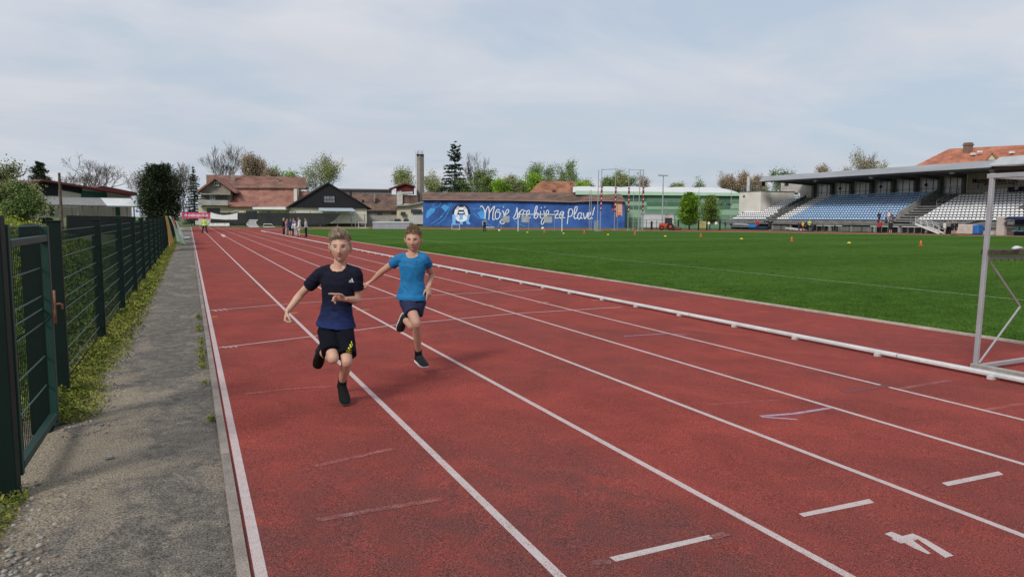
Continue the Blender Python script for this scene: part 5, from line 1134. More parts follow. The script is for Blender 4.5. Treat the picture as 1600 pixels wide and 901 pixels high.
for k, (a, b_, y, lf, kd, lb) in enumerate(((908, 932, 280, 'olive', 'leafy', 'small olive tree above the left end of the green hall'), (938, 958, 276, 'mid', 'leafy', 'small dark green tree behind the throwing cage'), (955, 978, 264, 'olive', 'weep', 'slim pale tree between the throwing cage poles'), (972, 992, 278, 'mid', 'leafy', 'low green tree right of the slim pale tree'), (988, 1016, 272, 'brown', 'leafy', 'brown-green tree right of the throwing cage'), (1045, 1068, 287, 'olive', 'leafy', 'very low olive bush just above the white hall roof'), (1078, 1107, 278, 'mid', 'leafy', 'small rounded tree above the middle of the white hall roof'), (1120, 1152, 267, 'brown', 'weep', 'brownish birch above the right end of the green hall'), (1146, 1170, 265, 'brown', 'weep', 'brownish birch left of the pale vent pipe'), (1168, 1192, 271, 'brown', 'weep', 'brownish birch right of the pale vent pipe'), (1130, 1165, 286, 'mid', 'leafy', 'low green tree in front of the brownish birches'), (1158, 1200, 283, 'fresh', 'leafy', 'fresh green tree behind the stair block terrace'))):
    T_(a, b_, y, 188+3*k, tree, 'distant_tree', lb, leaf=lf, kind=kd, dens=4.0, seed=40+k, lsz=.17, low=.2, group='trees beyond the green hall')
for k, (a, b_, y, lf, kd, lb) in enumerate(((1205, 1250, 264, 'mid', 'leafy', 'dark green tree above the left part of the grandstand roof'), (1272, 1298, 256, 'brown', 'weep', 'small brown tree above the middle of the grandstand roof'), (1300, 1330, 258, 'birch', 'weep', 'low grey tree left of the tall birch behind the grandstand'), (1322, 1376, 226, 'birch', 'weep', 'tall grey-brown birch behind the grandstand roof'), (1368, 1378, 252, 'birch', 'weep', 'thin pale tree at the right foot of the tall birch'))):
    T_(a, b_, y, 150+4*k, tree, 'distant_tree', lb, leaf=lf, kind=kd, dens=3.8, seed=60+k, lsz=.17, low=.25, group='trees behind the grandstand')
T_(1058, 1095, 302, 118, conifer, 'round_tree', 'left of two bright green round trees in front of the green hall', leaf='lime', seed=70, lsz=.13, low=.16, dn=1.3, gappy=.1, levels=30, bush=True, group='round trees by the green hall')
T_(1090, 1128, 307, 116, conifer, 'round_tree', 'right of two green round trees in front of the green hall, darker and looser', leaf='fresh', seed=71, lsz=.12, low=.2, dn=.8, gappy=.3, levels=26, bush=True, group='round trees by the green hall')

# ================================================================== SMALL THINGS ROUND THE TRACK
# shade-net fence with banners
nf = thing('net_fence', 'black post fence hung with dark shade netting behind the far end of the track', 'fence'); FN = Facade(283, 130, 575, 130)
for px, yt in ((299, 331), (359, 330), (411, 330), (436, 330), (462, 330), (485, 330), (507, 334), (527, 333), (549, 333), (570, 335), (383, 330), (330, 330)):
    mb = MB(); q = FN.g(px); mb.tube([q, Vector((q.x, q.y, FN.p(px, yt).z))], .05, 5); mb.build('post', M_dark, nf)
M_net = mat('shade_net', (.022, .026, .028), .8, .15, 1, alpha=.86)
mb = MB(); FN.poly(mb, [(330, 332), (533, 333), (524, 343), (514, 350), (505, 352), (330, 352)], .08, .06); mb.build('shade_net', M_net, nf)
mb = MB(); a = FN.p(283, 334); b_ = FN.p(575, 336); mb.tube([a, b_], .02, 4); mb.build('top_wire', M_dark, nf)
FP = Facade(283, 128, 575, 128)
M_pink = mat('pink_banner', (.52, .045, .13), .6, .12, 1)
mb = MB(); FP.poly(mb, [(283.5, 331), (300, 331.6), (328, 333), (328, 342), (284, 341)], .05, .02); bn = mb.build('banner', M_pink); tag(bn, 'pink banner with white lettering hanging on the far fence', 'banner')
def ftext(F_, s_, px, py, pxw, pyh, parent, m, bold=.01, off=.1, name='lettering'):
    c_ = F_.p(px, py, off); wd = (F_.p(px+pxw/2, py, off)-F_.p(px-pxw/2, py, off)).length; size = (F_.p(px, py-pyh/2, off)-F_.p(px, py+pyh/2, off)).length/.72
    o = text(s_, size, (0, 0, 0), 0, m, parent, name, bold, .01); xs = [v.co.x for v in o.data.vertices]; k = wd/(max(xs)-min(xs)); ang = math.atan2(F_.t.y, F_.t.x)
    if F_.t.dot(RH) < 0: ang += math.pi
    o.data.transform(Matrix.Translation(c_) @ Matrix.Rotation(ang, 4, 'Z') @ Matrix.Scale(k, 4, (1, 0, 0))); return o
ftext(FP, 'ENERGIJA PLUS', 309.5, 336.8, 31, 3.6, bn, M_mw, .008)
mb = MB(); FP.poly(mb, circ(290, 336, 2.0, 12), .12, .09); mb.build('emblem', M_mw, bn)
mb = MB(); FP.poly(mb, [(329, 331.5), (338, 334.5), (349, 336.2), (360, 335.2), (371, 332.5), (371, 343), (350, 343), (329, 341.5)], .05, .02); o = mb.build('banner', M_white); tag(o, 'sagging plain white banner right of the pink one', 'banner')
# white boards lying along the fence foot
FW = Facade(283, 124, 575, 124)
mb = MB(); FW.poly(mb, [(305, 344.5), (328, 344.5), (328, 351), (305, 351)], .1, -.3); o = mb.build('board', mat('dirty_white')); tag(o, 'long off-white board leaning under the pink banner', 'board')
for x_i, (x0, x1) in enumerate(((326, 332), (333, 339), (340, 345), (345.5, 351), (352, 358))):
    mb = MB(); FW.poly(mb, [(x0, 348.5), (x1, 348.5), (x1+.3, 353), (x0-.3, 353)], .1, -.1); o = mb.build('board', M_white); tag(o, ['first small white board from the left in the row right of the marshal', 'second small white board from the left under the sagging banner', 'middle small white board of five under the sagging banner', 'fourth small white board from the left under the sagging banner', 'rightmost small white board under the sagging banner'][x_i], 'board', 'small white boards at the fence foot')
g_ = thing('tipped_goal', 'goal tipped on its side with a light grey net panel by the net fence', 'goal')
mb = MB(); FW.poly(mb, [(385, 350.5), (390, 343.5), (403, 343.5), (399, 348), (405, 354.5), (390, 354.5)], .4, .35); mb.build('net', mat('grey_net', (.38, .39, .41), .8, .1), g_)
mb = MB(); P = [FW.p(x, y, .45) for x, y in ((385, 350.5), (390, 343.5), (403, 343.5), (399, 348), (405, 354.5), (390, 354.5))]; mb.tube(P+[P[0]], .05, 6); mb.build('frame', M_white, g_)
g_ = thing('low_goal', 'low white goal frame lying beside the tipped goal', 'goal'); mb = MB(); P = [FW.p(x, y, .6) for x, y in ((412, 354.5), (412, 350), (424, 350), (429, 354.5))]; mb.tube(P+[P[0]], .05, 6); mb.build('frame', M_white, g_)
def smallgoal(px0, px1, y0, d, label):
    g_ = thing('mini_goal', label, 'goal', 'mini goals on the far grass strip'); F_ = Facade(px0, d, px1, d); mb = MB(); P = [F_.g(px0), F_.p(px0, y0), F_.p(px1, y0), F_.g(px1)]; P[0].z = P[3].z = ZG+.05
    mb.tube([P[0], P[1], P[2], P[3]], .045, 6); Q = [p-F_.n*.8 for p in (P[0], P[3])]; mb.tube([P[0], Q[0], Q[1], P[3]], .035, 6); mb.tube([P[1], Q[0]], .03, 5); mb.tube([P[2], Q[1]], .03, 5); mb.build('frame', M_white, g_)
smallgoal(560, 570.5, 347.5, 118, 'small white goal left of the high jump mat'); smallgoal(706, 718, 350.5, 104, 'small white goal in front of the football emblem')
# high jump mat
hj = thing('high_jump_mat', 'large grey high jump mat on the far bend of the track', 'mat'); Fm = Facade(582, 108, 640, 108)
mb = MB(); Fm.poly(mb, [(582, 358), (582.5, 348), (640, 348), (640, 358.5)], 0, -3.6); mb.build('mat_body', mat('mat_violet_grey', (.30, .29, .34), .7, .12, 2, stretch=(4, 4, .2)), hj, bevel=.08)
mb = MB(); Fm.poly(mb, [(581, 348.2), (583, 346.3), (639.5, 346.3), (641, 348.2)], .1, -3.8); mb.build('mat_cover', mat('mat_light', (.55, .56, .58), .7, .08), hj)
# parked cars by the yellow shed
def car(px0, px1, ytop, d, col_, label):
    F_ = Facade(px0, d, px1, d); c_ = thing('parked_car', label, 'car'); W_ = (F_.g(px1)-F_.g(px0)).length; hT = F_.p(px0, ytop).z; o = F_.g(px0); X = F_.t if F_.t.dot(RH) > 0 else -F_.t; nb = -F_.n
    def P(u, z): return o+X*(u*W_)+UP*z
    Hh = max(1.2, min(1.5, hT-ZG)); mb = MB(); mb.poly([P(0, .28), P(0, .75), P(.05, .85), P(.28, .92), P(.76, .92), P(.97, .86), P(1, .7), P(1, .28)], nb, 1.7); mb.build('body', col_, c_, bevel=.06)
    mb = MB(); mb.poly([P(.24, .9), P(.38, Hh), P(.72, Hh), P(.86, .9)], nb, 1.6); mb.build('windows', M_win, c_, bevel=.04)
    mb = MB(); mb.poly([P(.38, Hh-.06), P(.39, Hh), P(.71, Hh), P(.72, Hh-.06)], nb, 1.66); mb.build('roof', col_, c_)
    for u in (.2, .8):
        mb = MB(); q = P(u, .3)+F_.n*.03; mb.tube([q, q+nb*.25], .31, 14); wh = mb.build('wheel', M_dark, c_); mb = MB(); mb.tube([q+F_.n*.02, q], .17, 10); mb.build('rim', M_railg, wh)
car(611, 629, 335.5, 146, mat('silver_paint', (.42, .43, .44), .35, .05, 1, metal=.3), 'silver car parked in front of the long grey barn'); car(626, 641, 337, 151, mat('dark_car_paint', (.04, .045, .05), .35, .05, 1), 'dark car parked behind the silver one')
# football goal on the far side
def footgoal():
    g_ = thing('football_goal', 'white football goal with thin net in front of the blue wall', 'goal'); A = onz(809.5, 361.2); B_ = onz(878, 361.5); zt_ = pt(809.5, 335, (A-CAM).dot(FH)).z; t_ = (B_-A).normalized(); n_ = Vector((-t_.y, t_.x, 0)); n_ = n_ if n_.dot(FH) > 0 else -n_
    A.z = B_.z = ZG; At = Vector((A.x, A.y, zt_)); Bt = Vector((B_.x, B_.y, zt_))
    for p, q in ((A, At), (B_, Bt)): mb = MB(); mb.tube([p, q], .06, 8); mb.build('post', M_white, g_)
    mb = MB(); mb.tube([At-t_*.06, Bt+t_*.06], .06, 8); mb.build('crossbar', M_white, g_)
    mb = MB(); Ab, Bb = A+n_*2, B_+n_*2; Am, Bm = At+n_*.8, Bt+n_*.8
    for a, b_ in ((At, Am), (Bt, Bm), (Am, Ab), (Bm, Bb), (Am, Bm), (Ab, Bb)): mb.tube([a, b_], .02, 5)
    mb.build('net_support', M_railg, g_)
    mb = MB(); W_ = (B_-A).length; n = int(W_/.30)
    for k in range(n+1):
        o_ = t_*(W_*k/n); mb.bar(Ab+o_, Am+o_, .006); mb.bar(Am+o_, At+o_, .006)
    for k in range(7): a = Ab.lerp(Am, k/7); b_ = Bb.lerp(Bm, k/7); mb.bar(a, b_, .006)
    for s_, (g0, g1, g2, g3) in enumerate(((A, At, Am, Ab), (B_, Bt, Bm, Bb))):
        for k in range(1, 7): mb.bar(g0.lerp(g1, k/7), g3.lerp(g2, k/7), .006)
    mb.build('net', mat('net_cord', (.5, .55, .6), .8, .05), g_)
footgoal()
for k, (x0, x1, y0, y1, pl, lb) in enumerate(((785, 796, 337.5, 347.5, 783, 'grey cloth hanging on a thin pole left of the goal'), (814.5, 827, 338, 347.5, 826, 'grey cloth hanging behind the left half of the goal'), (850, 862.5, 338, 348, 866.5, 'grey cloth hanging behind the right half of the goal'))):
    F_ = Facade(780, 101, 880, 100); t_ = thing('cloth_stand', lb, 'stand', 'cloth stands behind the goal')
    mb = MB(); F_.poly(mb, [(x0, y0), (x1, y0+.3), (x1+.2, y1-1), (x1-2, y1), (x0+.4, y1-.3)], .0, -.03); mb.build('cloth', mat('grey_cloth', (.33, .34, .36), .9, .15, 3), t_)
    mb = MB(); q = F_.g(pl); mb.tube([q, Vector((q.x, q.y, F_.p(pl, y0-3).z))], .03, 5); mb.tube([F_.p(x0, y0-.3), F_.p(max(x1, pl), y0-.3)], .02, 5); mb.build('pole', M_railg, t_)
def ball(px, py, r, lb):
    b_ = onz(px, py); mb = MB(); mb.sphere((0, 0, 0), r, 14, 10); o = mb.build('ball', M_white, smooth=True); o.location = (b_.x, b_.y, ZG+r); tag(o, lb, 'ball')
ball(848, 359, .22, 'white ball lying behind the goal near the blue wall')
ball(780, 361.5, .14, 'dark and white ball beside the grey cloth left of the goal')
# row of small white hurdles near the backpack person
h0 = None
for k, px in enumerate((761, 765.5, 769.5)):
    q = gp(px, 103); lb = ['left small white hurdle beside the person with the backpack', 'middle small white hurdle beside the person with the backpack', 'right small white hurdle of three by the person with the backpack'][k]; h0 = hurdle(lb, 'small hurdles by the blue wall', .5, .45, loc=q, rz=R(66)) if h0 is None else dup(h0, q, None, lb)
# throwing cage
tc_ = thing('throwing_cage', 'tall throwing cage of thin metal poles with red padding, right of the goal', 'cage')
M_pad = mat('pad_dark_red', (.20, .02, .03), .6, .15, 3); M_padw = mat('pad_white', (.6, .55, .55), .6, .1)
def pole(px0, px1, y0, d, r=.055, pad=None):
    b_ = gp(px1, d); t_ = pt(px0, y0, d); mb = MB(); mb.tube([b_, t_], r, 8); p_ = mb.build('pole', M_galv, tc_)
    mb = MB(); mb.box((b_.x, b_.y, ZG+.05), (.5, .5, .1)); mb.build('foot_plate', M_railg, p_)
    if pad:
        f0 = (350-pad[0])/(350-y0); za = pt(px0, pad[0], d); zb2 = pt(px0+(px1-px0)*.65, pad[1], d)
        mb = MB(); mb.tube([za, zb2], .13, 8); mb.build('padding', M_pad, p_); mb = MB()
        for k in range(6): q = za.lerp(zb2, (k+.5)/6); mb.tube([q-UP*.13+RH*.02-FH*.01, q+UP*.13+RH*.02-FH*.01], .135, 8)
        mb.build('padding_letters', M_padw, p_) if False else None
        for k in range(5):
            q = za.lerp(zb2, (k+.5)/5); mb = MB(); mb.box(q-FH*.14, (.12, .03, .26), Matrix.Rotation(-YAW, 3, 'Z') @ Matrix.Rotation(.35, 3, 'Y')); mb.build('padding_mark', M_padw, p_)
    return t_
t1 = pole(940.5, 937.5, 264, 100, pad=(291.5, 329)); t2 = pole(962.5, 959.5, 263, 103, pad=(292.5, 331)); t3 = pole(983, 981, 263.5, 104, pad=(293, 331)); t4 = pole(1005.5, 1003.5, 264.5, 100, pad=(292.5, 330))
pole(935.5, 933, 265.5, 98); pole(1000.5, 997, 265, 98, .06)
mb = MB(); mb.tube([t1-UP*.1, t2-UP*.1], .04, 5); mb.tube([t3-UP*.1, t4-UP*.15], .04, 5); mb.build('top_bar', M_galv, tc_)
for k, (x0, x1, y0, lb) in enumerate(((921.5, 920.5, 297, 'left thin pole of the pair standing left of the throwing cage'), (924, 923.5, 297, 'right thin pole of the pair standing left of the throwing cage'), (965.5, 964.5, 299.5, 'thin short pole inside the throwing cage'), (990, 989, 299.5, 'thin pole between the two right cage poles'))):
    b_ = gp(x1, 104); mb = MB(); mb.tube([b_, pt(x0, y0, 104)], .045, 6); o = mb.build('thin_pole', M_galv); tag(o, lb, 'pole', 'thin poles by the throwing cage')
b_ = gp(931.5, 101); mb = MB(); mb.box((b_.x, b_.y, ZG+.65), (.55, .35, 1.3)); mb.box((b_.x, b_.y, ZG+1.33), (.62, .42, .08)); o = mb.build('cabinet', M_railg, bevel=.03); tag(o, 'grey metal cabinet at the foot of the throwing cage', 'cabinet')
# lamp post and tall thin masts
def mast(px, yt, d, lb, head=False, r=.09):
    b_ = gp(px, d); zt_ = pt(px, yt, d).z; T = thing('lamp_post' if head else 'thin_mast', lb, 'lamp post' if head else 'mast'); mb = MB(); mb.tube([b_, Vector((b_.x, b_.y, zt_))], [r, r*.6], 8); mb.build('pole', M_galv, T)
    if head: mb = MB(); mb.box((b_.x, b_.y, zt_+.12), (1.5, .4, .18), Matrix.Rotation(-YAW, 3, 'Z')); mb.box(Vector((b_.x, b_.y, zt_+.2))-RH*.5, (.6, .3, .12), Matrix.Rotation(-YAW, 3, 'Z')); mb.build('lamp_head', M_railg, T)
mast(1034.5, 275.5, 118, 'grey lamp post rising in front of the green hall', True, .13); mast(1090.5, 288, 128, 'thin grey mast above the left round tree', False, .07); mast(1141, 292, 126, 'thin grey mast right of the round trees', False, .07); mast(1040, 312, 121, 'short thin mast beside the lamp post', False, .05)
# hall-side fence with gate boards and signs
hf = thing('hall_fence', 'thin black mesh fence in front of the green hall', 'fence'); Fh2 = Facade(976, 112, 1140, 109)
for px in (980, 995, 1010, 1026, 1041, 1060, 1078, 1124, 1133): mb = MB(); q = Fh2.g(px); mb.tube([q, Vector((q.x, q.y, Fh2.p(px, 343.5).z))], .04, 5); mb.build('post', M_dark, hf)
mb = MB()
for y in (343.6, 348.5): mb.tube([Fh2.p(976, y), Fh2.p(1140, y)], .02, 4)
mb.build('wire', M_dark, hf)
gt2 = thing('boarded_gate', 'black framed gate with yellow-green board and white signs near the round trees', 'gate')
mb = MB(); Fh2.rect(mb, 1093, 345.5, 1103.5, 356, .1, .05); mb.build('board', mat('yellow_green_board', (.30, .30, .10), .8, .2, 2), gt2)
for px in (1091.5, 1104.5, 1125, 1060): mb = MB(); q = Fh2.g(px, .1); mb.bar(q, Vector((q.x, q.y, Fh2.p(px, 344).z)), .16); mb.build('post', M_dark, gt2)
for px in (1107.5, 1119): mb = MB(); Fh2.rect(mb, px-1.8, 346.5, px+1.8, 350.5, .12, .08); mb.build('sign', M_white, gt2)
q = gp(1018, 112); mb = MB(); mb.tube([q, q+UP*1.2], .16, 8); mb.lathe([(.16, 0), (.12, .1), (.02, .14)], q+UP*1.2, 8); o = mb.build('bollard', M_dark); tag(o, 'thick black post left of the orange tractor', 'post')
# tractor
tr = thing('tractor', 'small orange-red tractor with dark cab parked in front of the container', 'tractor'); A = gp(1029.5, 108); W_ = 22*108/F; X = RH; Nn = -FH; M_or = mat('tractor_orange', (.50, .085, .03), .45, .1, 2)
def TP(u, z, n=0): return Vector((A.x, A.y, ZG))+X*u+UP*z+Nn*n
mb = MB(); mb.poly([TP(.1, .45), TP(.05, .75), TP(.15, 1.0), TP(.95, 1.08), TP(1.0, .5)], -Nn, .55); mb.build('bonnet', M_or, tr, bevel=.05)
mb = MB(); mb.poly([TP(.9, .4, .2), TP(.9, .95, .2), TP(1.3, 1.0, .2), TP(1.9, .95, .2), TP(2.05, .7, .2), TP(2.0, .5, .2)], -Nn, .95); mb.build('body', M_or, tr, bevel=.05)
mb = MB(); mb.poly([TP(.98, .95, .12), TP(1.0, 1.78, .12), TP(1.85, 1.78, .12), TP(1.9, .95, .12)], -Nn, .8); mb.build('cab', M_win, tr)
mb = MB(); mb.box(TP(1.42, 1.82, -.28), (1.05, .95, .09), Matrix.Rotation(-YAW, 3, 'Z')); mb.build('cab_roof', M_or, tr, bevel=.02)
for u in (1.0, 1.42, 1.88): mb = MB(); mb.bar(TP(u, .9, .15), TP(u, 1.78, .15), .06); mb.build('cab_post', M_dark, tr)
for u, r in ((.35, .36), (1.62, .54)): mb = MB(); q = TP(u, r, .35); mb.tube([q, q-Nn*.28], r, 16); wh = mb.build('wheel', M_dark, tr); mb = MB(); q = TP(u, r, .38); mb.tube([q, q-Nn*.05], r*.36, 12); mb.build('rim', M_or, wh)
q = gp(1056, 110); mb = MB(); mb.sphere(q+UP*.2, (.9, .6, .45), 12, 7); o = mb.build('earth_heap', mat('brown_soil', (.16, .08, .05), .95, .3, 4)); tag(o, 'small heap of brown earth right of the tractor', 'heap')
# cones and marker discs on the infield
M_cone = mat('cone_orange', (.68, .17, .06), .6, .1, 3); M_disc = mat('disc_yellow', (.68, .58, .08), .6, .1, 3)
cn0 = None
for px, py, lb in ((1438.5, 384, 'nearest orange cone on the infield left of the grey goal frame'), (1237, 377, 'orange cone in front of the white seat block'), (1095, 370.3, 'orange cone in front of the round trees'), (992, 366.8, 'orange cone below the right cage poles'), (913, 365, 'orange cone below the exclamation mark of the mural'), (850.5, 363.6, 'farthest orange cone in front of the goal mouth')):
    q = onz(px, py); d_ = (q-CAM).dot(FH); hh = min(.38, 7.4*d_/F)
    if cn0 is None:
        cn0 = thing('traffic_cone', lb, 'cone', 'orange cones on the infield', q); mb = MB(); mb.lathe([(.105, .025), (.028, .36), (.02, .365)], (0, 0, 0), 16); mb.build('cone', M_cone, cn0, True); mb = MB(); mb.box((0, 0, .0125), (.26, .26, .025)); mb.build('base', M_cone, cn0, bevel=.008)
    else: dup(cn0, q, None, lb)
dc0 = None
for px, py, lb in ((1326.6, 380, 'nearest yellow marker disc on the infield before the blue seats'), (1158.5, 373.6, 'yellow marker disc between two orange cones before the stair block'), (1039.5, 369.4, 'yellow marker disc below the orange tractor'), (950, 367, 'yellow marker disc below the left throwing cage poles'), (880.5, 365, 'yellow marker disc beside the right goal post'), (824, 363.4, 'yellow marker disc beside the left goal post')):
    q = onz(px, py)
    if dc0 is None: mb = MB(); mb.lathe([(.15, .012), (.13, .035), (.06, .10), (.045, .10)], (0, 0, 0), 18); dc0 = mb.build('marker_disc', M_disc, smooth=True); dc0.location = q; tag(dc0, lb, 'marker disc', 'yellow marker discs on the infield')
    else: o = dc0.copy(); col.objects.link(o); o.location = q; o['label'] = lb
# ================================================================== PEOPLE
from mathutils.bvhtree import BVHTree
def skinmat(name, c): 
    m = mat(name, c, .55, .06, 14, spec=.35); b = m.node_tree.nodes['Principled BSDF']; b.inputs['Subsurface Weight'].default_value = .12; b.inputs['Subsurface Radius'].default_value = (.02, .008, .004); b.inputs['Subsurface Scale'].default_value = .4; return m
M_skin = skinmat('skin', (.56, .335, .245)); M_skin2 = skinmat('tanned_skin', (.52, .30, .215)); M_lip = mat('lips', (.47, .21, .17), .5, .05, 20); M_eyew = mat('eye_white', (.60, .57, .54), .35, .03, 5); M_iris = mat('iris', (.05, .045, .04), .25, .1, 30)
def fuse(mb, name, m, voxel, sm=3, parent=None, post=None):
    me = bpy.data.meshes.new('tmp'); me.from_pydata(mb.v, [], mb.f); o = bpy.data.objects.new('tmp', me); col.objects.link(o)
    bm = bmesh.new(); bm.from_mesh(me); bmesh.ops.recalc_face_normals(bm, faces=bm.faces); bm.to_mesh(me); bm.free()
    r = o.modifiers.new('r', 'REMESH'); r.mode = 'VOXEL'; r.voxel_size = voxel; r.use_smooth_shade = True
    s_ = o.modifiers.new('s', 'SMOOTH'); s_.iterations = sm; s_.factor = .5
    bpy.context.view_layer.update(); me2 = bpy.data.meshes.new_from_object(o.evaluated_get(bpy.context.evaluated_depsgraph_get()))
    bpy.data.objects.remove(o); bpy.data.meshes.remove(me); me2.name = name; me2.materials.clear(); me2.materials.append(m)
    if post: post(me2)
    me2.polygons.foreach_set('use_smooth', [True]*len(me2.polygons)); me2.update(); return link(name, me2, parent)
def ell(mb, pts, rad, side, n=14, caps=True):      # tapered limb: rad = [(a along side, b across)], rounded ends
    pts = [Vector(p) for p in pts]; secs = []
    for i, p in enumerate(pts):
        d = (pts[min(i+1, len(pts)-1)]-pts[max(i-1, 0)]).normalized(); s_ = (side-d*side.dot(d))
        s_ = s_.normalized() if s_.length > .05 else d.orthogonal().normalized(); c_ = d.cross(s_); a, b_ = rad[i] if hasattr(rad[i], '__len__') else (rad[i], rad[i])
        secs.append((p, s_*a, c_*b_, d))
    if caps:
        p, a, b_, d = secs[0]; r = min(a.length, b_.length); pre = [(p-d*r*.85, a*.35, b_*.35, d), (p-d*r*.5, a*.8, b_*.8, d)]
        p, a, b_, d = secs[-1]; r = min(a.length, b_.length); po = [(p+d*r*.5, a*.8, b_*.8, d), (p+d*r*.85, a*.35, b_*.35, d)]; secs = pre+secs+po
    mb.loft([(p, a, b_) for p, a, b_, d in secs], n)
def lerpn(A, B, n): return [A.lerp(B, i/(n-1)) for i in range(n)]
def head_local(k=1.0):
    V, Fc = [], []; n, m = 64, 48
    for i in range(m+1):
        th = math.pi*i/m
        for j in range(n):
            a = 2*math.pi*j/n; x, y, z = math.sin(th)*math.cos(a), math.sin(th)*math.sin(a), math.cos(th)
            X, Y, Z = .071*x, .092*y, .112*z
            if z < -.05:
                t_ = min(1, (-z-.05)/.95); X *= 1-.13*t_**1.5; Y *= (1-.50*t_**1.1) if y < 0 else (1-.10*t_)
            if z > .3 and y > 0: Y *= 1-.10*(z-.3)
            if y > 0:
                Y *= .97; e = math.exp
                Y += -.012*e(-((abs(x)-.43)**2/.028+(z-.06)**2/.016))+.017*e(-(x*x/.018+(z+.25)**2/.014))+.009*e(-(x*x/.016+(z+.06)**2/.03))+.007*e(-(x*x/.050+(z+.30)**2/.005))
                Y += .006*e(-(x*x/.05+(z+.50)**2/.008))-.005*e(-(x*x/.06+(z+.495)**2/.0007))+.015*e(-(x*x/.07+(z+.86)**2/.03))+.004*e(-((abs(x)-.36)**2/.06+(z-.22)**2/.010))
                X *= 1+.05*e(-((z+.15)**2/.03))*(abs(x) > .5)
            V.append(Vector((X, Y, Z))*k)
    for i in range(m):
        for j in range(n): Fc.append((i*n+j, (i+1)*n+j, (i+1)*n+(j+1) % n, i*n+(j+1) % n))
    return V, Fc
def hand(mb, w_, d, palm, thumb, s=1.0, curl=(.5, .5, .5, .5), k=1.0, n=8, tc=.35):
    """wrist point, direction to the knuckles, palm normal, side of the thumb; curl per finger, index first"""
    d = d.normalized(); thumb = (thumb-d*thumb.dot(d)).normalized(); palm = d.cross(thumb) if d.cross(thumb).dot(palm) > 0 else -d.cross(thumb)
    L = .078*s; ell(mb, [w_-d*.012*s, w_+d*.02*s, w_+d*.05*s, w_+d*L], [(.022*s, .017*s), (.027*s, .0155*s), (.036*s, .0145*s), (.037*s, .012*s)], thumb, 12)
    for i, (off, ln, r) in enumerate(((.027, .068, .0088), (.009, .076, .0090), (-.010, .070, .0085), (-.027, .054, .0076))):
        p = w_+d*(L-.010*s)+thumb*off*s; dd = (d+thumb*off*2.2).normalized(); pts = [p]; c_ = curl[i]
        for seg, f_ in enumerate((.45, .32, .25)):
            ang = c_*(1.0, 1.15, .8)[seg]; ax = dd.cross(palm).normalized(); dd = Matrix.Rotation(ang, 3, ax) @ dd; p = p+dd*ln*f_*s; pts.append(p)
        ell(mb, pts, [r*s*1.1, r*s*1.05, r*s*.95, r*s*.8], thumb, n)
    p = w_+d*.018*s+thumb*.020*s; dd = (d*.75+thumb*.8+palm*tc).normalized(); pts = [p]
    for f_ in (.030, .030, .024): p = p+dd*f_*s; pts.append(p); dd = (dd+d*.30-thumb*.25+palm*.12).normalized()
    ell(mb, pts, [.0125*s, .0115*s, .0100*s, .0085*s], palm, n)
def wrinkle(amp, sc, axis=None, seed=0):
    def f(me):
        vs_ = me.vertices; nr = [v.normal.copy() for v in vs_]
        for v, n_ in zip(vs_, nr):
            p = v.co; q = Vector((p.x*sc, p.y*sc, p.z*sc*.75)); q += Vector((noise.noise(q*.6), noise.noise(q*.6+Vector((9, 0, 0))), 0))*1.2
            a = noise.noise(q+Vector((seed, seed, 0))); b_ = 1-abs(noise.noise(q*1.1+Vector((p.z*sc*1.2, 0, seed+5))))*2
            v.co = p+n_*amp*(.6*a+.55*b_)
    return f
def smoothed(P): return P
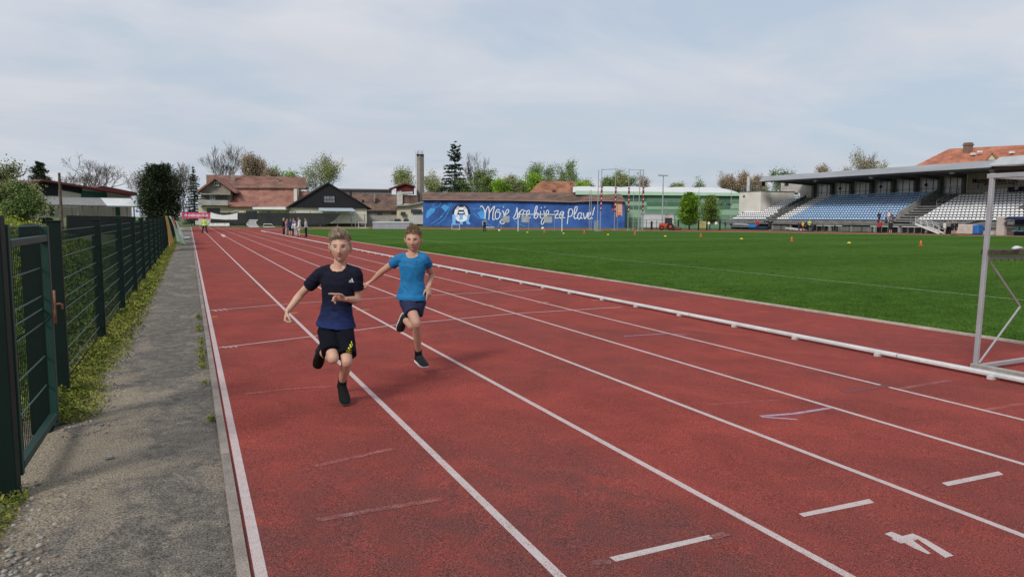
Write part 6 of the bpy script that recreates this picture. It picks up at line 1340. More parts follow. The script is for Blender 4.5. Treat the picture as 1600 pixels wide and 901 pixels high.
def figure(T, J, st, detail=False):
    """T root empty, J joints relative to the root, st style dictionary"""
    k = st.get('k', 1.0); sk = st['skin']; vx = .0042 if detail else .013
    lat = (J['shL']-J['shR']).normalized(); hl = (J['hpL']-J['hpR']).normalized(); pel, nb = J['pel'], J['nb']; upv = (nb-pel).normalized()
    fwd = st['fwd'] if 'fwd' in st else lat.cross(upv).normalized()*-1
    def sec(t_): p = pel.lerp(nb, t_); l_ = hl.lerp(lat, t_).normalized(); return p, l_
    ts = [-.10, .0, .18, .36, .55, .74, .88, .97]; aw = [.105, .128, .118, .108, .122, .138, .135, .075]; bw = [.075, .090, .080, .075, .085, .088, .070, .050]
    bt = st.get('bulk', 1.0)
    def torso(mb, add=0.0, t0=0, t1=8, n=22, flare=0.0):
        secs = []
        for i in range(t0, t1):
            p, l_ = sec(ts[i]); l_ = (l_-upv*l_.dot(upv)).normalized(); f_ = upv.cross(l_); g_ = flare*max(0, (.5-ts[i]))
            secs.append((p, l_*((aw[i]*bt)*k+add+g_), f_*((bw[i]*bt)*k+add+g_)))
        mb.loft(secs, n)
    B = MB(); torso(B, 0)
    hd = J['hd']; hf = J['hf'].normalized(); hu = J.get('hu', Vector((0, 0, 1))); hr = hf.cross(hu).normalized(); hu = hr.cross(hf).normalized(); hk = st.get('hk', k)
    ell(B, [nb-upv*.05*k, nb+upv*.01*k, hd-hu*.045*hk-hf*.030*hk], [(.066*k, .056*k), (.050*k, .050*k), (.046*hk, .046*hk)], lat, 16)
    # trapezius slope from neck to shoulders
    for s_ in ('L', 'R'): ell(B, [nb+upv*.015*k, nb.lerp(J['sh'+s_], .5)+upv*.004*k, J['sh'+s_]], [.036*k, .042*k, .046*k], upv, 12)
    V, Fc = head_local(hk*1.0); MH = Matrix((hr, hf, hu)).transposed(); B.add([MH @ v+hd for v in V], Fc)
    for s_ in ():
        Me = MH @ Matrix.Rotation(R(18)*s_, 3, 'Z') @ Matrix.Rotation(R(-8)*s_, 3, 'Y'); B.sphere(hd+MH @ (Vector((s_*.0725, -.012, -.012))*hk), (.0065*hk, .016*hk, .027*hk), 12, 8, Me)
    for s_ in ('L', 'R'):
        sh, el, wr = J['sh'+s_], J['el'+s_], J['wr'+s_]; ax = (el-sh).cross(wr-el); ax = ax.normalized() if ax.length > 1e-4 else lat
        P = [sh, sh.lerp(el, .35), sh.lerp(el, .7), el, el.lerp(wr, .25), el.lerp(wr, .6), wr]
        ell(B, P, [(.047*k, .047*k), (.042*k, .043*k), (.036*k, .037*k), (.034*k, .034*k), (.036*k, .036*k), (.029*k, .028*k), (.024*k, .019*k)], ax, 14)
        hn = J.get('hand'+s_)
        if hn is None: d = (wr-el).normalized(); hn = dict(d=d, palm=-lat if s_ == 'L' else lat, thumb=fwd, curl=(.4, .45, .5, .5))
        hand(B, wr, hn['d'], hn['palm'], hn['thumb'], k*1.08, hn.get('curl', (.5,)*4), tc=hn.get('tc', .35))
        hp, kn, an = J['hp'+s_], J['kn'+s_], J['an'+s_]; ax = hl
        ell(B, [hp, hp.lerp(kn, .3), hp.lerp(kn, .7), kn], [(.074*k, .078*k), (.070*k, .074*k), (.055*k, .058*k), (.048*k, .052*k)], ax, 16)
        dk = (an-kn).normalized(); back = -(dk.cross(hl)).normalized(); back = back if back.dot((kn-hp.lerp(an, .5))) < 0 else -back
        ell(B, [kn, kn.lerp(an, .12), kn.lerp(an, .32)+back*.010*k, kn.lerp(an, .6)+back*.005*k, kn.lerp(an, .88), an], [(.047*k, .048*k), (.043*k, .044*k), (.047*k, .051*k), (.039*k, .042*k), (.029*k, .032*k), (.031*k, .034*k)], ax, 16)
        up0 = J.get('fu'+s_, Vector((0, 0, 1))); fd0 = J.get('fd'+s_, (J['to'+s_]-an)-up0*(J['to'+s_]-an).dot(up0)).normalized(); up0 = (up0-fd0*up0.dot(fd0)).normalized(); ell(B, [an, an+fd0*.05*k-up0*.028*k, an+fd0*.12*k-up0*.042*k], [.027*k, .022*k, .016*k], ax, 10)
    c0_ = nb+upv*.012*k+fwd*.0
    body = fuse(B, 'body', sk, vx, 4 if detail else 2, T)
    # ---------------- hair
    hm = st['hair']; hs = st.get('hstyle', 'short'); H_ = MB(); V, Fc = head_local(hk); keep = []
    def line(x, y, z):           # lower edge of the hair, unit directions
        if y > .55: return .50-.05*abs(x)
        if y > .12: return .0+.50*max(0, (y-.12)/.43)**.8
        return -.42 if hs != 'long' else -.7
    n, m = 64, 48; V2 = []
    for i in range(m+1):
        th = math.pi*i/m
        for j in range(n):
            a = 2*math.pi*j/n; x, y, z = math.sin(th)*math.cos(a), math.sin(th)*math.sin(a), math.cos(th); v = V[i*n+j]; ln = line(x, y, z); e = max(0, min(1, (z-ln)/.14))
            top = max(0, z-.35)/.65; lift = (.006+{'swept': .016, 'crew': .012, 'short': .012, 'long': .014}[hs]*top**.8)*hk*e
            nz = noise.noise(Vector((x*4, y*4, z*4))) ; v2 = v*(1+.0)+Vector((x, y, z))*(lift*(1+.5*nz*top)-(.012*hk)*(1-e))
            if hs == 'swept': v2 += Vector((.010, .006, .006))*hk*top*(1+nz)
            V2.append(MH @ v2+hd)
    H_.add(V2, Fc); hair = fuse(H_, 'hair', hm, .005 if detail else .011, 2, T)
    if detail:
        g_ = random.Random(5); S_ = MB()
        for q in range(2600):
            th = g_.uniform(0, 1.35) if q % 3 else g_.uniform(.9, 1.95); a = g_.uniform(0, 2*math.pi); x, y, z = math.sin(th)*math.cos(a), math.sin(th)*math.sin(a), math.cos(th)
            if z < line(x, y, z)+.03: continue
            top = max(0, z-.3)/.7; base = Vector((x*.071, y*.090, z*.112))*1.03; L = ({'swept': .034, 'crew': .020}[hs]*top**.7+.010)*g_.uniform(.6, 1.2)
            dr = Vector((x, y, z+.5)); 
            if hs == 'swept': dr += Vector((1.25, -.25, .25))*top+Vector((noise.noise(base*22), noise.noise(base*22+Vector((7, 0, 0))), 0))*.6
            else: dr += Vector((0, .5, .5))*top
            if top < .1: dr = Vector((x*.3, y*.3-.2, -.7))
            dr += Vector((g_.gauss(0, .16), g_.gauss(0, .16), g_.gauss(0, .16))); dr.normalize(); lift = .008 if top < .1 else .016
            b0 = base+Vector((x, y, z))*lift*.6; b1 = b0+dr*L*.55; b2 = b1+(dr+Vector((.25, .0, -.25 if hs == 'swept' else 0))).normalized()*L*.45; sd_ = dr.cross(Vector((g_.gauss(0, 1), g_.gauss(0, 1), g_.gauss(0, 1)))).normalized()*.0021
            P = [b0-sd_, b0+sd_, b1+sd_*.8, b1-sd_*.8, b2]; S_.add([MH @ (p*hk)+hd for p in P], [(0, 1, 2, 3), (3, 2, 4)])
        S_.build('hair_strands', hm, hair)
        for s_ in (-1, 1):
            e_ = MB(); Me = MH @ Matrix.Rotation(R(-26)*s_, 3, 'Z') @ Matrix.Rotation(R(9)*s_, 3, 'Y')
            P = []
            for q in range(15):
                a = math.pi*2*q/14; P.append(hd+MH @ (Vector((s_*.0745, -.008, -.010))*hk)+Me @ (Vector((s_*.004, .0150*math.cos(a)*(1 if math.sin(a) > -.2 else .8), .0265*math.sin(a)))*hk))
            e_.tube(P, .0042*hk, 7, False); e_.sphere(hd+MH @ (Vector((s_*.0725, -.008, -.010))*hk), (.0045*hk, .014*hk, .024*hk), 10, 8, Me); e_.build('ear', sk, body, True)
        # ------------ face
        def fc(x, y, z): return hd+MH @ (Vector((x, y, z))*hk)
        fb = BVHTree.FromPolygons([v.co for v in body.data.vertices], [tuple(p.vertices) for p in body.data.polygons])
        def onface(x, z, off=.0):
            o_ = fc(x, .2, z); h_ = fb.ray_cast(o_, -hf); return (h_[0] if h_[0] else fc(x, .08, z))+hf*off
        for s_ in (-1, 1):
            c_ = onface(s_*.0300*hk/hk, .006, -.0035*hk); e_ = MB(); e_.sphere(c_, (.0130*hk, .0055*hk, .0046*hk), 14, 8, MH); eo = e_.build('eye', M_eyew, body, True)
            e_ = MB(); e_.sphere(c_+hf*.0036*hk, (.0058*hk, .0030*hk, .0048*hk), 12, 8, MH); e_.build('iris', M_iris, body, True)
            e_ = MB(); e_.tube([onface(s_*x, z, .0012) for x, z in ((.0155, .004), (.022, .0100), (.031, .0115), (.039, .0090), (.045, .004))], [.0012, .0026, .0028, .0026, .0012], 6); e_.build('eyelid', mat('lash_brown', (.11, .065, .045), .7, .1, 30), body, True)
            e_ = MB(); e_.tube([onface(s_*x, z+st.get('brow', 0), .001) for x, z in ((.013, .0235), (.022, .0265), (.034, .0275), (.046, .0215))], [.0018, .0030, .0028, .0012], 6); e_.build('eyebrow', st.get('browm', hm), body, True)
        mw_ = st.get('mouth', .0)
        lp = MB(); zc_ = -.0535; W_ = .026
        for sg, hh, rr in ((1, .0030+mw_*.5, .0040), (-1, .0042+mw_*.5, .0052)): lp.tube([onface(x, zc_+sg*hh*(1-(x/W_)**2), .0002) for x in (-W_, -W_*.6, -W_*.2, W_*.2, W_*.6, W_)], [.0010, rr*.9, rr, rr, rr*.9, .0010], 7)
        lp.build('lips', M_lip, body, True)
        if mw_: lp = MB(); lp.sphere(onface(0, zc_, .0005), (.015*hk, .003, mw_*.9), 12, 6, MH); lp.build('mouth', mat('mouth_dark', (.14, .05, .045), .6, .1, 20), body, True)
        lp = MB()
        for s_ in (-1, 1): lp.sphere(onface(s_*.0075, -.034, .0002), (.0032, .0015, .0022), 8, 5, MH)
        lp.build('nostrils', mat('nostril_dark', (.16, .06, .05), .7, .1, 20), body, True)
    # ---------------- clothes
    add = st.get('tadd', .014)*k; C_ = MB(); hem = st.get('hem', -.10)
    secs = []
    tt = [hem, hem+.10, .05, .18, .36, .55, .74, .88, .985]
    for t_ in tt:
        i = max(0, min(6, next((q for q in range(7) if ts[q+1] >= t_), 6))); u = min(1, max(0, (t_-ts[i])/(ts[i+1]-ts[i]))); a, b_ = aw[i]+(aw[i+1]-aw[i])*u, bw[i]+(bw[i+1]-bw[i])*u
        if t_ < .04: a, b_ = .138, .114
        p, l_ = sec(t_); l_ = (l_-upv*l_.dot(upv)).normalized(); f_ = upv.cross(l_); fl = (.022*max(0, .45-t_)+.0)*k*2
        ad = add*(1 if t_ < .95 else .35); secs.append((p, l_*(a*bt*k+ad+fl), f_*(b_*bt*k+ad+fl)))
    C_.loft(secs, 26)
    for s_ in ('L', 'R'):
        sh, el, wr = J['sh'+s_], J['el'+s_], J['wr'+s_]; ell(C_, [nb+upv*-.012*k, nb.lerp(J['sh'+s_], .55)+upv*.002*k, sh], [.040*k, .052*k, .056*k], upv, 14)
        sl_ = st.get('sleeve', .62); P = [sh, sh.lerp(el, min(1, sl_)*.5), sh.lerp(el, min(1, sl_))]; rr = [.058*k, .058*k, .056*k]
        if sl_ > 1: P = [sh, sh.lerp(el, .5), el, el.lerp(wr, .5), wr]; rr = [.060*k, .056*k, .050*k, .044*k, .036*k]
        ell(C_, P, rr, lat, 16, False) if sl_ <= 1 else ell(C_, P, rr, lat, 14)
    if st.get('hood'): ell(C_, [nb-fwd*.07*k+upv*.03*k-lat*.07*k, nb-fwd*.10*k+upv*.01*k, nb-fwd*.07*k+upv*.03*k+lat*.07*k], [.05*k]*3, upv, 12)
    cc = nb+upv*.0*k+fwd*.006*k; rg = [cc+lat*.066*k*math.cos(a)+fwd*.060*k*math.sin(a)-upv*(.014*k*max(0, math.sin(a))-.006*k*abs(math.cos(a))) for a in [2*math.pi*q/20 for q in range(20)]]
    C_.loft([(nb-upv*.10*k+fwd*.012*k, lat*.10*k, fwd*.078*k), (nb-upv*.022*k+fwd*.006*k, lat*.070*k, fwd*.062*k)], 24)
    wr_ = wrinkle(.0075*k if detail else .006, 13, seed=3); pn = (upv*.86+fwd*.50).normalized(); pv = lat.cross(pn).normalized(); pc_ = nb-upv*.004*k+fwd*.004*k
    def neckcut(me):
        wr_(me)
        if not detail: return
        bm = bmesh.new(); bm.from_mesh(me); kill = []
        for f_ in bm.faces:
            q = f_.calc_center_median()-pc_; a_ = q.dot(lat)/(.073*k); b_ = q.dot(pv)/(.070*k)
            if q.dot(pn) > -.004 and a_*a_+b_*b_ < 1: kill.append(f_)
        bmesh.ops.delete(bm, geom=kill, context='FACES'); bm.to_mesh(me); bm.free()
    shirt = fuse(C_, st.get('topname', 'shirt'), st['top'], .0075 if detail else .014, 3, T, neckcut)
    if detail:
        rg2 = [pc_+lat*.0745*k*math.cos(2*math.pi*q/28)+pv*.0715*k*math.sin(2*math.pi*q/28)+pn*.002 for q in range(29)]; cm = MB(); cm.tube(rg2, .0095*k, 8, False); cm.build('collar', st['top'], shirt, True)
    D_ = MB(); lw_ = st.get('leg', .62); secs = []
    for t_, a, b_ in ((-.16, .10, .085), (-.08, .132, .102), (.0, .130, .097), (.06, .118, .088)):
        p, l_ = sec(t_); l_ = (l_-upv*l_.dot(upv)).normalized(); f_ = upv.cross(l_); secs.append((p, l_*a*bt*k, f_*b_*bt*k))
    D_.loft(secs, 24)
    for s_ in ('L', 'R'):
        hp, kn, an = J['hp'+s_], J['kn'+s_], J['an'+s_]; w0 = st.get('loose', 1.0)
        if lw_ <= 1: e_ = hp.lerp(kn, lw_); ell(D_, [hp-upv*.025*k, hp.lerp(e_, .5), e_], [(.088*k, .092*k), (.086*k*w0, .090*k*w0), (.084*k*w0, .090*k*w0)], hl, 20, False)
        else: ell(D_, [hp, hp.lerp(kn, .5), kn, kn.lerp(an, .5), an], [.088*k, .078*k, .066*k, .062*k, .054*k], hl, 14)
    shorts = fuse(D_, st.get('botname', 'shorts'), st['bottom'], .0085 if detail else .014, 3, T, wrinkle(.006*k, 11, seed=8))
    for s_ in ('L', 'R'):
        an, to, kn = J['an'+s_], J['to'+s_], J['kn'+s_]; ft = (to-an); up_ = J.get('fu'+s_, Vector((0, 0, 1))); fd = J.get('fd'+s_, ft-up_*ft.dot(up_)).normalized(); up_ = (up_-fd*up_.dot(fd)).normalized(); sd_ = fd.cross(up_)
        heel = an-up_*.055*k-fd*.045*k; Lf = st.get('foot', .245)*k; S_ = MB(); secs = []
        for u, w_, h0, h1 in ((-.01, .022, .012, .06), (.04, .034, .0, .085), (.16, .041, 0, .112), (.32, .042, .0, .112), (.48, .045, .0, .088), (.66, .050, .0, .068), (.84, .047, .006, .056), (.95, .036, .010, .042), (1.0, .018, .015, .030)):
            c_ = heel+fd*u*Lf+up_*((h0+h1)/2-.016)*k; secs.append((c_, sd_*w_*k, up_*(h1-h0)/2*k))
        S_.loft(secs, 18); sho = fuse(S_, 'shoe', st['shoe'], .006 if detail else .014, 2, T)
        if detail:
            S2 = MB(); secs = []
            for u, w_, z0, th in ((-.015, .018, .012, .016), (.04, .034, .004, .022), (.2, .041, 0, .024), (.45, .044, 0, .020), (.68, .051, .002, .018), (.86, .047, .008, .016), (.97, .034, .015, .013), (1.015, .014, .020, .010)):
                c_ = heel+fd*u*Lf+up_*(z0+th/2-.024)*k; secs.append((c_, sd_*w_*k, up_*th/2*k))
            S2.loft(secs, 18); S2.build('sole', st['sole'], sho, True)
            S3 = MB(); 
            for q in range(4): c_ = heel+fd*(.40+.075*q)*Lf+up_*(.088-.010*q-.016)*k; S3.tube([c_-sd_*.020*k-up_*.006, c_+up_*.004*k, c_+sd_*.020*k-up_*.006], .0028, 5)
            c_ = heel+fd*.38*Lf+up_*.080*k
            S3.build('laces', st.get('lace', st['shoe']), sho)
        if st.get('sock'): S4 = MB(); d_ = (kn-an).normalized(); ell(S4, [an-d_*.03*k, an+d_*.02*k, an+d_*st.get('sockh', .07)*k], [.040*k, .039*k, .0385*k], sd_, 14, False); S4.build('sock', st['sock'], T, True)
    return body, shirt, shorts, hair

def cast(o, px, py, loc):      # pixel onto the surface of a garment, relative to the root
    me = o.data; b_ = BVHTree.FromPolygons([v.co for v in me.vertices], [tuple(p.vertices) for p in me.polygons]); r = ray(px, py); h_ = b_.ray_cast(CAM-loc, r); return h_
def decal(o, polys, loc, m, name, parent, off=.004):
    me = o.data; b_ = BVHTree.FromPolygons([v.co for v in me.vertices], [tuple(p.vertices) for p in me.polygons]); mb = MB()
    for P in polys:
        Q = []
        for px, py in P:
            h_ = b_.ray_cast(CAM-loc, ray(px, py)); 
            if h_[0] is None: break
            Q.append(h_[0]-ray(px, py).normalized()*off)
        else: mb.add(Q, [tuple(range(len(Q)))])
    if mb.v: return mb.build(name, m, parent)
def boy(label, foot, d0, jp, st, extra=None):
    """jp: joint -> (px, py, distance offset)"""
    loc = Vector((foot.x, foot.y, zt(foot.x))); T = thing('person', label, 'person', None, tuple(loc)); J = {}
    for n_, v in jp.items():
        if isinstance(v, tuple): J[n_] = pt(v[0], v[1], d0+v[2])-loc
        else: J[n_] = v
    return T, J, loc
C_R, C_F = RH.copy(), -FH.copy()       # picture right, towards the camera
# ---- boy 1
f1 = ont(537, 630); d1 = (f1-CAM).dot(FH)
hd_ = lambda d, palm, thumb, curl, tc=.35: dict(d=d, palm=palm, thumb=thumb, curl=curl, tc=tc)
J1 = dict(pel=(525, 506, .02), nb=(530, 418, -.02), hd=(532, 386, -.06), hf=C_F*1+C_R*.10+UP*-.06,
  shL=(556, 427, -.03), elL=(559.5, 469, .02), wrL=(539, 467, -.17), shR=(502, 427, .01), elR=(469.5, 460, .10), wrR=(449, 486, .0),
  handL=hd_(C_R*-.9+C_F*.35+UP*.25, -C_F*.2+UP*-.9, UP*.7+C_F*.5, (.12, .75, 1.0, 1.1)), handR=hd_(C_R*-.22+UP*-.95+C_F*.1, C_R*.8+C_F*-.4, C_F*.9+C_R*.2, (.95, 1.0, 1.0, 1.0), .8),
  hpL=(537, 513, .0), knL=(541.5, 565, -.20), anL=(534, 601, .03), hpR=(512, 512, .03), knR=(520.5, 560, -.26), anR=(501, 549, .06))
T1, J1, l1 = boy('boy in a dark navy shirt and black shorts running in the outer lane, nearest runner', f1, d1, J1, None)
J1['toL'] = J1['anL']+C_F*.11+C_R*.045-UP*.10; J1['fdL'] = C_F*.75+C_R*.32-UP*.42; J1['fuL'] = UP*.8+C_F*.3
J1['toR'] = J1['anR']-UP*.13-C_R*.05; J1['fdR'] = (-UP*.90-C_R*.28-C_F*.25); J1['fuR'] = (C_R*.12+C_F*.9-UP*.2)*1
# navy shirt that turns blue towards the hem: dyed pattern in object space
def dyed(name, c0, c1, z0, z1):
    m, t, b = nodes(name); tc = t.nodes.new('ShaderNodeTexCoord'); V = tc.outputs['Object']; sx = t.nodes.new('ShaderNodeSeparateXYZ'); t.links.new(V, sx.inputs[0])
    mp = t.nodes.new('ShaderNodeMapping'); mp.inputs['Scale'].default_value = (7, 7, 26); mp.inputs['Rotation'].default_value = (.4, .3, 0); t.links.new(V, mp.inputs[0]); nn = noise_(t, mp.outputs[0], 1.6, 5, .7)
    zz = math_(t, 'ADD', sx.outputs[2], math_(t, 'MULTIPLY', math_(t, 'SUBTRACT', nn, .5), .5)); c = mixc(t, smooth_(t, zz, z1, z0), c0, c1); t.links.new(c, b.inputs['Base Color']); b.inputs['Roughness'].default_value = .85; b.inputs['Specular IOR Level'].default_value = .2; return m
zb1 = (pt(525, 500, d1)-l1).z; zb2 = (pt(525, 455, d1)-l1).z
M_nylon = mat('black_shorts_cloth', (.0055, .006, .011), .85, .2, 8, spec=.12); M_blk = mat('black_knit', (.006, .006, .007), .8, .2, 10, spec=.2); M_sole = mat('black_sole', (.040, .042, .046), .6, .1, 5)
st1 = dict(k=.96, hk=1.09, skin=M_skin, fwd=C_F, hair=mat('dark_blond_hair', (.26, .20, .135), .7, .30, 22, c2=(.46, .37, .265), spec=.3), hstyle='swept', browm=mat('brow_brown', (.20, .135, .085), .8, .1, 20), top=dyed('navy_dyed_cloth', (.007, .008, .020), (.014, .027, .10), zb1-.07, zb2-.02), bottom=M_nylon, shoe=M_blk, sole=M_sole, sock=M_blk, mouth=.0055, hem=-.03, sleeve=.60, leg=.82, loose=1.04, bulk=1.08, tadd=.010, foot=.25, sockh=.085)
b1, s1, sh1, h1_ = figure(T1, J1, st1, True)
W_ = mat('logo_white', (.7, .7, .7), .6, .05); Y_ = mat('logo_yellow', (.75, .72, .05), .6, .05)
decal(s1, [[(546.6, 437.2), (548, 436.6), (549.2, 439.4), (547.4, 439.4)], [(548.9, 435.2), (550.2, 434.4), (552, 439.4), (550, 439.4)], [(545.0, 438.6), (546, 438.2), (546.6, 439.4), (545.4, 439.4)], [(545.3, 440.3), (553, 440.1), (553, 440.9), (545.3, 441.1)]], l1, W_, 'chest_logo', s1)
def ribbon(P, w_):
    out = []
    for (x0, y0), (x1, y1) in zip(P[:-1], P[1:]):
        L = math.hypot(x1-x0, y1-y0) or 1; nx, ny = -(y1-y0)/L*w_/2, (x1-x0)/L*w_/2; out.append([(x0+nx, y0+ny), (x1+nx, y1+ny), (x1-nx, y1-ny), (x0-nx, y0-ny)])
    return out
bx_, by_ = 541.8, 552.0
gly = [[(546.6, 548.4), (544.4, 547.8), (543.4, 550), (544.6, 552), (546.6, 551.2)], [(546.8, 547.6), (547, 552)], [(551, 547.6), (548.8, 547.2), (548, 549.4), (549.2, 551.4), (551, 550.4)], [(551.0, 543.4), (551.4, 551.2)], [(552.6, 546.6), (552.8, 550.8)]]
pl = []
LX = lambda P: [(546.0+(x-549)*.88, y-.6) for x, y in P]
for g_ in gly: pl += ribbon(LX(g_), .95)
pl += [LX(P) for P in ([(546.2, 543.6), (548.4, 542.4), (549.8, 545.0), (547.0, 546.0)], [(548.6, 538.6), (551.0, 537.2), (553.2, 542.6), (551.0, 543.6)], [(551.4, 534.0), (552.8, 533.2), (554.8, 540.0), (554, 541)])]
decal(sh1, pl, l1, Y_, 'shorts_logo', sh1)
mb = MB(); h_ = cast(sh1, 517, 504, l1)
if h_[0]: mb.tube([h_[0]-ray(517, 504)*.004+UP*.012, h_[0]-ray(517, 504)*.008-UP*.012], .004, 6); mb.build('drawstring', W_, sh1)
# ---- boy 2
f2 = ont(661, 584); d2 = (f2-CAM).dot(FH)
J2 = dict(pel=(644, 462, .02), nb=(645, 398, -.02), hd=(646, 374.5, -.05), hf=C_F*1+C_R*-.02+UP*-.10,
  shL=(663.5, 405, -.03), elL=(674.5, 429, .15), wrL=(669.5, 448, .02), shR=(624, 405, .02), elR=(598, 423, .14), wrR=(581, 439, .24),
  handL=hd_(UP*-.9+C_R*.10+C_F*.25, C_R*-.6+C_F*-.5, C_R*-.5+C_F*.7, (.15, .3, .4, .45)), handR=hd_(C_R*-.85+UP*-.42, UP*-.8+C_R*.2, C_F*.8, (.35, .5, .6, .6)),
  hpL=(654, 466, .02), knL=(644, 509, -.08), anL=(631, 499, .25), hpR=(636, 466, .0), knR=(650.5, 506, -.22), anR=(654, 556, .0))
T2, J2, l2 = boy('boy in a bright blue shirt and navy shorts running behind the boy in navy', f2, d2, J2, None)
J2['toR'] = J2['anR']+C_F*.10+C_R*.07-UP*.08; J2['fdR'] = C_F*.75+C_R*.50-UP*.16; J2['fuR'] = UP
J2['toL'] = J2['anL']-UP*.12-C_R*.03; J2['fdL'] = (-UP*.85-C_R*.30-C_F*.30); J2['fuL'] = (C_F*.9-UP*.2+C_R*.2)
M_bluet = mat('bright_blue_jersey', (.010, .155, .36), .7, .12, 9, spec=.3); M_navy = mat('navy_shorts_cloth', (.012, .018, .055), .8, .15, 8); M_blk2 = mat('black_mesh_shoe', (.014, .015, .02), .7, .2, 20)
st2 = dict(k=.94, hk=1.05, skin=M_skin2, fwd=C_F, hair=mat('light_brown_hair', (.24, .165, .10), .7, .30, 25, c2=(.42, .31, .20), spec=.3), hstyle='crew', browm=mat('brow_brown2', (.13, .08, .05), .8, .1, 20), brow=-.003, top=M_bluet, bottom=M_navy, shoe=M_blk2, sole=mat('white_sole', (.72, .72, .72), .6, .05), lace=M_sole, sock=M_blk, hem=-.07, sleeve=.42, leg=.60, loose=1.0, bulk=1.0, tadd=.012, foot=.24, sockh=.09)
b2, s2, sh2, h2_ = figure(T2, J2, st2, True)
dk = mat('navy_print', (.01, .04, .12), .7, .1)
decal(s2, ribbon([(649.2, 410.5), (650.6, 407.6), (652.2, 410.5)], .5)+ribbon([(646.6, 413.2), (654, 413.2)], .5), l2, dk, 'chest_print', s2)
for o_, loc_, pts_ in ((s2, l2, [[(625, 407), (619, 410)], [(667.4, 401), (669.5, 408)]]),):
    pl = []
    for P in pts_: pl += ribbon(P, .7)
    decal(o_, pl, loc_, dk, 'sleeve_stripe', o_, .005)
for o_ in list(T2.children):
    if o_.name.startswith('shoe'):
        c_ = sum((v.co for v in o_.data.vertices), Vector())/len(o_.data.vertices); x_ = pt(640, 500, d2)
        low_ = c_.z < .2; P = [[(654.6, 570.5), (656, 573.2), (661, 570.5), (656.5, 571.6)]] if low_ else [[(619.5, 506), (620.5, 509), (623.5, 505.5), (621, 507)]]
        decal(o_, P, l2, W_, 'shoe_mark', o_, .006)

# ---- small figures around the track
def pose(H, kind='stand', rz=0, seed=0):
    g_ = random.Random(seed); s = H/1.60; j = lambda x, y, z: Vector((x*s, y*s, z*s)); t_ = g_.uniform(-.02, .02)
    J = dict(pel=j(0, 0, .86), nb=j(0, .0, 1.30), hd=j(t_, .02, 1.47), hf=Vector((g_.uniform(-.3, .3), 1, -.1)), shL=j(-.165, 0, 1.27), shR=j(.165, 0, 1.27), elL=j(-.22, -.02, 1.02), elR=j(.22, -.02, 1.02), wrL=j(-.21, .05, .80), wrR=j(.21, .05, .80),
             hpL=j(-.085, 0, .82), hpR=j(.085, 0, .82), knL=j(-.095, .02, .45), knR=j(.095, .02, .45), anL=j(-.10, -.02, .075), anR=j(.10, -.02, .075))
    if kind == 'wide': J['knL'], J['knR'], J['anL'], J['anR'] = j(-.17, .0, .44), j(.17, .0, .44), j(-.27, 0, .075), j(.27, 0, .075); J['hpL'], J['hpR'] = j(-.10, 0, .80), j(.10, 0, .80); J['wrL'], J['wrR'] = j(-.08, .18, .98), j(.08, .18, .98)
    if kind == 'walk': J['knL'], J['anL'], J['knR'], J['anR'] = j(-.09, .16, .46), j(-.09, .14, .08), j(.09, .02, .45), j(.09, -.24, .10)
    if kind == 'bend': J['nb'], J['hd'] = j(0, .22, 1.20), j(0, .34, 1.32); J['hf'] = Vector((0, 1, -.9)); J['shL'], J['shR'] = j(-.16, .20, 1.18), j(.16, .20, 1.18); J['elL'], J['elR'], J['wrL'], J['wrR'] = j(-.17, .30, .93), j(.17, .30, .93), j(-.08, .42, .80), j(.08, .42, .80)
    if kind == 'chat': J['elL'], J['wrL'], J['elR'], J['wrR'] = j(-.22, .05, 1.03), j(-.05, .20, 1.08), j(.22, .05, 1.03), j(.06, .20, 1.06)
    if kind == 'sit':
        for n_ in J:
            if n_ != 'hf': J[n_] = J[n_]-Vector((0, 0, .42*s))
        J['knL'], J['knR'], J['anL'], J['anR'] = j(-.12, .40, .42), j(.12, .40, .42), j(-.12, .40, .075), j(.12, .40, .075); J['wrL'], J['wrR'], J['elL'], J['elR'] = j(-.10, .28, .52), j(.10, .28, .52), j(-.22, .08, .62), j(.22, .08, .62)
    J['toL'] = J['anL']+j(-.01, .13, -.04); J['toR'] = J['anR']+j(.01, .13, -.04); return J, s
SK = [M_skin, M_skin2]; HR = [mat('dark_hair', (.035, .022, .016), .6, .2, 20), mat('brown_hair', (.11, .065, .04), .6, .2, 20), st1['hair']]
def cl(c, n): return mat(n, c, .85, .12, 6)
def small(label, px, py, H, kind, face, top, bottom, hair=0, sleeve=1.2, leg=1.2, shoe=None, X=None, z=None, group=None, hood=False, seed=0, skirt=None, d=None, tn='jacket', bnm='trousers', hst='short'):
    if X is not None: q = onx(px, py, X); q.z = z if z is not None else ZG
    elif d is not None: q = gp(px, d); q.z = z if z is not None else ZG
    else: q = onz(px, py)
    J, s = pose(H, kind, 0, seed); T = thing('person', label, 'person', group, tuple(q)); rz = math.atan2(face.y, face.x)-math.pi/2
    st = dict(k=s, hk=s, skin=SK[seed % 2], fwd=Vector((0, 1, 0)), hair=HR[hair], hstyle=hst, top=top, bottom=bottom, shoe=shoe or M_blk, sleeve=sleeve, leg=leg, hood=hood, bulk=1.06, tadd=.02, hem=-.12, topname=tn, botname=bnm)
    figure(T, J, st, False); T.rotation_euler = (0, 0, rz); return T
def backpack(T, m, s=1.0, w_=.36, h_=.5): mb = MB(); mb.box((0, -.22*s, 1.08*s), (w_*s, .2*s, h_*s)); mb.box((0, -.33*s, 1.0*s), (w_*.75*s, .05*s, h_*.5*s)); mb.build('backpack', m, T, bevel=.04); T['label'] = T['label']
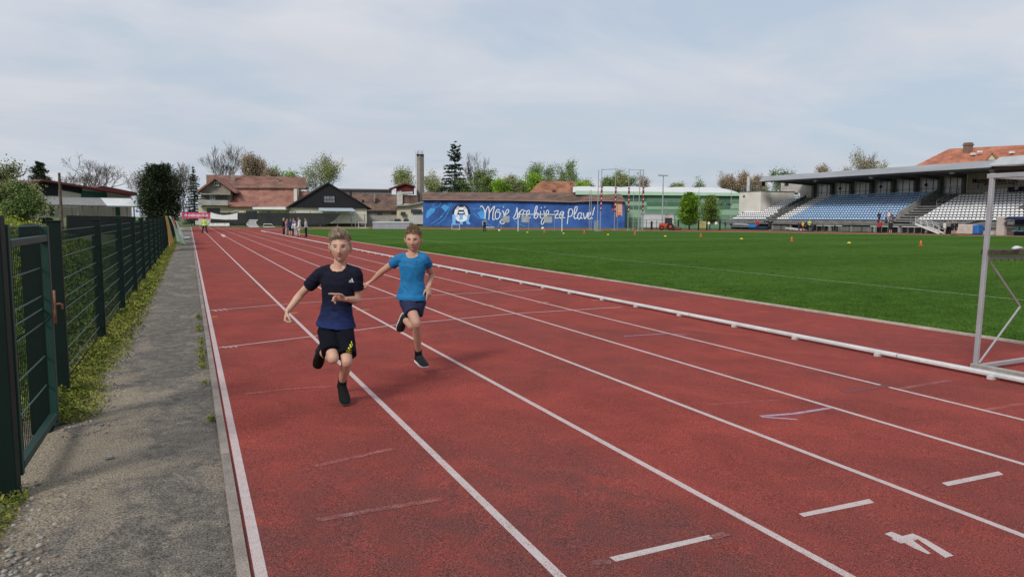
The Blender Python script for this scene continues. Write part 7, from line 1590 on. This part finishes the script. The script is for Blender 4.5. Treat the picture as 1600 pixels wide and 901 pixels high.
black, white = cl((.015, .015, .018), 'black_cloth'), cl((.62, .62, .62), 'white_cloth'); grey = cl((.45, .47, .50), 'grey_cloth2'); pinkc = cl((.45, .22, .22), 'dusty_pink_cloth'); navyc = cl((.02, .035, .10), 'navy_cloth'); redc = cl((.42, .025, .035), 'red_cloth2'); neon = cl((.40, .58, .10), 'neon_green_vest'); yelc = cl((.58, .56, .10), 'yellow_vest'); maro = cl((.10, .03, .05), 'maroon_cloth'); purp = cl((.25, .18, .40), 'violet_cloth'); tan = cl((.40, .34, .28), 'light_trousers')
t_ = small('marshal seen from behind in a neon yellow-green vest with legs apart', 320, 366.5, 1.72, 'wide', FH, neon, cl((.03, .025, .04), 'dark_trousers'), 0, seed=2)
mb = MB()
for zz in (1.0, 1.12): mb.box((0, -.155, zz), (.34, .02, .05))
G1 = 'pupils gathered beside the inner rail at the far end'
small('pupil all in black at the left of the far group', 443.5, 368.3, 1.66, 'stand', C_R, black, black, 2, seed=3, group=G1)
small('pupil in dusty pink with light trousers next to the one in black', 448.5, 368, 1.60, 'chat', C_R+C_F*.4, pinkc, tan, 1, seed=4, group=G1, hst='long')
t_ = small('pupil with a big navy backpack and bare calves in the far group', 454.5, 369.3, 1.62, 'stand', FH, navyc, navyc, 1, leg=.8, seed=5, group=G1); backpack(t_, cl((.015, .03, .09), 'navy_backpack'), 1, .40, .56)
small('pupil in violet behind the navy backpack', 459.5, 367.8, 1.64, 'stand', C_F, purp, black, 0, seed=6, group=G1)
small('pupil bending forward in white trousers in the far group', 462.5, 369.4, 1.50, 'bend', C_F-C_R*.6, white, cl((.50, .50, .52), 'white_trousers'), 1, seed=7, group=G1)
small('pupil in a white hoodie in the far group', 468.0, 370.8, 1.72, 'stand', -C_R+C_F*.2, white, white, 1, leg=.75, seed=8, group=G1, hood=True)
small('pupil in a grey hoodie and black trousers standing right of the far group', 478.5, 370.6, 1.66, 'stand', -C_R, grey, black, 1, seed=9, group=G1)
t_ = small('person with a dark backpack and white top on the infield before the mural', 757, 362.3, 1.62, 'stand', FH, cl((.5, .5, .5), 'pale_grey_cloth'), black, 0, seed=10); backpack(t_, black, 1.0, .30, .45)
G2 = 'people in front of the grandstand'
small('person in a red top at the left end of the grandstand', 1183, 359.5, 1.66, 'stand', C_F, redc, navyc, 0, X=82.6, z=ZG, seed=11, group=G2)
small('person all in black with white shoes left of the coloured vests', 1203, 360.4, 1.62, 'stand', C_F, black, black, 0, X=80.5, z=ZG, seed=12, shoe=white, group=G2)
for k, (px, m, bt_, lb, hh) in enumerate(((1248.5, maro, navyc, 'person in maroon at the left of the coloured vests', 1.5), (1254, yelc, redc, 'person in a yellow vest in front of the grandstand', 1.55), (1259, black, black, 'person in black between the yellow and the green vest', 1.6), (1264.5, neon, black, 'person in a neon green vest in front of the grandstand', 1.68), (1269, maro, navyc, 'person in dark clothes right of the green vest', 1.5))):
    small(lb, px, 360, hh, ('chat', 'stand', 'walk')[k % 3], (C_F, C_R, -C_R)[k % 3], m, bt_, k % 2, X=82.0+.4*(k % 2), z=ZG, seed=13+k, group=G2)
zs_ = Z0+.02
small('person in black standing at the front rail of the blue seats', 1373.5, 343, 1.6, 'stand', C_F, black, black, 0, X=XF0-.55, z=zs_, seed=20, group='people on the blue seat terrace')
small('person in violet-grey beside the rail of the blue seats', 1384.5, 343, 1.55, 'chat', C_R, purp, navyc, 0, X=XF0-.55, z=zs_, seed=21, group='people on the blue seat terrace')
small('person in a white top by the rail of the blue seats', 1389.5, 343, 1.75, 'stand', C_F, white, tan, 0, X=XF0-.5, z=zs_, seed=22, group='people on the blue seat terrace')
small('person in dark clothes leaning right of the white top on the terrace', 1395.5, 343, 1.6, 'bend', -C_R, maro, black, 0, X=XF0-.55, z=zs_, seed=23, group='people on the blue seat terrace')
small('person in a bright red top standing below the blue seats', 1374.5, 361.5, 1.66, 'stand', C_F, redc, black, 0, X=80.6, z=ZG, seed=24, group=G2)
small('person in black shorts and light socks below the blue seats', 1391, 365.5, 1.64, 'stand', FH, black, black, 0, leg=.8, X=76.0, z=ZG, seed=25, shoe=black, group=G2)
small('person in white and black leaning by the metal stairs', 1475, 366.6, 1.6, 'walk', C_R, white, tan, 0, X=78.5, z=ZG, seed=26, group=G2)
small('left of two people in black right of the metal stairs', 1487.5, 367.4, 1.62, 'stand', C_R, black, black, 2, leg=.8, X=79.4, z=ZG, seed=27, group=G2)
small('right of two people in black right of the metal stairs', 1493.5, 367.2, 1.64, 'stand', -C_R, black, black, 0, leg=.8, X=79.8, z=ZG, seed=28, group=G2)
for k, px in enumerate((1578, 1583.5, 1589, 1594.5, 1600)):
    y_ = onx(px, 296, XB-.9).y
    small(['leftmost dark figure seated under the wall lettering', 'second seated dark figure from the left under the lettering', 'third seated dark figure under the lettering, at the top row', 'fourth seated dark figure at the top row', 'seated dark figure cut by the right edge of the picture'][k], px, 296, 1.6, 'sit', Vector((-1, -.2, 0)), (black, navyc, grey, black, navyc)[k], black, 0, X=XB-.75, z=Z0+RI*11+.05, seed=30+k, group='people seated under the lettering')
